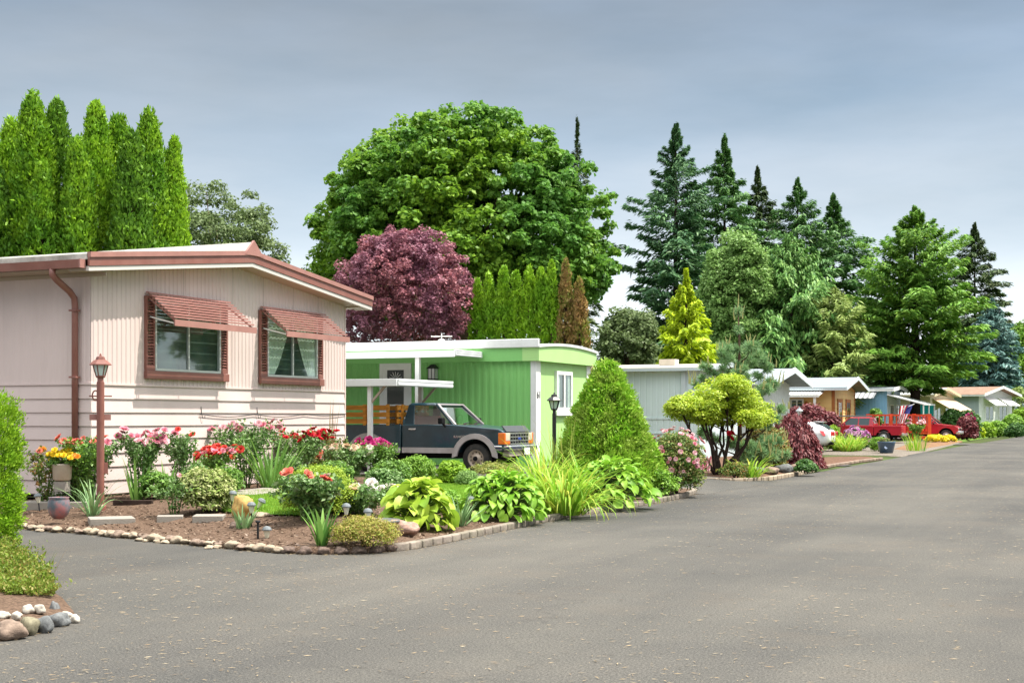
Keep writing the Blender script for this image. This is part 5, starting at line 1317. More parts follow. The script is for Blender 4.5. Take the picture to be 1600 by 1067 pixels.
M_stoneg = mat('grey_stone', (.15, .155, .155), .75, .25, var=.3, vscale=3, bump=.25, bscale=10)
M_stonet = mat('sand_stone', (.41, .33, .24), .8, .2, var=.25, vscale=2, bump=.3, bscale=8)
M_stonew = mat('white_stone', (.46, .42, .36), .75, .25, var=.25, vscale=3, bump=.25, bscale=10, dirt=(.4, .33, .25), dscale=3, damt=.5)
RK = {}
def rock(m, v):
    k = (m.name, v)
    if k not in RK:
        me = rock_mesh(200 + v); me.materials.append(m); RK[k] = me
    return RK[k]
def put_rock(label, p, sx, sy, sz, m, v, rz=0, group=None, name='stone', cat='stone', tilt=0):
    o = D.objects.new(name, rock(m, v)); COL.objects.link(o); o.location = p; o.scale = (sx, sy, sz); o.rotation_euler = (tilt, 0, rz); return tag(o, label, cat, group)
# row of edging stones: walk along the bed's front
acc = 0; d_prev = BEDF[0]; gg = random.Random(5); step = .0; i = 0
path = resample(BEDF, .02)
def pix(p): return (CXP + FPX * p.x / p.y, HYP + FPX * (H - p.z) / p.y)
nxt = 0.0; dist = 0.0
for a, b in zip(path, path[1:]):
    dist += (b - a).length
    px = pix(b)[0]
    if dist >= nxt and -60 < px < 618:
        tdir = math.atan2(b.y - a.y, b.x - a.x); dark = px > 440; i += 1
        if dark:
            s = gg.uniform(.075, .10); nxt = dist + s * 2 + gg.uniform(.01, .05)
            put_rock('dark rounded cobble in the row edging the nose of the flower bed', (b.x, b.y, .04), s, s * .8, s * gg.uniform(.7, .9), M_stoned, i % 4, tdir + gg.uniform(-.3, .3), 'dark cobbles edging the flower bed')
        else:
            s = gg.uniform(.05, .115); nxt = dist + s * 1.6; j = gg.uniform(-.09, .07)
            put_rock('small pale river stone in the row edging the bed along the driveway', (b.x, b.y + j, .045), s, s * .75, s * gg.uniform(.5, .75), gg.choice([M_stone, M_stone, M_stonet, M_stoneb, M_stoneb, M_stone]), i % 4, tdir + gg.uniform(-.5, .5), 'river stones edging the flower bed')
            if gg.random() < .3:
                s = gg.uniform(.04, .08); put_rock('small pale river stone in the row edging the bed along the driveway', (b.x + gg.uniform(-.1, .1), b.y - .12, .02), s, s * .8, s * .6, gg.choice([M_stone, M_stonet]), (i + 1) % 4, gg.uniform(0, 3), 'river stones edging the flower bed')
# low concrete edging along the street side
ed = MB(); seg = [p for p in path if 612 < pix(p)[0] < 1090 and toNU(p)[0] > -9.2][::14]
for a, b in zip(seg, seg[1:]):
    z = .0; d = (b - a).normalized() * .012; ed.bar((a.x + d.x, a.y + d.y, .045), (b.x - d.x, b.y - d.y, .045), .11, .10)
tag(ed.build('garden_edging', mat('weathered_edging', (.25, .21, .175), .9, .2, var=.35, vscale=3, bump=.5, bscale=30, dirt=(.11, .12, .06), dscale=2, damt=.7), bevel=.02), 'low weathered concrete edging strip between the hostas and the street', 'edging')

# ---------------- lawn inside the bed, path, pavers
F_grass = leafmat('lawn_grass', [(.17, .33, .03), (.24, .41, .04), (.31, .44, .07)], .35)
def patch_poly(pxs): return [GT(*p) for p in pxs]
lawns = [[(345, 800), (352, 783), (372, 772), (440, 766), (560, 770), (600, 778), (560, 800), (470, 806), (400, 806)], [(560, 770), (590, 752), (650, 752), (760, 756), (770, 775), (720, 800), (640, 790), (600, 778)]]
gp = []
for lw in lawns:
    q = patch_poly(lw); poly = [(p.x, p.y) for p in q]; x0, x1 = min(p[0] for p in poly), max(p[0] for p in poly); y0, y1 = min(p[1] for p in poly), max(p[1] for p in poly)
    cnt = 0; gg = random.Random(8); want = int((x1 - x0) * (y1 - y0) * 1500)
    for _ in range(want):
        x, y = gg.uniform(x0, x1), gg.uniform(y0, y1)
        if inpoly(x, y, poly): gp.append((x, y, terr(x, y)))
gp = np.array(gp); g = np.random.default_rng(4); n = len(gp)
ax = np.stack([g.normal(size=n) * .35, g.normal(size=n) * .35, np.ones(n)], -1); sz = .06 + .05 * g.random(n)
c = gp + np.array([0, 0, .02]); o = link_mesh('lawn_grass', quads_mesh('lawn_grass', leaves(c, ax, np.stack([g.normal(size=n), g.normal(size=n), .2 * np.ones(n)], -1), sz, .16, 0)), F_grass); tag(o, 'bright mown grass inside the flower bed', 'grass', kind='stuff')
for i_, lw in enumerate(lawns):
    q = patch_poly(lw); m = MB()
    cx, cy = sum(p.x for p in q) / len(q), sum(p.y for p in q) / len(q); ce = Vector((cx, cy, terr(cx, cy) + .02)); rr = resample(q + [q[0]], .4)[:-1]
    rings = []
    for f in (0, .35, .7, 1):
        rings.append([(lambda p: (p.x, p.y, terr(p.x, p.y) + .022))(ce.lerp(p, f)) for p in rr])
    n_ = len(rr); v = [p for r_ in rings for p in r_]
    m.add(v, [(a * n_ + j, a * n_ + (j + 1) % n_, (a + 1) * n_ + (j + 1) % n_, (a + 1) * n_ + j) for a in range(3) for j in range(n_)])
    struct(m.build('lawn', mat('lawn_soil', (.09, .20, .025), .95, .1, var=.3, vscale=9), smooth=True))
def slab(name, label, pxy, sx, sy, h, rz, m=M_conc, cat='paver', dz=0, group=None):
    p = GT(*pxy); o = MB().box(-sx / 2, sx / 2, -sy / 2, sy / 2, -.05, h).build(name, m, bevel=.008); o.location = (p.x, p.y, p.z + dz); o.rotation_euler = (0, 0, rz); return tag(o, label, cat, group)
pa, pb = GT(356, 776), GT(446, 767); m = MB(); dirp = (pb - pa).normalized(); sdp = Vector((-dirp.y, dirp.x, 0)) * .45
m.hexa([pa - sdp + Vector((0, 0, -.03)), pb - sdp + Vector((0, 0, -.03)), pb + sdp + Vector((0, 0, -.03)), pa + sdp + Vector((0, 0, -.03))], [pa - sdp + Vector((0, 0, .05)), pb - sdp + Vector((0, 0, .05)), pb + sdp + Vector((0, 0, .05)), pa + sdp + Vector((0, 0, .05))])
struct(m.build('garden_path', M_conc, bevel=.01))
slab('paver', 'square grey paving slab lying in the mulch in front of the brown lamp post', (174, 816), .62, .55, .07, .35, group='pavers in the mulch')
slab('paver', 'grey paving slab below the variegated shrub', (327, 812), .42, .42, .07, .1, group='pavers in the mulch')
slab('paver', 'small grey paver half hidden behind low leaves near the middle of the mulch', (266, 812), .36, .3, .06, .2, group='pavers in the mulch')
slab('timber_edging', 'low dark timber board edging by the tall pink rose', (208, 788), .62, .09, .07, -.05, M_barkd, 'edging')
slab('plinth', 'flat concrete slab under the painted pot', (95, 791), 1.1, .6, .08, .1, M_conc, 'slab')

# ---------------- lamp posts and path lights
def lamp_post(label, base, hgt, r, m, sign=False):
    root = tag(empty('lamp_post', base, .35), label, 'lamp post')
    MB().lathe([(r * 1.5, -.03), (r * 1.5, .05), (r, .08), (r, hgt - .40), (r * .8, hgt - .38), (r * .8, hgt - .33)], 14).build('post', m, root, smooth=False, bevel=.004)
    hd = empty('lantern', (0, 0, hgt - .33)); hd.parent = root
    b = MB(); b.lathe([(.055, 0), (.075, .02), (.075, .035)], 8)
    for i in range(6):
        a = 6.283 * i / 6; c, s = math.cos(a), math.sin(a); b.bar((.068 * c, .068 * s, .03), (.115 * c, .115 * s, .20), .014, .014)
    b.lathe([(.165, .195), (.165, .21), (.10, .27), (.075, .28), (.06, .325), (.02, .335), (.012, .37), (.004, .38)], 6)
    b.build('frame', m, hd)
    MB().lathe([(.062, .035), (.108, .195)], 6).build('glass', mat('lantern_glass', (.55, .66, .62), .15, .6), hd)
    if sign:
        MB().box(-.17, .17, -.012, .012, hgt - .62, hgt - .60).build('crossbar', m, root)
        b = MB(); pts = [(-.075 + .045 * math.cos(a), -.0, hgt - .60 + .075 * math.sin(a)) for a in [j * .4 for j in range(16)]]; b.tube(pts, .012, 5, cap=False); b.build('scroll', m, root)
        b = MB(); b.box(-.16, .16, r + .001, r + .02, hgt - .98, hgt - .89); b.build('name_board', M_brownl, root)
        b = MB(); b.box(r * .6, r * 1.9, -.03, .03, .55, .72); b.build('socket', m, root)
    return root
bl = GT(157, 796); lamp_post('brown painted lamp post with a lantern in front of the pink home corner', bl, P(157, 557, bl.y).z - bl.z, .058, mat('brown_post_paint', (.22, .085, .065), .45, .4, var=.15, vscale=5), True)
b2 = AT(866, 29.0); lamp_post('black lamp post with a lantern beside the cone shaped evergreen', b2, P(866, 616, 29).z - b2.z, .042, M_black, False)
b3 = AT(1249, 55.0); lamp_post('thin grey lamp post behind the red weeping maple', b3, P(1249, 637, 55).z - b3.z, .04, mat('grey_post_paint', (.3, .33, .35), .5))
def path_light(label, p, h, tilt=0.0, head=True):
    root = tag(empty('path_light', p), label, 'garden light', 'solar path lights in the flower bed'); root.rotation_euler = (0, tilt, 0); root.scale = (.85, .85, 1)
    MB().tube([(0, 0, -.03), (0, 0, h - .11)], .012, 6).build('stake', M_black, root)
    if head:
        MB().lathe([(.025, h - .13), (.055, h - .03)], 12).build('lens', mat('solar_lens', (.6, .58, .45), .2, .5), root)
        MB().lathe([(.07, h - .035), (.072, h - .02), (.05, h + .01), (.01, h + .02)], 12).build('cap', mat('grey_cap', (.16, .18, .19), .4, .4), root)
    return root
for lab, px, py, top, tilt in [('solar path light by the big iris clump behind the path', 402, 764, 740, 0), ('solar path light behind the path, nearer the scarlet roses', 374, 768, 749, 0), ('solar path light beside the yellow rock, its lens facing the driveway', 393, 824, 786, 0), ('low solar path light beside the variegated shrub', 361, 800, 768, .1),
                         ('solar path light between the coral rose and the white rose', 541, 824, 788, 0), ('solar path light in front of the grey bowl', 575, 830, 796, 0), ('solar path light half hidden by the spiky plant and the hosta', 736, 812, 777, 0), ('solar path light leaning over behind the yellow rock', 400, 800, 778, .5),
                         ('short solar path light sunk in the mulch near the edging stones', 417, 842, 824, 0), ('solar path light standing near the hedge by the painted pot', 62, 800, 772, -.12)]:
    p = GT(px, py); path_light(lab, p, P(px, top, p.y).z - p.z, tilt)
p = GT(403, 842); m = MB(); m.tube([(0, 0, -.03), (0, 0, .22)], .016, 6); m.lathe([(.03, .20), (.035, .215), (.03, .23)], 8); o = m.build('garden_stake', M_black); o.location = p; tag(o, 'short black stake without a lamp head in the mulch', 'stake')
# ---------------- pots, bowl, rock ornaments
M_potc = mat('cream_pot', (.55, .48, .38), .5, .3, var=.1, vscale=3, dirt=(.4, .22, .12), dscale=2, damt=.5)
M_potp = mat('painted_pot', (.10, .12, .14), .35, .4, var=.3, vscale=3, dirt=(.55, .12, .10), dscale=2.3, damt=.95)
p = AT(97, 22.2); m = MB(); m.lathe([(.20, 0), (.27, .05), (.29, .45), (.31, .47), (.31, .52), (.27, .52), (.26, .46), (.02, .44)], 20); pr = tag(empty('planter', p), 'tall cream planter of yellow begonias by the pink home wall', 'planter'); m.build('pot', M_potc, pr, smooth=True)
pr.location.z = p.z
MB().lathe([(.24, -.32), (.24, -.02), (.02, -.01)], 14).build('plinth', M_conc, pr)
pr.location.z = p.z + .42; pr.scale = (.52,) * 3
g = np.random.default_rng(5); V = shrub_leaves(g, .48, .3, .2, 50, 40, .08, .1, .6); part('foliage', quads_mesh('foliage', V), F_roseg, pr)
for i_ in range(26):
    o = D.objects.new('bloom', B_yel if i_ % 9 else B_org); COL.objects.link(o); o.parent = pr; a = g.random() * 6.28; q = g.random() ** .5
    o.location = (.55 * q * math.cos(a), .28 * q * math.sin(a) - .12, .72 + .13 * (1 - q) + g.normal() * .09); o.rotation_euler = Vector((.2 * math.cos(a), -.7, .8)).to_track_quat('Z', 'Y').to_euler(); o.scale = (.11,) * 3
p = AT(92, 20.1); o = MB().lathe([(.13, 0), (.24, .09), (.29, .22), (.27, .36), (.24, .40), (.27, .43), (.23, .43), (.2, .38), (.02, .36)], 22).build('garden_pot', M_potp, smooth=True); o.location = (p.x, p.y, p.z + .08); o.scale = (.55, .55, .72); tag(o, 'round painted pot with a red and dark glaze on a concrete slab', 'pot')
p = GT(584, 832); m = MB(); m.lathe([(.24, 0), (.27, .02), (.33, .13), (.36, .15), (.34, .17), (.30, .16), (.02, .12)], 24); o = m.build('garden_bowl', mat('dark_grey_bowl', (.10, .105, .11), .4, .4), smooth=True); o.location = p; tag(o, 'dark grey shallow bowl under the white rose', 'bowl')
p = GT(629, 836); put_rock('reddish driftwood like rock between the bowl and the lime hosta', (p.x, p.y, p.z + .08), .26, .13, .15, mat('driftwood_rock', (.36, .23, .18), .8, .2, var=.4, vscale=4, bump=.5), 2, -.5, name='garden_rock', tilt=.2)
p = GT(381, 808); put_rock('yellow ochre upright rock beside the path lights', (p.x, p.y, p.z + .13), .15, .12, .24, mat('ochre_rock', (.42, .27, .09), .75, .2, var=.25, vscale=4, bump=.3), 3, .3, name='garden_rock')
p = GT(372, 824); put_rock('low dark rock in the mulch below the variegated shrub', (p.x, p.y, p.z + .0), .13, .1, .1, M_stoned, 1, .3, name='garden_rock')
p = GT(407, 808); put_rock('flat pale rock lying between the path lights', (p.x, p.y, p.z + .02), .14, .1, .06, M_stone, 0, .1, name='garden_rock')
# ---------------- roses and garden plants, from the home corner towards the street
def at(px, py): return GT(px, py)
def hh_(px, top, b): return P(px, top, b.y).z - b.z
b = at(128, 788); rose('salmon rose bush with bronze tips against the brown downspout', b, hh_(128, 692, b), .42, [(B_coral, 7), (B_pink, 4)], F_roseg, 301, n=1300, canes=8)
b = at(70, 792); rose('small loose rose with orange buds beside the clipped hedge', b, .85, .40, [(B_coral, 3), (B_org, 2)], F_rosebr, 302, n=1000, canes=7)
b = at(150, 782); rose('dark leaved rose behind the brown lamp post with one coral bloom', b, .95, .45, [(B_coral, 3)], F_rose, 303, n=1500, canes=8)
b = at(222, 778); rose('tall rose with a cluster of pink blooms on long bare canes', b, hh_(218, 668, b) - .05, .36, [(B_pink, 12), (B_lpink, 10)], F_rose, 304, n=1900, canes=9, bsize=.085, lowleaf=.25)
b = at(283, 772); rose('slim rose with two red and pink blooms at its top', b, hh_(278, 675, b), .33, [(B_rorange, 2), (B_pink, 2)], F_rose, 305, n=1300, canes=7, bsize=.07)
b = at(337, 768); rose('rose with a dense cluster of scarlet blooms above the variegated shrub', b, hh_(337, 698, b) - .03, .42, [(B_rorange, 30), (B_pink, 6), (B_lpink, 2)], F_roseg, 306, n=900, canes=11, bsize=.072)
b = at(385, 762); rose('tall open rose with pale pink blooms on long stems', b, hh_(390, 662, b) - .03, .60, [(B_lpink, 10), (B_pink, 9)], F_rose, 307, n=3200, canes=12, bsize=.075, lowleaf=.15)
b = at(470, 755); rose('crimson rose with large dark red blooms', b, hh_(470, 676, b), .62, [(B_red, 34)], F_rose, 308, n=3000, canes=14, bsize=.09)
b = at(492, 750); rose('rose with coral double blooms below the crimson rose', b, hh_(492, 712, b), .32, [(B_coral, 7)], F_rosebr, 309, n=1000, canes=8, bsize=.095)
b = at(520, 748); rose('bronze leaved young rose between coral and peach roses', b, hh_(515, 655, b) * .72, .30, [(B_coral, 2)], F_rosebr, 310, n=800, canes=7, bsize=.06)
b = at(545, 752); rose('rose with peach and cream blooms in the middle of the bed', b, hh_(545, 700, b), .55, [(B_peach, 12), (B_white, 4)], F_rose, 311, n=2600, canes=11, bsize=.085)
b = at(588, 742); rose('peony like bush with magenta blooms in front of the pickup', b, hh_(588, 690, b), .55, [(B_mag, 18)], F_roseg, 312, n=2600, canes=12, bsize=.10)
b = at(566, 806); rose('low white rose leaning over the grey bowl', b, hh_(566, 762, b), .48, [(B_white, 11), (B_peach, 4)], F_rose, 313, n=1900, canes=9, bsize=.075, lowleaf=.2)
b = at(489, 815); rose('dark green rose with a single large coral bloom near the nose of the bed', b, hh_(489, 748, b), .42, [(B_coral, 4), (B_lpink, 1)], F_rose, 314, n=4200, canes=11, bsize=.095, lowleaf=.05, leaf=.07)
b = at(272, 806); rose('small low leafy rose without blooms in the open mulch', b, .5, .24, [(B_lpink, 1)], F_rose, 315, n=420, canes=6, bsize=.04)
b = at(515, 690 + 62); strap('seed_stalk', 'thin brown seed stalk rising above the roses', b, leafmat('dry_stalk', [(.3, .2, .1), (.24, .2, .06)], .2), 316, 8, 1.6, .03, spread=.12, bend=.12)
b = at(144, 806); strap('grass_clump', 'small iris like clump with thin arching blades before the lamp post', b, F_yucca, 320, 34, .75, .03, spread=.75, bend=.8)
b = at(213, 782); strap('iris_clump', 'short fan of iris blades at the foot of the tall pink rose', b, F_iris, 321, 18, .72, .05, spread=.4, bend=.15)
b = at(300, 765); strap('iris_clump', 'upright iris blades against the pink wall between two roses', b, F_iris, 322, 22, .95, .05, spread=.4, bend=.15)
b = at(262, 776); strap('iris_clump', 'small iris blades low beside the slim rose', b, F_iris, 329, 14, .7, .05, spread=.5, bend=.2)
b = at(424, 764); strap('iris_clump', 'large iris clump with long bright blades behind the path', b, F_iris, 323, 60, 1.1, .045, spread=.85, bend=.25, r0=.18)
b = at(503, 852); strap('iris_clump', 'stout iris fan standing alone at the nose of the bed', b, F_iris, 324, 15, .56, .06, spread=.6, bend=.35, r0=.05)
b = at(380, 826); strap('yucca_plant', 'little spiky striped plant beside the yellow rock', b, F_yucca, 325, 20, .36, .04, spread=.7, bend=.3)
b = at(719, 822); strap('yucca_plant', 'pale spiky plant between the two hostas', b, F_yucca, 326, 34, .55, .03, spread=.9, bend=.3)
b = at(628, 800); strap('iris_clump', 'thin upright blades behind the lime hosta', b, F_yucca, 327, 16, .55, .025, spread=.3, bend=.2)
b = at(350, 690 + 84); strap('iris_clump', 'low blades beside the scarlet rose', b, F_iris, 328, 18, .55, .05, spread=.6, bend=.3)
F_varie = leafmat('variegated_leaf', [(0.132, 0.220, 0.033), (0.330, 0.396, 0.110), (0.462, 0.462, 0.220), (0.198, 0.308, 0.044)], .25)
b = at(322, 800); shrub('variegated_shrub', 'rounded variegated shrub with cream edged leaves', b, .46, .62, F_varie, 330, n=120, per=46, size=.06, cr=.13)
F_box = leafmat('yellow_box_leaf', [(0.315, 0.420, 0.032), (0.231, 0.367, 0.032), (0.399, 0.483, 0.053)], .3)
b = at(497, 803); shrub('box_shrub', 'clipped yellow green box ball behind the dark green rose', b, .58, .64, F_box, 331, n=150, per=60, size=.035, cr=.13)
b = at(651, 752); shrub('round_shrub', 'neat round green shrub beside the pickup door', b, .45, .50, F_shrub, 332, n=170, per=60, size=.045, cr=.12)
F_lime = leafmat('lime_shrub_leaf', [(0.220, 0.396, 0.022), (0.308, 0.473, 0.033), (0.165, 0.330, 0.022)], .3)
b = at(706, 757); shrub('lime_shrub', 'loose lime green shrub in front of the pickup wheel', b, .34, .44, F_lime, 333, n=110, per=50, size=.05, cr=.12)
b = at(730, 760); shrub('low_shrub', 'low grey green cushion beside the lime shrub', b, .26, .28, F_pale, 334, n=60, per=60, size=.03, cr=.09)
b = at(775, 745); shrub('weedy_shrub', 'sparse weedy plants under the pickup bumper', b, .60, .28, leafmat('weedy_leaf', [(.25, .32, .06), (.32, .3, .08), (.15, .25, .04)], .3), 335, n=70, per=24, size=.05, cr=.14)
for k_, (px, py) in enumerate([(735, 744), (760, 748), (722, 752)]):
    p = AT(px, 29.3 + .2 * k_); put_rock('reddish stone in the row before the pickup wheel', (p.x, p.y, p.z + .03), .17, .12, .11, M_stoneb, k_ % 4, k_, 'reddish stones before the pickup')
b = at(570, 852); shrub('heather_mound', 'low golden heather mound at the front edge of the bed', b, .46, .33, leafmat('heather_leaf', [(.22, .3, .03), (.32, .3, .06), (.42, .28, .10), (.3, .38, .04)], .25), 336, n=120, per=60, size=.035, cr=.1, asp=.3)
b = at(655, 826); hosta('big lime yellow hosta with broad leaves near the bowl', b, .62, .66, F_hostal, 340, n=170, leaf=.25, asp=.72)
b = at(785, 812); hosta('dense green hosta between the spiky plant and the daylilies', b, .84, .72, F_hosta, 341, n=300, leaf=.22, asp=.58)
b = at(955, 790); hosta('wide green hosta below the cone shaped evergreen', b, .98, .80, F_hosta, 342, n=300, leaf=.25, asp=.5)
b = at(915, 776); strap('daylily_clump', 'strappy leaved clump between the wide hosta and the evergreen', b, F_day, 343, 90, 1.1, .035, spread=.8, bend=.8, r0=.25)
b = at(1000, 770); strap('daylily_clump', 'strappy leaves spilling beside the wide hosta', b, F_day, 344, 60, .9, .035, spread=.9, bend=.8, r0=.25)
b = at(882, 806); strap('daylily_clump', 'big arching daylily clump with some yellowed blades by the street', b, F_day, 345, 260, 1.15, .04, spread=.95, bend=1.25, r0=.34)
b = at(850, 775); strap('daylily_clump', 'daylily clump behind the dense green hosta', b, F_day, 346, 120, 1.2, .036, spread=.75, bend=1.1, r0=.3)
F_scape = leafmat('scape_green', [(0.270, 0.432, 0.068), (0.378, 0.486, 0.108), (0.472, 0.459, 0.135)], .3)
b = AT(880, 27.5); strap('tall_grass', 'tall upright stems with seed heads in front of the black lamp post', b, F_scape, 347, 70, 1.45, .02, spread=.28, bend=.25, r0=.55)
b = AT(862, 28.6); strap('tall_grass', 'tall leafy stems beside the pickup grille', b, F_day, 348, 50, 1.1, .03, spread=.4, bend=.6, r0=.25)
for k_, (px, py, rx_, rz_, mm, lab) in enumerate([(245, 780, .3, .42, 'F_roseg', 'leafy filler plant at the foot of the tall pink rose'), (305, 775, .3, .5, 'F_rose', 'dark leafy plant between the variegated shrub and the slim rose'), (352, 772, .32, .45, 'F_roseg', 'fresh green plant below the scarlet blooms'),
        (448, 760, .42, .6, 'F_rose', 'leafy plant filling in beside the large iris clump'), (520, 765, .4, .5, 'F_roseg', 'fresh green plant below the bronze young rose'), (600, 770, .36, .4, 'F_rose', 'low dark leaves beyond the white rose'), (612, 752, .4, .42, 'F_roseg', 'low leafy plant under the magenta blooms'), (115, 785, .3, .5, 'F_rose', 'dark leaves beside the painted pot'),
        (690, 800, .3, .3, 'F_shrub', 'low green leaves between the lime and the dense green hosta'), (840, 800, .35, .35, 'F_day_', 'low green leaves between the hosta and the daylilies'), (1030, 775, .4, .5, 'F_shrub', 'low green leaves beneath the cone shaped evergreen'), (540, 800, .3, .36, 'F_roseg', 'low leafy plant behind the path light by the white rose')]):
    b = at(px, py); shrub('bedding_plant', lab, b, rx_ * 1.1, rz_, {'F_rose': F_rose, 'F_roseg': F_roseg, 'F_shrub': F_shrub}.get(mm, F_shrub), 700 + k_, n=60, per=34, size=.06, cr=.11)
# ---------------- cone shaped spruce
bc = AT(949, 27.6); root = tag(empty('dwarf_spruce', bc), 'dense cone shaped dwarf spruce taller than the black lamp post', 'shrub')
g = np.random.default_rng(61); n = 2600; Hc = P(946, 560, 27.6).z - bc.z; Rc = 89 / FPX * 27.6
t = 1 - np.sqrt(g.random(n)); az = g.random(n) * 6.283; bump_ = 1 + .07 * np.sin(az * 5 + t * 9) + .05 * np.sin(az * 9 - t * 14)
rr = Rc * np.clip((1 - t), 0, 1) ** .68 * bump_ * (.80 + .19 * g.random(n)) * np.where(g.random(n) < .25, .75, 1) * np.minimum(1, .82 + t * 2)
C = np.stack([np.cos(az) * rr, np.sin(az) * rr, .04 + t * Hc * .97], -1)
per = 42; N = n * per; dirs = rs_dirs(g, N); outv = np.repeat(np.stack([np.cos(az), np.sin(az), np.full(n, .55)], -1), per, 0)
cc = np.repeat(C, per, 0) + dirs * (.105 * g.random(N) ** .5)[:, None] + outv * (.05 * g.random(N))[:, None]
axv = nrm(outv + g.normal(size=(N, 3)) * .6 + np.array([0, 0, .25])); V = leaves(cc, axv, nrm(rs_dirs(g, N) + np.array([0, 0, .3])), .085 * (.6 + .7 * g.random(N)), .34, .1)
F_cone = leafmat('dwarf_spruce_needle', [(0.172, 0.363, 0.025), (0.233, 0.468, 0.031), (0.324, 0.585, 0.044), (0.365, 0.468, 0.074)], .22, clump=(0.342, 0.456, 0.081), cscale=2.2)
part('crown', quads_mesh('crown', V), F_cone, root); MB().tube([(0, 0, -.05), (0, 0, Hc * .8)], [.07, .02], 6).build('trunk', M_barkd, root)
# ---------------- clipped hedge at the photograph's edge and its bed
lb = [(-260, 1022), (-60, 1012), (20, 1000), (70, 984), (122, 966), (105, 945), (60, 915), (30, 893), (-20, 880), (-260, 868)]
q = [G0(*p) for p in lb]; q = resample(q + [q[0]], .15)[:-1]; ce = sum(q, Vector()) / len(q); m = MB(); n_ = len(q); v = []
for f, z in ((1, 0), (.97, .06), (.85, .10), (.5, .14), (.1, .15)): v += [(*(ce.lerp(p, f)).xy, z) for p in q]
m.add(v, [(a * n_ + j, a * n_ + (j + 1) % n_, (a + 1) * n_ + (j + 1) % n_, (a + 1) * n_ + j) for a in range(4) for j in range(n_)] + [tuple(range(4 * n_, 5 * n_))])
struct(m.build('corner_bed', M_soil, smooth=True))
hb0 = Vector((-6.44, 15.6, .05)); root = tag(empty('clipped_hedge', hb0, -AL), 'clipped bright green hedge column cut by the photograph edge', 'hedge')
g = np.random.default_rng(70); n = 2300; hx, hy, hz = 2.2, .50, 1.74
u = g.random((n, 3)) * 2 - 1; face = g.integers(0, 5, n); u[:, 0] = np.where(face == 0, 1, u[:, 0]); u[:, 1] = np.where(face == 1, -1, np.where(face == 2, 1, u[:, 1])); u[:, 2] = np.where(face >= 3, np.where(face == 3, 1, u[:, 2]), u[:, 2]); u[:, 1] = np.where(face == 4, -1, u[:, 1])
pwr = (np.abs(u) ** 9).sum(1, keepdims=True) ** (1 / 9.); u = u / np.maximum(pwr, 1e-6)
C = u * np.array([hx, hy, hz / 2]) * (.93 + .06 * g.random((n, 1))); C[:, 2] += hz / 2 + .08; C[:, 0] -= hx - .95
keep = C[:, 0] > -2.4; C = C[keep]; u = u[keep]
per = 48; N = len(C) * per; cc = np.repeat(C, per, 0); uo = np.repeat(u, per, 0)
V = leaves(cc + rs_dirs(g, N) * (.075 * g.random(N) ** .5)[:, None] + uo * (.05 * g.random(N))[:, None], nrm(uo * .7 + np.array([0, 0, .8]) + g.normal(size=(N, 3)) * .45), nrm(uo + g.normal(size=(N, 3)) * .7), .040 * (.6 + .7 * g.random(N)), .42, .2)
F_hedge = leafmat('hedge_leaf', [(0.168, 0.325, 0.017), (0.269, 0.459, 0.022), (0.381, 0.594, 0.034), (0.078, 0.190, 0.013)], .3, clump=(0.246, 0.468, 0.025), cscale=4)
part('foliage', quads_mesh('foliage', V), F_hedge, root); m = MB(); m.box(-2.3, .55, -.28, .28, .05, 1.45); m.build('stem', M_barkd, root)
F_gc = leafmat('ground_cover_leaf', [(.13, .22, .02), (.20, .28, .035), (.32, .26, .07), (.10, .17, .015), (.24, .33, .04)], .3)
g = np.random.default_rng(71); n = 1200; pts = []
while len(pts) < n:
    px, py = g.uniform(-120, 84), g.uniform(894, 952)
    if py > 905 + (px > 40) * (px - 40) * .7 or px < 40:
        p = G0(px, py); pts.append((p.x, p.y, .14))
A = np.array(pts); hgt = np.array([.03 + .2 * max(.1, min(1, (952 - (HYP + FPX * H / p[1])) / 45)) for p in pts]) * (.5 + .7 * g.random(n)); per = 22; N = n * per; f = g.random(N)
base_ = np.repeat(A, per, 0); ln = np.repeat(g.normal(size=(n, 2)) * .07, per, 0); cc = base_ + np.stack([ln[:, 0] * f, ln[:, 1] * f, np.repeat(hgt, per) * f], -1) + rs_dirs(g, N) * .025
V = leaves(cc, nrm(rs_dirs(g, N) + np.array([0, 0, .8])), rs_dirs(g, N), .04 * (.6 + .8 * g.random(N)), .4, .1)
tag(link_mesh('ground_cover', quads_mesh('ground_cover', V), F_gc), 'low yellow green ground cover spreading behind the rocks at the driveway corner', 'ground cover', kind='stuff')
gst = strap('grass_clump', 'wispy dry grass stems above the ground cover', G0(28, 905), F_rosebr, 72, 26, .35, .008, spread=.5, bend=.3, r0=.35)
rocks = [(14, 988, 34, 22, M_stoneb, 'large brown rock at the end of the rocks by the driveway corner'), (46, 981, 24, 22, mat('olive_rock', (.20, .18, .12), .8, .2, var=.3, vscale=3, bump=.3), 'olive brown rock between the brown and the grey rocks'), (69, 978, 22, 20, M_stoneg, 'dark grey angular rock in the corner rocks'), (90, 970, 24, 17, M_stoneg, 'long smooth grey rock in the corner rocks'),
         (116, 968, 13, 10, M_stonew, 'smallest pale rock ending the corner rocks'), (104, 964, 14, 11, M_stonew, 'pale rounded rock beside the smallest one'), (84, 955, 13, 20, M_stoneg, 'upright grey rock behind the long grey rock'), (62, 961, 13, 11, M_stonew, 'white rock just behind the dark grey rock'), (44, 962, 13, 11, M_stonew, 'white rock behind the olive brown rock'), (26, 973, 13, 10, M_stonew, 'white rock between ground cover and brown rock'), (6, 972, 15, 10, M_stonew, 'white rock at the photograph edge behind the brown rock'), (-30, 990, 34, 22, M_stoned, 'dark rock just past the large brown rock')]
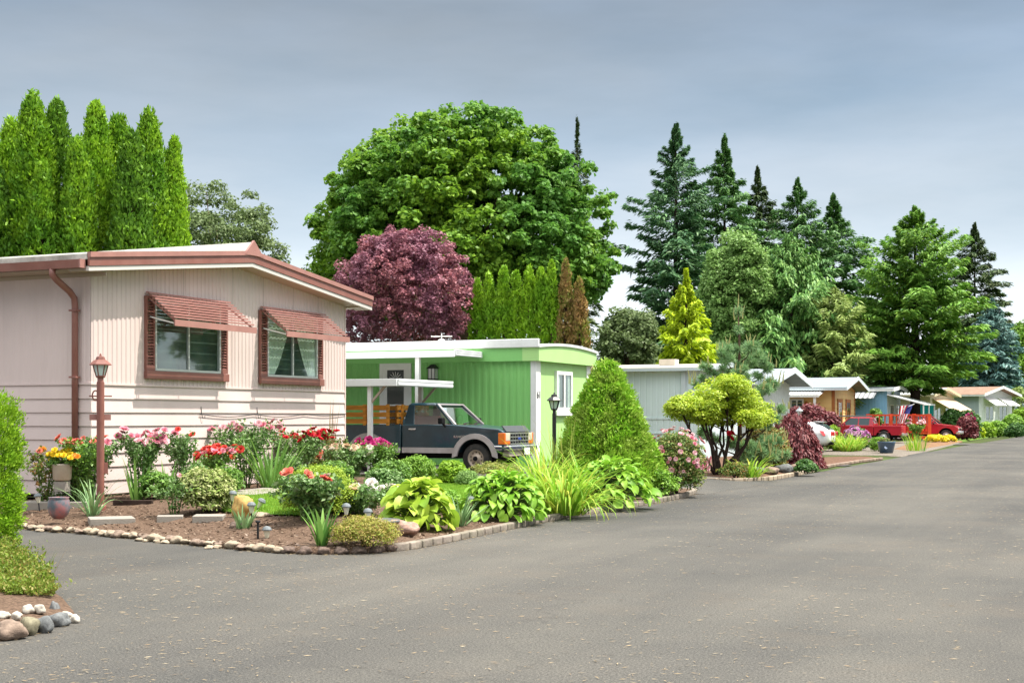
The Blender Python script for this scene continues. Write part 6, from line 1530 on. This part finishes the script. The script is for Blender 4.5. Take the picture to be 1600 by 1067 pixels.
for k_, (px, py, rw_, rh_, mm, lab) in enumerate(rocks):
    rw_, rh_ = rw_ * .78, rh_ * .8
    p = G0(px, py + rh_ * (.65 if rh_ > 9.7 or px > 95 else 1.5)); s = p.y / FPX; put_rock(lab, (p.x, p.y, rh_ * s * .75 + (.08 if rh_ < 9.7 and px < 95 else .0)), rw_ * s * .95, rw_ * s * .75, rh_ * s * 1.25, mm, k_ % 4, k_ * 1.3, 'rocks at the driveway corner', name='rock', cat='rock')
# ================================================================ the second bed, across the drive
def px_bed(name, pxs, z, m, step=.4):
    q = [G0(*p) for p in pxs]; q = resample(q + [q[0]], step)[:-1]; q = smooth_line(q, 2); ce = sum(q, Vector()) / len(q); n_ = len(q); v = []
    for f, zz in ((1, -.01), (.985, z * .6), (.9, z), (.5, z * 1.1), (.1, z * 1.15)): v += [(*(ce.lerp(p, f)).xy, zz) for p in q]
    mm = MB(); mm.add(v, [(a * n_ + j, a * n_ + (j + 1) % n_, (a + 1) * n_ + (j + 1) % n_, (a + 1) * n_ + j) for a in range(4) for j in range(n_)] + [tuple(range(4 * n_, 5 * n_))])
    return struct(mm.build(name, m, smooth=True))
M_soil2 = mat('dark_mulch', (.13, .075, .05), .95, .08, var=.5, vscale=14, bump=.8, bscale=30)
M_gravel = mat('gravel', (.17, .145, .12), .95, .1, var=.5, vscale=18, bump=.8, bscale=25)
M_brownsoil = mat('brown_soil', (.20, .115, .065), .95, .1, var=.3, vscale=5, bump=.5, bscale=12)
px_bed('flower_bed', [(1000, 738), (1098, 751), (1150, 753), (1200, 749), (1240, 742), (1266, 736), (1275, 722), (1240, 710), (1120, 715), (1000, 722)], .12, M_soil2)
px_bed('mulch_strip', [(1262, 733), (1300, 727), (1345, 720), (1376, 717), (1352, 713.5), (1290, 715), (1250, 722)], .05, M_soil2)
px_bed('gravel_bed', [(1282, 710), (1330, 711), (1375, 711), (1408, 713.5), (1440, 707), (1470, 700), (1500, 692), (1478, 686), (1380, 692), (1290, 703)], .05, M_gravel)
px_bed('soil_strip', [(1395, 703.5), (1420, 706), (1450, 701.5), (1482, 696), (1505, 690), (1480, 687.5), (1420, 694)], .085, M_brownsoil)
px_bed('soil_strip', [(1480, 690), (1500, 690.5), (1538, 684.5), (1570, 680.5), (1600, 678), (1600, 672), (1540, 675), (1500, 682)], .06, mat('far_lawn', (.10, .17, .03), .95, .1, var=.4, vscale=1.5))
# edging of that bed
pp = [G0(*p) for p in [(1100, 752.5), (1150, 755), (1200, 751), (1240, 744), (1270, 737)]]; m = MB(); rr = resample(smooth_line(resample(pp, .4), 2), .25)
for a, b in zip(rr, rr[1:]): m.bar((a.x, a.y, .05), (a.x + (b.x - a.x) * .88, a.y + (b.y - a.y) * .88, .05), .12, .12)
tag(m.build('garden_edging', M_stone, bevel=.02), 'tan block edging round the bed with the twisted shrub', 'edging')
m = MB(); pp = [G0(*p) for p in [(1268, 735), (1300, 729), (1345, 722), (1378, 718)]]; rr = resample(pp, .5)
for a, b in zip(rr, rr[1:]): m.bar((a.x, a.y, .04), (a.x + (b.x - a.x) * .9, a.y + (b.y - a.y) * .9, .04), .12, .1)
tag(m.build('garden_edging', M_stoneb, bevel=.02), 'reddish edging along the dark mulch strip past the red weeping maple', 'edging')
for k_, (px, py, w_, h_) in enumerate([(1180, 742, 16, 9), (1205, 742, 15, 10), (1225, 739, 17, 11), (1243, 736, 14, 9), (1165, 745, 12, 8), (1262, 733, 10, 6)]):
    p = G0(px, py + 4); s = p.y / FPX
    put_rock('grey brown boulder in the row behind the tan block edging', (p.x, p.y, .1 + h_ * s * .4), w_ * s, w_ * s * .8, h_ * s, [M_stoneg, M_stoneb][k_ % 2], k_ % 4, k_ * 1.1, 'boulders below the red weeping maple', name='boulder', cat='rock')
# twisted rhododendron: bare bent stems, a flat spreading crown
Yq = 36.6; bq = P(1128, 0, Yq); bq.z = .1; sq = Yq / FPX
root = tag(empty('twisted_shrub', bq), 'flat topped yellow green shrub on many bare twisted stems', 'shrub')
g = np.random.default_rng(81); gr = random.Random(81); t = MB(); cl = []
def pl(px, py, dy=0.0): return Vector(((px - 1128) * sq + 0, dy, (HYP - py - (8 if py < 700 else 0)) * sq + H - .1))
lob = [(1072, 632, 20), (1092, 640, 16), (1100, 618, 20), (1120, 628, 22), (1135, 606, 26), (1160, 612, 26), (1150, 632, 24), (1178, 632, 22), (1192, 645, 14), (1110, 645, 14), (1140, 596, 16), (1172, 648, 14), (1060, 628, 12), (1130, 642, 18)]
for i, (px, py, r) in enumerate(lob):
    dy = gr.uniform(-.75, .75); e = pl(px, py + r * .5, dy); s0_ = pl(1128 + (px - 1128) * .14, 750, dy * .1); s0_.z = -.02
    k1 = pl(1128 + (px - 1128) * .38 + gr.uniform(-7, 7), 722 + gr.uniform(-6, 6), dy * .3); k2 = pl(1128 + (px - 1128) * .66 + gr.uniform(-8, 8), 688 + gr.uniform(-8, 8), dy * .6)
    k3 = k2.lerp(e, .5) + Vector((gr.uniform(-.08, .08), gr.uniform(-.08, .08), 0))
    t.tube([s0_, k1, k2, k3, e], [.055, .045, .034, .026, .016], 6)
    for j in range(3):
        f = e + Vector((gr.uniform(-.25, .25), gr.uniform(-.25, .25), gr.uniform(.0, .25))); t.tube([k3, k3.lerp(f, .6) + Vector((0, 0, .05)), f], [.016, .012, .006], 4)
    for j in range(34):
        d = rs_dirs(g, 1)[0]; q = Vector(pl(px, py, dy)) + Vector((d[0] * r * sq * 1.4, d[1] * r * sq * 1.4, d[2] * r * sq * .85)); cl.append(tuple(q))
C = np.array(cl); V = clump_leaves(g, C, np.full(len(C), .19), 70, .085, asp=.4, up=.7)
F_rhod = leafmat('rhododendron_leaf', [(.36, .50, .025), (.50, .60, .04), (.26, .42, .02), (.56, .60, .06)], .3, gloss=.4)
part('crown', quads_mesh('crown', V), F_rhod, root); t.build('stem', M_barkd, root, smooth=True)
for p in (pl(1153, 652, -.3), pl(1140, 673, -.2)):
    for k_ in range(3):
        o = D.objects.new('bloom', B_red); COL.objects.link(o); o.parent = root; o.location = p + Vector((gr.uniform(-.07, .07), 0, gr.uniform(-.07, .07))); o.scale = (.085,) * 3; o.rotation_euler = (1, 0, k_)
# blue green pine with candles
Ypn = 39.5; bp_ = P(1157, 0, Ypn); bp_.z = .1
root = tag(empty('pine_tree', bp_), 'young soft needled pine with upright pale candles at its top', 'tree'); sp = Ypn / FPX
def pp_(px, py, dy=0): return Vector(((px - 1157) * sp, dy, (HYP - py) * sp + H - .1))
F_pine = leafmat('pine_needle', [(.20, .36, .16), (.28, .45, .20), (.15, .28, .13), (.36, .48, .2)], .2)
F_cand = leafmat('pine_candle', [(.42, .42, .14), (.5, .46, .2), (.34, .38, .1)], .2)
t = MB(); cand = []; t.tube([(0, 0, -.05), pp_(1155, 600), pp_(1155, 520), pp_(1153, 486)], [.07, .045, .03, .012], 7)
ends = []; gr = random.Random(82)
for (px, py, dy) in [(1110, 575, .3), (1125, 556, -.4), (1185, 556, .3), (1200, 575, -.2), (1090, 600, .5), (1215, 600, .4), (1140, 545, .5), (1170, 543, -.5), (1080, 640, 0), (1225, 640, .3), (1210, 655, -.5), (1195, 690, -.8), (1180, 705, -1.1), (1160, 700, -1.0), (1215, 690, -.3), (1200, 715, -.9), (1100, 680, .6), (1140, 690, -.6), (1220, 715, -.2), (1110, 610, -.6), (1195, 610, -.6), (1150, 585, -.7), (1165, 720, -1.1)]:
    e = pp_(px, py, dy); s0_ = Vector((0, 0, max(.4, e.z - .35 - .3 * abs(e.x)))); mid = s0_.lerp(e, .55) + Vector((0, 0, -.10)); t.tube([s0_, mid, e], [.025, .016, .008], 5)
    for j in range(6):
        f = s0_.lerp(e, .45 + .55 * j / 5) + Vector((gr.uniform(-.22, .22), gr.uniform(-.22, .22), gr.uniform(-.05, .2))); ends.append(f); t.tube([s0_.lerp(e, .4 + .5 * j / 5), f], [.008, .005], 4)
    ends.append(e)
    for j in range(4): cand.append((e + Vector((gr.uniform(-.22, .22), gr.uniform(-.2, .2), .02)), gr.uniform(.16, .42)))
for f in (.86, .9, .95, 1.0): ends.append(Vector((pp_(1154, 486 + (1 - f) * 600))))
t.build('trunk', M_bark, root, smooth=True)
A = np.array([tuple(p) for p in ends]); per = 170; N = len(A) * per; g = np.random.default_rng(83); d = rs_dirs(g, N); d[:, 2] += .35; d = nrm(d); cc = np.repeat(A, per, 0) + rs_dirs(g, N) * .04
V = leaves(cc + d * .09, d, rs_dirs(g, N), .20 * (.7 + .5 * g.random(N)), .085, 0)
part('needles', quads_mesh('needles', V), F_pine, root)
for p, h_ in cand + [(pp_(1152, 490), .55), (pp_(1148, 500), .35), (pp_(1160, 498), .38), (pp_(1157, 495), .3)]:
    q = p + Vector((gr.uniform(-.08, .08), 0, h_)); MB().tube([p, p.lerp(q, .5) + Vector((gr.uniform(-.03, .03), 0, 0)), q], [.022, .018, .008], 5).build('candle', F_cand, root)
# pink flowering shrub at the corner of the drive
def flowering(label, base, rx, rz, m, blm, nb, seed, spread_up=.5, **kw):
    root = shrub('flowering_shrub', label, base, rx, rz, m, seed, **kw); g = np.random.default_rng(seed + 1)
    kk = 0
    while kk < nb:
        d = rs_dirs(g, 1)[0]; d[2] = abs(d[2]) * 1.1 - .25
        if d[1] > .55: continue
        d = d / np.linalg.norm(d); p = d * np.array([rx, rx, rz * .60]) * (.9 + .15 * g.random()); p[2] += rz * .52
        if p[2] < .08: continue
        o = D.objects.new('bloom', blm[kk % len(blm)]); COL.objects.link(o); o.parent = root; o.location = p; s = .052 * (.6 + .7 * g.random()); o.scale = (s, s, s); o.rotation_euler = Vector(d).to_track_quat('Z', 'Y').to_euler(); kk += 1
    return root
b = AT(1056, 28.2); flowering('pink flowering shrub with loose arching sprays at the corner of the drive', b, .66, 1.2, leafmat('spirea_leaf', [(.07, .16, .03), (.14, .25, .05), (.28, .33, .08), (.32, .22, .10)], .3), [B_lpink, B_pink, B_lpink], 95, 401, n=190, per=44, size=.06, cr=.16)
# red weeping maple
Yr = 42.0; br = P(1236, 0, Yr); br.z = .08; sr_ = Yr / FPX
root = tag(empty('japanese_maple', br), 'mounded dark red weeping maple at the edge of the drive', 'shrub'); g = np.random.default_rng(91)
n = 560; d = rs_dirs(g, n); d[:, 2] = np.abs(d[:, 2]); d[:, 2] = d[:, 2] * 1.0; rx, rz = 40 * sr_, 82 * sr_
p_ = d * np.array([rx, rx * .85, rz]) * (.78 + .24 * g.random((n, 1))); p_[:, 0] *= 1 + .10 * (1 - p_[:, 2] / rz); p_[:, 2] = np.maximum(p_[:, 2] * 1.02, .1 + .1 * g.random(n))
per = 42; N = n * per; cc = np.repeat(p_, per, 0); do = np.repeat(d, per, 0); ss = g.random(N)
off = np.stack([do[:, 0] * ss * .22, do[:, 1] * ss * .22, -ss ** 1.5 * .30], -1) + rs_dirs(g, N) * .10
ax = nrm(np.stack([do[:, 0], do[:, 1], np.full(N, -1.0)], -1) + g.normal(size=(N, 3)) * .4)
F_jap = leafmat('red_maple_leaf', [(.16, .025, .035), (.24, .05, .055), (.10, .018, .03), (.36, .13, .12)], .25, gloss=.35)
V = leaves(cc + off, ax, nrm(do + np.array([0, 0, .5]) + g.normal(size=(N, 3)) * .4), .13 * (.6 + .7 * g.random(N)), .32, .2); V = V[V[:, :, 2].min(1) > -.02]
part('crown', quads_mesh('crown', V), F_jap, root); m = MB(); m.tube([(0, 0, -.05), (.1, 0, .5), (-.1, .1, 1.0)], [.07, .05, .03], 7)
for a in range(9): m.tube([(0, 0, .7), (rx * .5 * math.cos(a * .7), rx * .4 * math.sin(a * .7), 1.2), (rx * .8 * math.cos(a * .7), rx * .7 * math.sin(a * .7), .8)], [.035, .022, .01], 5)
m.build('trunk', M_barkd, root)
b = G0(1172, 752); b.z = .1; strap('daylily_clump', 'yellow green strappy clump between the boulders', b, F_day, 403, 50, .8, .04, spread=.9, bend=.8, r0=.3)
b = G0(1150, 752); b.z = .1; shrub('low_shrub', 'low orange tinged plants under the twisted shrub', b, .5, .35, F_rosebr, 404, n=50, per=30, size=.06, cr=.12)
b = G0(1225, 744); b.z = .1; shrub('low_shrub', 'small dark green plant beside the boulders at the edge of the drive', b + Vector((.6, .0, 0)), .35, .32, F_dark, 405, n=40, per=30, size=.09, cr=.12)
b = P(1195, 0, 40.5); b.z = .1; shrub('orange_shrub', 'bush with orange tinged new shoots before the red maple', b, .75, 1.25, leafmat('orange_shoot', [(.3, .25, .05), (.42, .22, .06), (.16, .24, .06), (.22, .3, .08)], .3), 406, n=120, per=46, size=.085, cr=.2)
# red barberry behind the car
Yk = 74.0
for px, top, hw_, lab in [(1268, 636, 26, 'dark red barberry bush behind the white hatchback'), (1296, 648, 14, 'smaller red barberry bush behind the red pickup bonnet')]:
    b = P(px, 0, Yk); b.z = 0; hgt = P(px, top, Yk).z
    shrub('barberry_bush', lab, b, hw_ * Yk / FPX * 1.15, hgt, F_jap, 410 + px, n=170, per=50, size=.17, cr=.34, group='barberry bushes near the yellow home')
b = P(1247, 0, 75); b.z = 0; shrub('barberry_bush', 'red barberry bush on the side of the grey lamp post', b, 1.0, P(0, 640, 75).z, F_jap, 415, n=120, per=50, size=.17, cr=.32, group='barberry bushes near the yellow home')
Yx = 66.0
b = P(1302, 0, 66); b.z = .05; shrub('lime_shrub', 'yellow green upright shrub between the hatchback and the red pickup', b, .36, P(0, 668, 66).z, F_lime, 420, n=120, per=40, size=.1, cr=.16)
for k_, (px, py) in enumerate([(1312, 706), (1324, 707), (1336, 706)]):
    b = G0(px, py); b.z = .05; strap('grass_clump', ['bright lime grass clump nearest the hatchback', 'bright lime grass clump in the middle of three', 'bright lime grass clump nearest the blue pot'][k_], b, F_day, 421 + k_, 130, 1.0, .05, spread=.75, bend=.9, r0=.3, group='lime grass clumps')
b = P(1338, 0, 67); b.z = .05; r_ = flowering('rhododendron with mauve pink flower heads before the red pickup', b, .64, P(0, 672, 67).z * 1.0, F_dark, [B_lpur, B_pur, B_lpur], 70, 430, n=130, per=40, size=.13, cr=.2)
for c in r_.children:
    if c.name.startswith('bloom'): c.scale = tuple(x * 2.0 for x in c.scale)
b = P(1374, 0, 64); b.z = .05; shrub('mound_plant', 'smooth dark green mound between the rhododendron and the blue pot', b, .52, .62, F_shrub, 435, n=120, per=50, size=.06, cr=.12)
p = G0(1385, 709.5); s = p.y / FPX; m = MB(); m.lathe([(.24, 0), (.27, .02), (.36, .42), (.37, .48), (.34, .48), (.33, .44), (.02, .42)], 20); r_ = tag(empty('planter', (p.x, p.y, .05)), 'dark blue glazed pot standing on gravel at the street edge', 'planter'); m.build('pot', mat('blue_glaze', (.035, .07, .115), .3, .5, coat=.3), r_, smooth=True)
m = MB(); m.lathe([(.06, 0), (.065, .004), (.01, .006)], 12); o = m.build('round_emblem', mat('emblem_pale', (.45, .55, .75), .5), r_); o.rotation_euler = (R(80), 0, 0); o.location = (-.10, -.305, .24)
g = np.random.default_rng(5); V = shrub_leaves(g, .3, .3, .1, 30, 30, .08, .08, .48); part('foliage', quads_mesh('foliage', V), F_rosebr, r_)
r_.scale = (1.06,) * 3
b = G0(1432, 706); b.z = .06; strap('grass_clump', 'weedy grass tuft at the street edge past the blue pot', b, F_day, 440, 60, .9, .04, spread=.5, bend=.3, r0=.5)
b = P(1432, 0, 84); b.z = .06; rose('rose with pale pink blooms before the red railing', b, 1.3, .55, [(B_lpink, 9)], F_roseg, 441, n=500, leaf=.16, canes=7, bsize=.16)
b = P(1463, 0, 86); b.z = .05; shrub('yellow_flowers', 'bright yellow flower mass in front of the red pickup door', b, .75, .45, leafmat('yellow_flower', [(.78, .62, .01), (.8, .7, .03), (.7, .5, .01)], .2), 442, n=70, per=40, size=.1, cr=.16, group='yellow flower masses')
b = P(1483, 0, 88); b.z = .05; shrub('yellow_flowers', 'smaller yellow flower mass below the red pickup wheel', b, .5, .42, D.materials['yellow_flower'], 443, n=40, per=40, size=.1, cr=.14, group='yellow flower masses')
b = P(1511, 0, 97); b.z = .05; shrub('barberry_bush', 'round crimson barberry beside the nose of the farther red pickup', b, .72, P(0, 654, 97).z, F_jap, 444, n=150, per=50, size=.18, cr=.28)
for k_, (px, top, hw_, Y, mm, lab) in enumerate([(1488, 641, 18, 104, F_dark, 'dark green rounded shrub behind the farther red pickup'), (1512, 643, 20, 106, F_dark, 'second dark green rounded shrub, nearer the white home'), (1540, 662, 14, 112, F_lime, 'low yellow green shrub before the white home'),
                                                 (1560, 660, 16, 114, F_shrub, 'low green shrub before the white home'), (1582, 650, 18, 118, F_shrub, 'rounded green shrub at the bend of the street'), (1598, 640, 16, 121, F_lime, 'lime green shrub cut by the photograph edge'), (1526, 668, 10, 108, F_yel, 'low golden plants beside the crimson barberry'),
                                                 (1590, 606, 22, 150, F_feath, 'ochre green bush behind the bend of the street'), (1452, 655, 12, 112, F_shrub, 'green shrub before the cream home'), (1368, 641, 10, 98.5, F_roseg, 'leafy plant behind the railing by the blue home'), (1588, 664, 16, 112, F_dark, 'low dark hedge at the bend of the street')]):
    b = P(px, 0, Y); b.z = 0; shrub('garden_shrub', lab, b, hw_ * Y / FPX * 1.1, P(0, top, Y).z, mm, 450 + k_, n=110, per=44, size=.2, cr=.32)
b = P(1506, 0, 100); b.z = .1; bb = rose('red flowered standard rose beside the dark green shrubs', b + Vector((1.2, 2, 0)), 1.7, .4, [(B_mag, 9)], F_roseg, 470, n=300, leaf=.16, canes=5, bsize=.16)
# ================================================================ dry needles strewn on the road
g = np.random.default_rng(99); n = 60000
U = 6 + 60 * g.random(n) ** 1.7; N_ = -8.6 + 15 * g.random(n)
lane = .35 + .65 * (np.sin(N_ * 2.1 + np.sin(U * .23) * 1.4) * .5 + .5) ** 1.4; keep = g.random(n) < lane * .6; U, N_ = U[keep], N_[keep]
n2 = 5000; U2 = 5.5 + 12 * g.random(n2); N2 = -16 + 9 * g.random(n2); kp = U2 < 14.0 + .1 * N2; U = np.concatenate([U, U2[kp]]); N_ = np.concatenate([N_, N2[kp]])
# a drift of needles along the foot of the edging
k = g.integers(0, len(BEDF) - 8, 5000); e = BF[k]; e = e + g.normal(size=(5000, 2)) * .12
X = CA * N_ + SA * U; Yv = -SA * N_ + CA * U
X = np.concatenate([X, e[:, 0]]); Yv = np.concatenate([Yv, e[:, 1]])
ok = np.array([not inpoly(x, y, BEDPOLY) for x, y in zip(X, Yv)]); X, Yv = X[ok], Yv[ok]
n = len(X); a = g.normal(size=n) * .5 + .15; a = np.where(g.random(n) < .3, g.random(n) * 6.28, a)
c = np.stack([X, Yv, np.full(n, .013)], -1); ax = np.stack([np.cos(a), np.sin(a), np.zeros(n)], -1); nn = np.tile(np.array([[0, 0, 1.0]]), (n, 1)) + g.normal(size=(n, 3)) * .15
V = leaves(c, ax, nn, .028 + .045 * g.random(n) ** 2, .14, 0)
tag(link_mesh('needle_litter', quads_mesh('needle_litter', V), leafmat('dry_needle', [(.30, .21, .10), (.40, .30, .17), (.24, .15, .07), (.46, .38, .25)], .1)), 'dry tan needles strewn over the road', 'litter', kind='stuff')
# mulch chips in the bed
n = 9000; pts = []
x0, x1, y0, y1 = BF[:, 0].min(), BF[:, 0].max(), BF[:, 1].min(), BF[:, 1].max() + 3
g2 = random.Random(17)
while len(pts) < n:
    x, y = g2.uniform(x0, x1), g2.uniform(y0, min(y1, 24))
    if inpoly(x, y, BEDPOLY):
        d = bdist(x, y)
        if d < 4.5: pts.append((x, y, hb(d) + .006))
A = np.array(pts); g = np.random.default_rng(18); ax = np.stack([g.normal(size=n), g.normal(size=n), g.normal(size=n) * .2], -1)
V = leaves(A, ax, np.stack([g.normal(size=n) * .3, g.normal(size=n) * .3, np.ones(n)], -1), .03 + .05 * g.random(n), .4, .1)
tag(link_mesh('bark_chips', quads_mesh('bark_chips', V), leafmat('bark_chip', [(.10, .055, .035), (.16, .10, .065), (.25, .175, .12), (.07, .042, .03)], 0)), 'brown bark chips covering the flower bed', 'mulch', kind='stuff')
bpy.context.view_layer.update()

for k_, (x, y, rx, zt) in enumerate([(33, 41, 4.2, 9.5), (38, 54, 4.6, 11), (27, 31, 3.6, 7.5)]):
    broadleaf('broadleaf_tree', ['round tree across the street, mirrored in the window panes', 'taller tree across the street further along', 'lower tree across the street nearer the viewer'][k_], Vector((x, y, 0)), 0, zt * .58, rx, zt * .42, zt * .4, F_grey, 500 + k_, lobes=8, clumps=130, per=90, size=.4, cr=(.6, 1.1), trunk_r=.25, group='trees across the street')
bpy.context.view_layer.update()
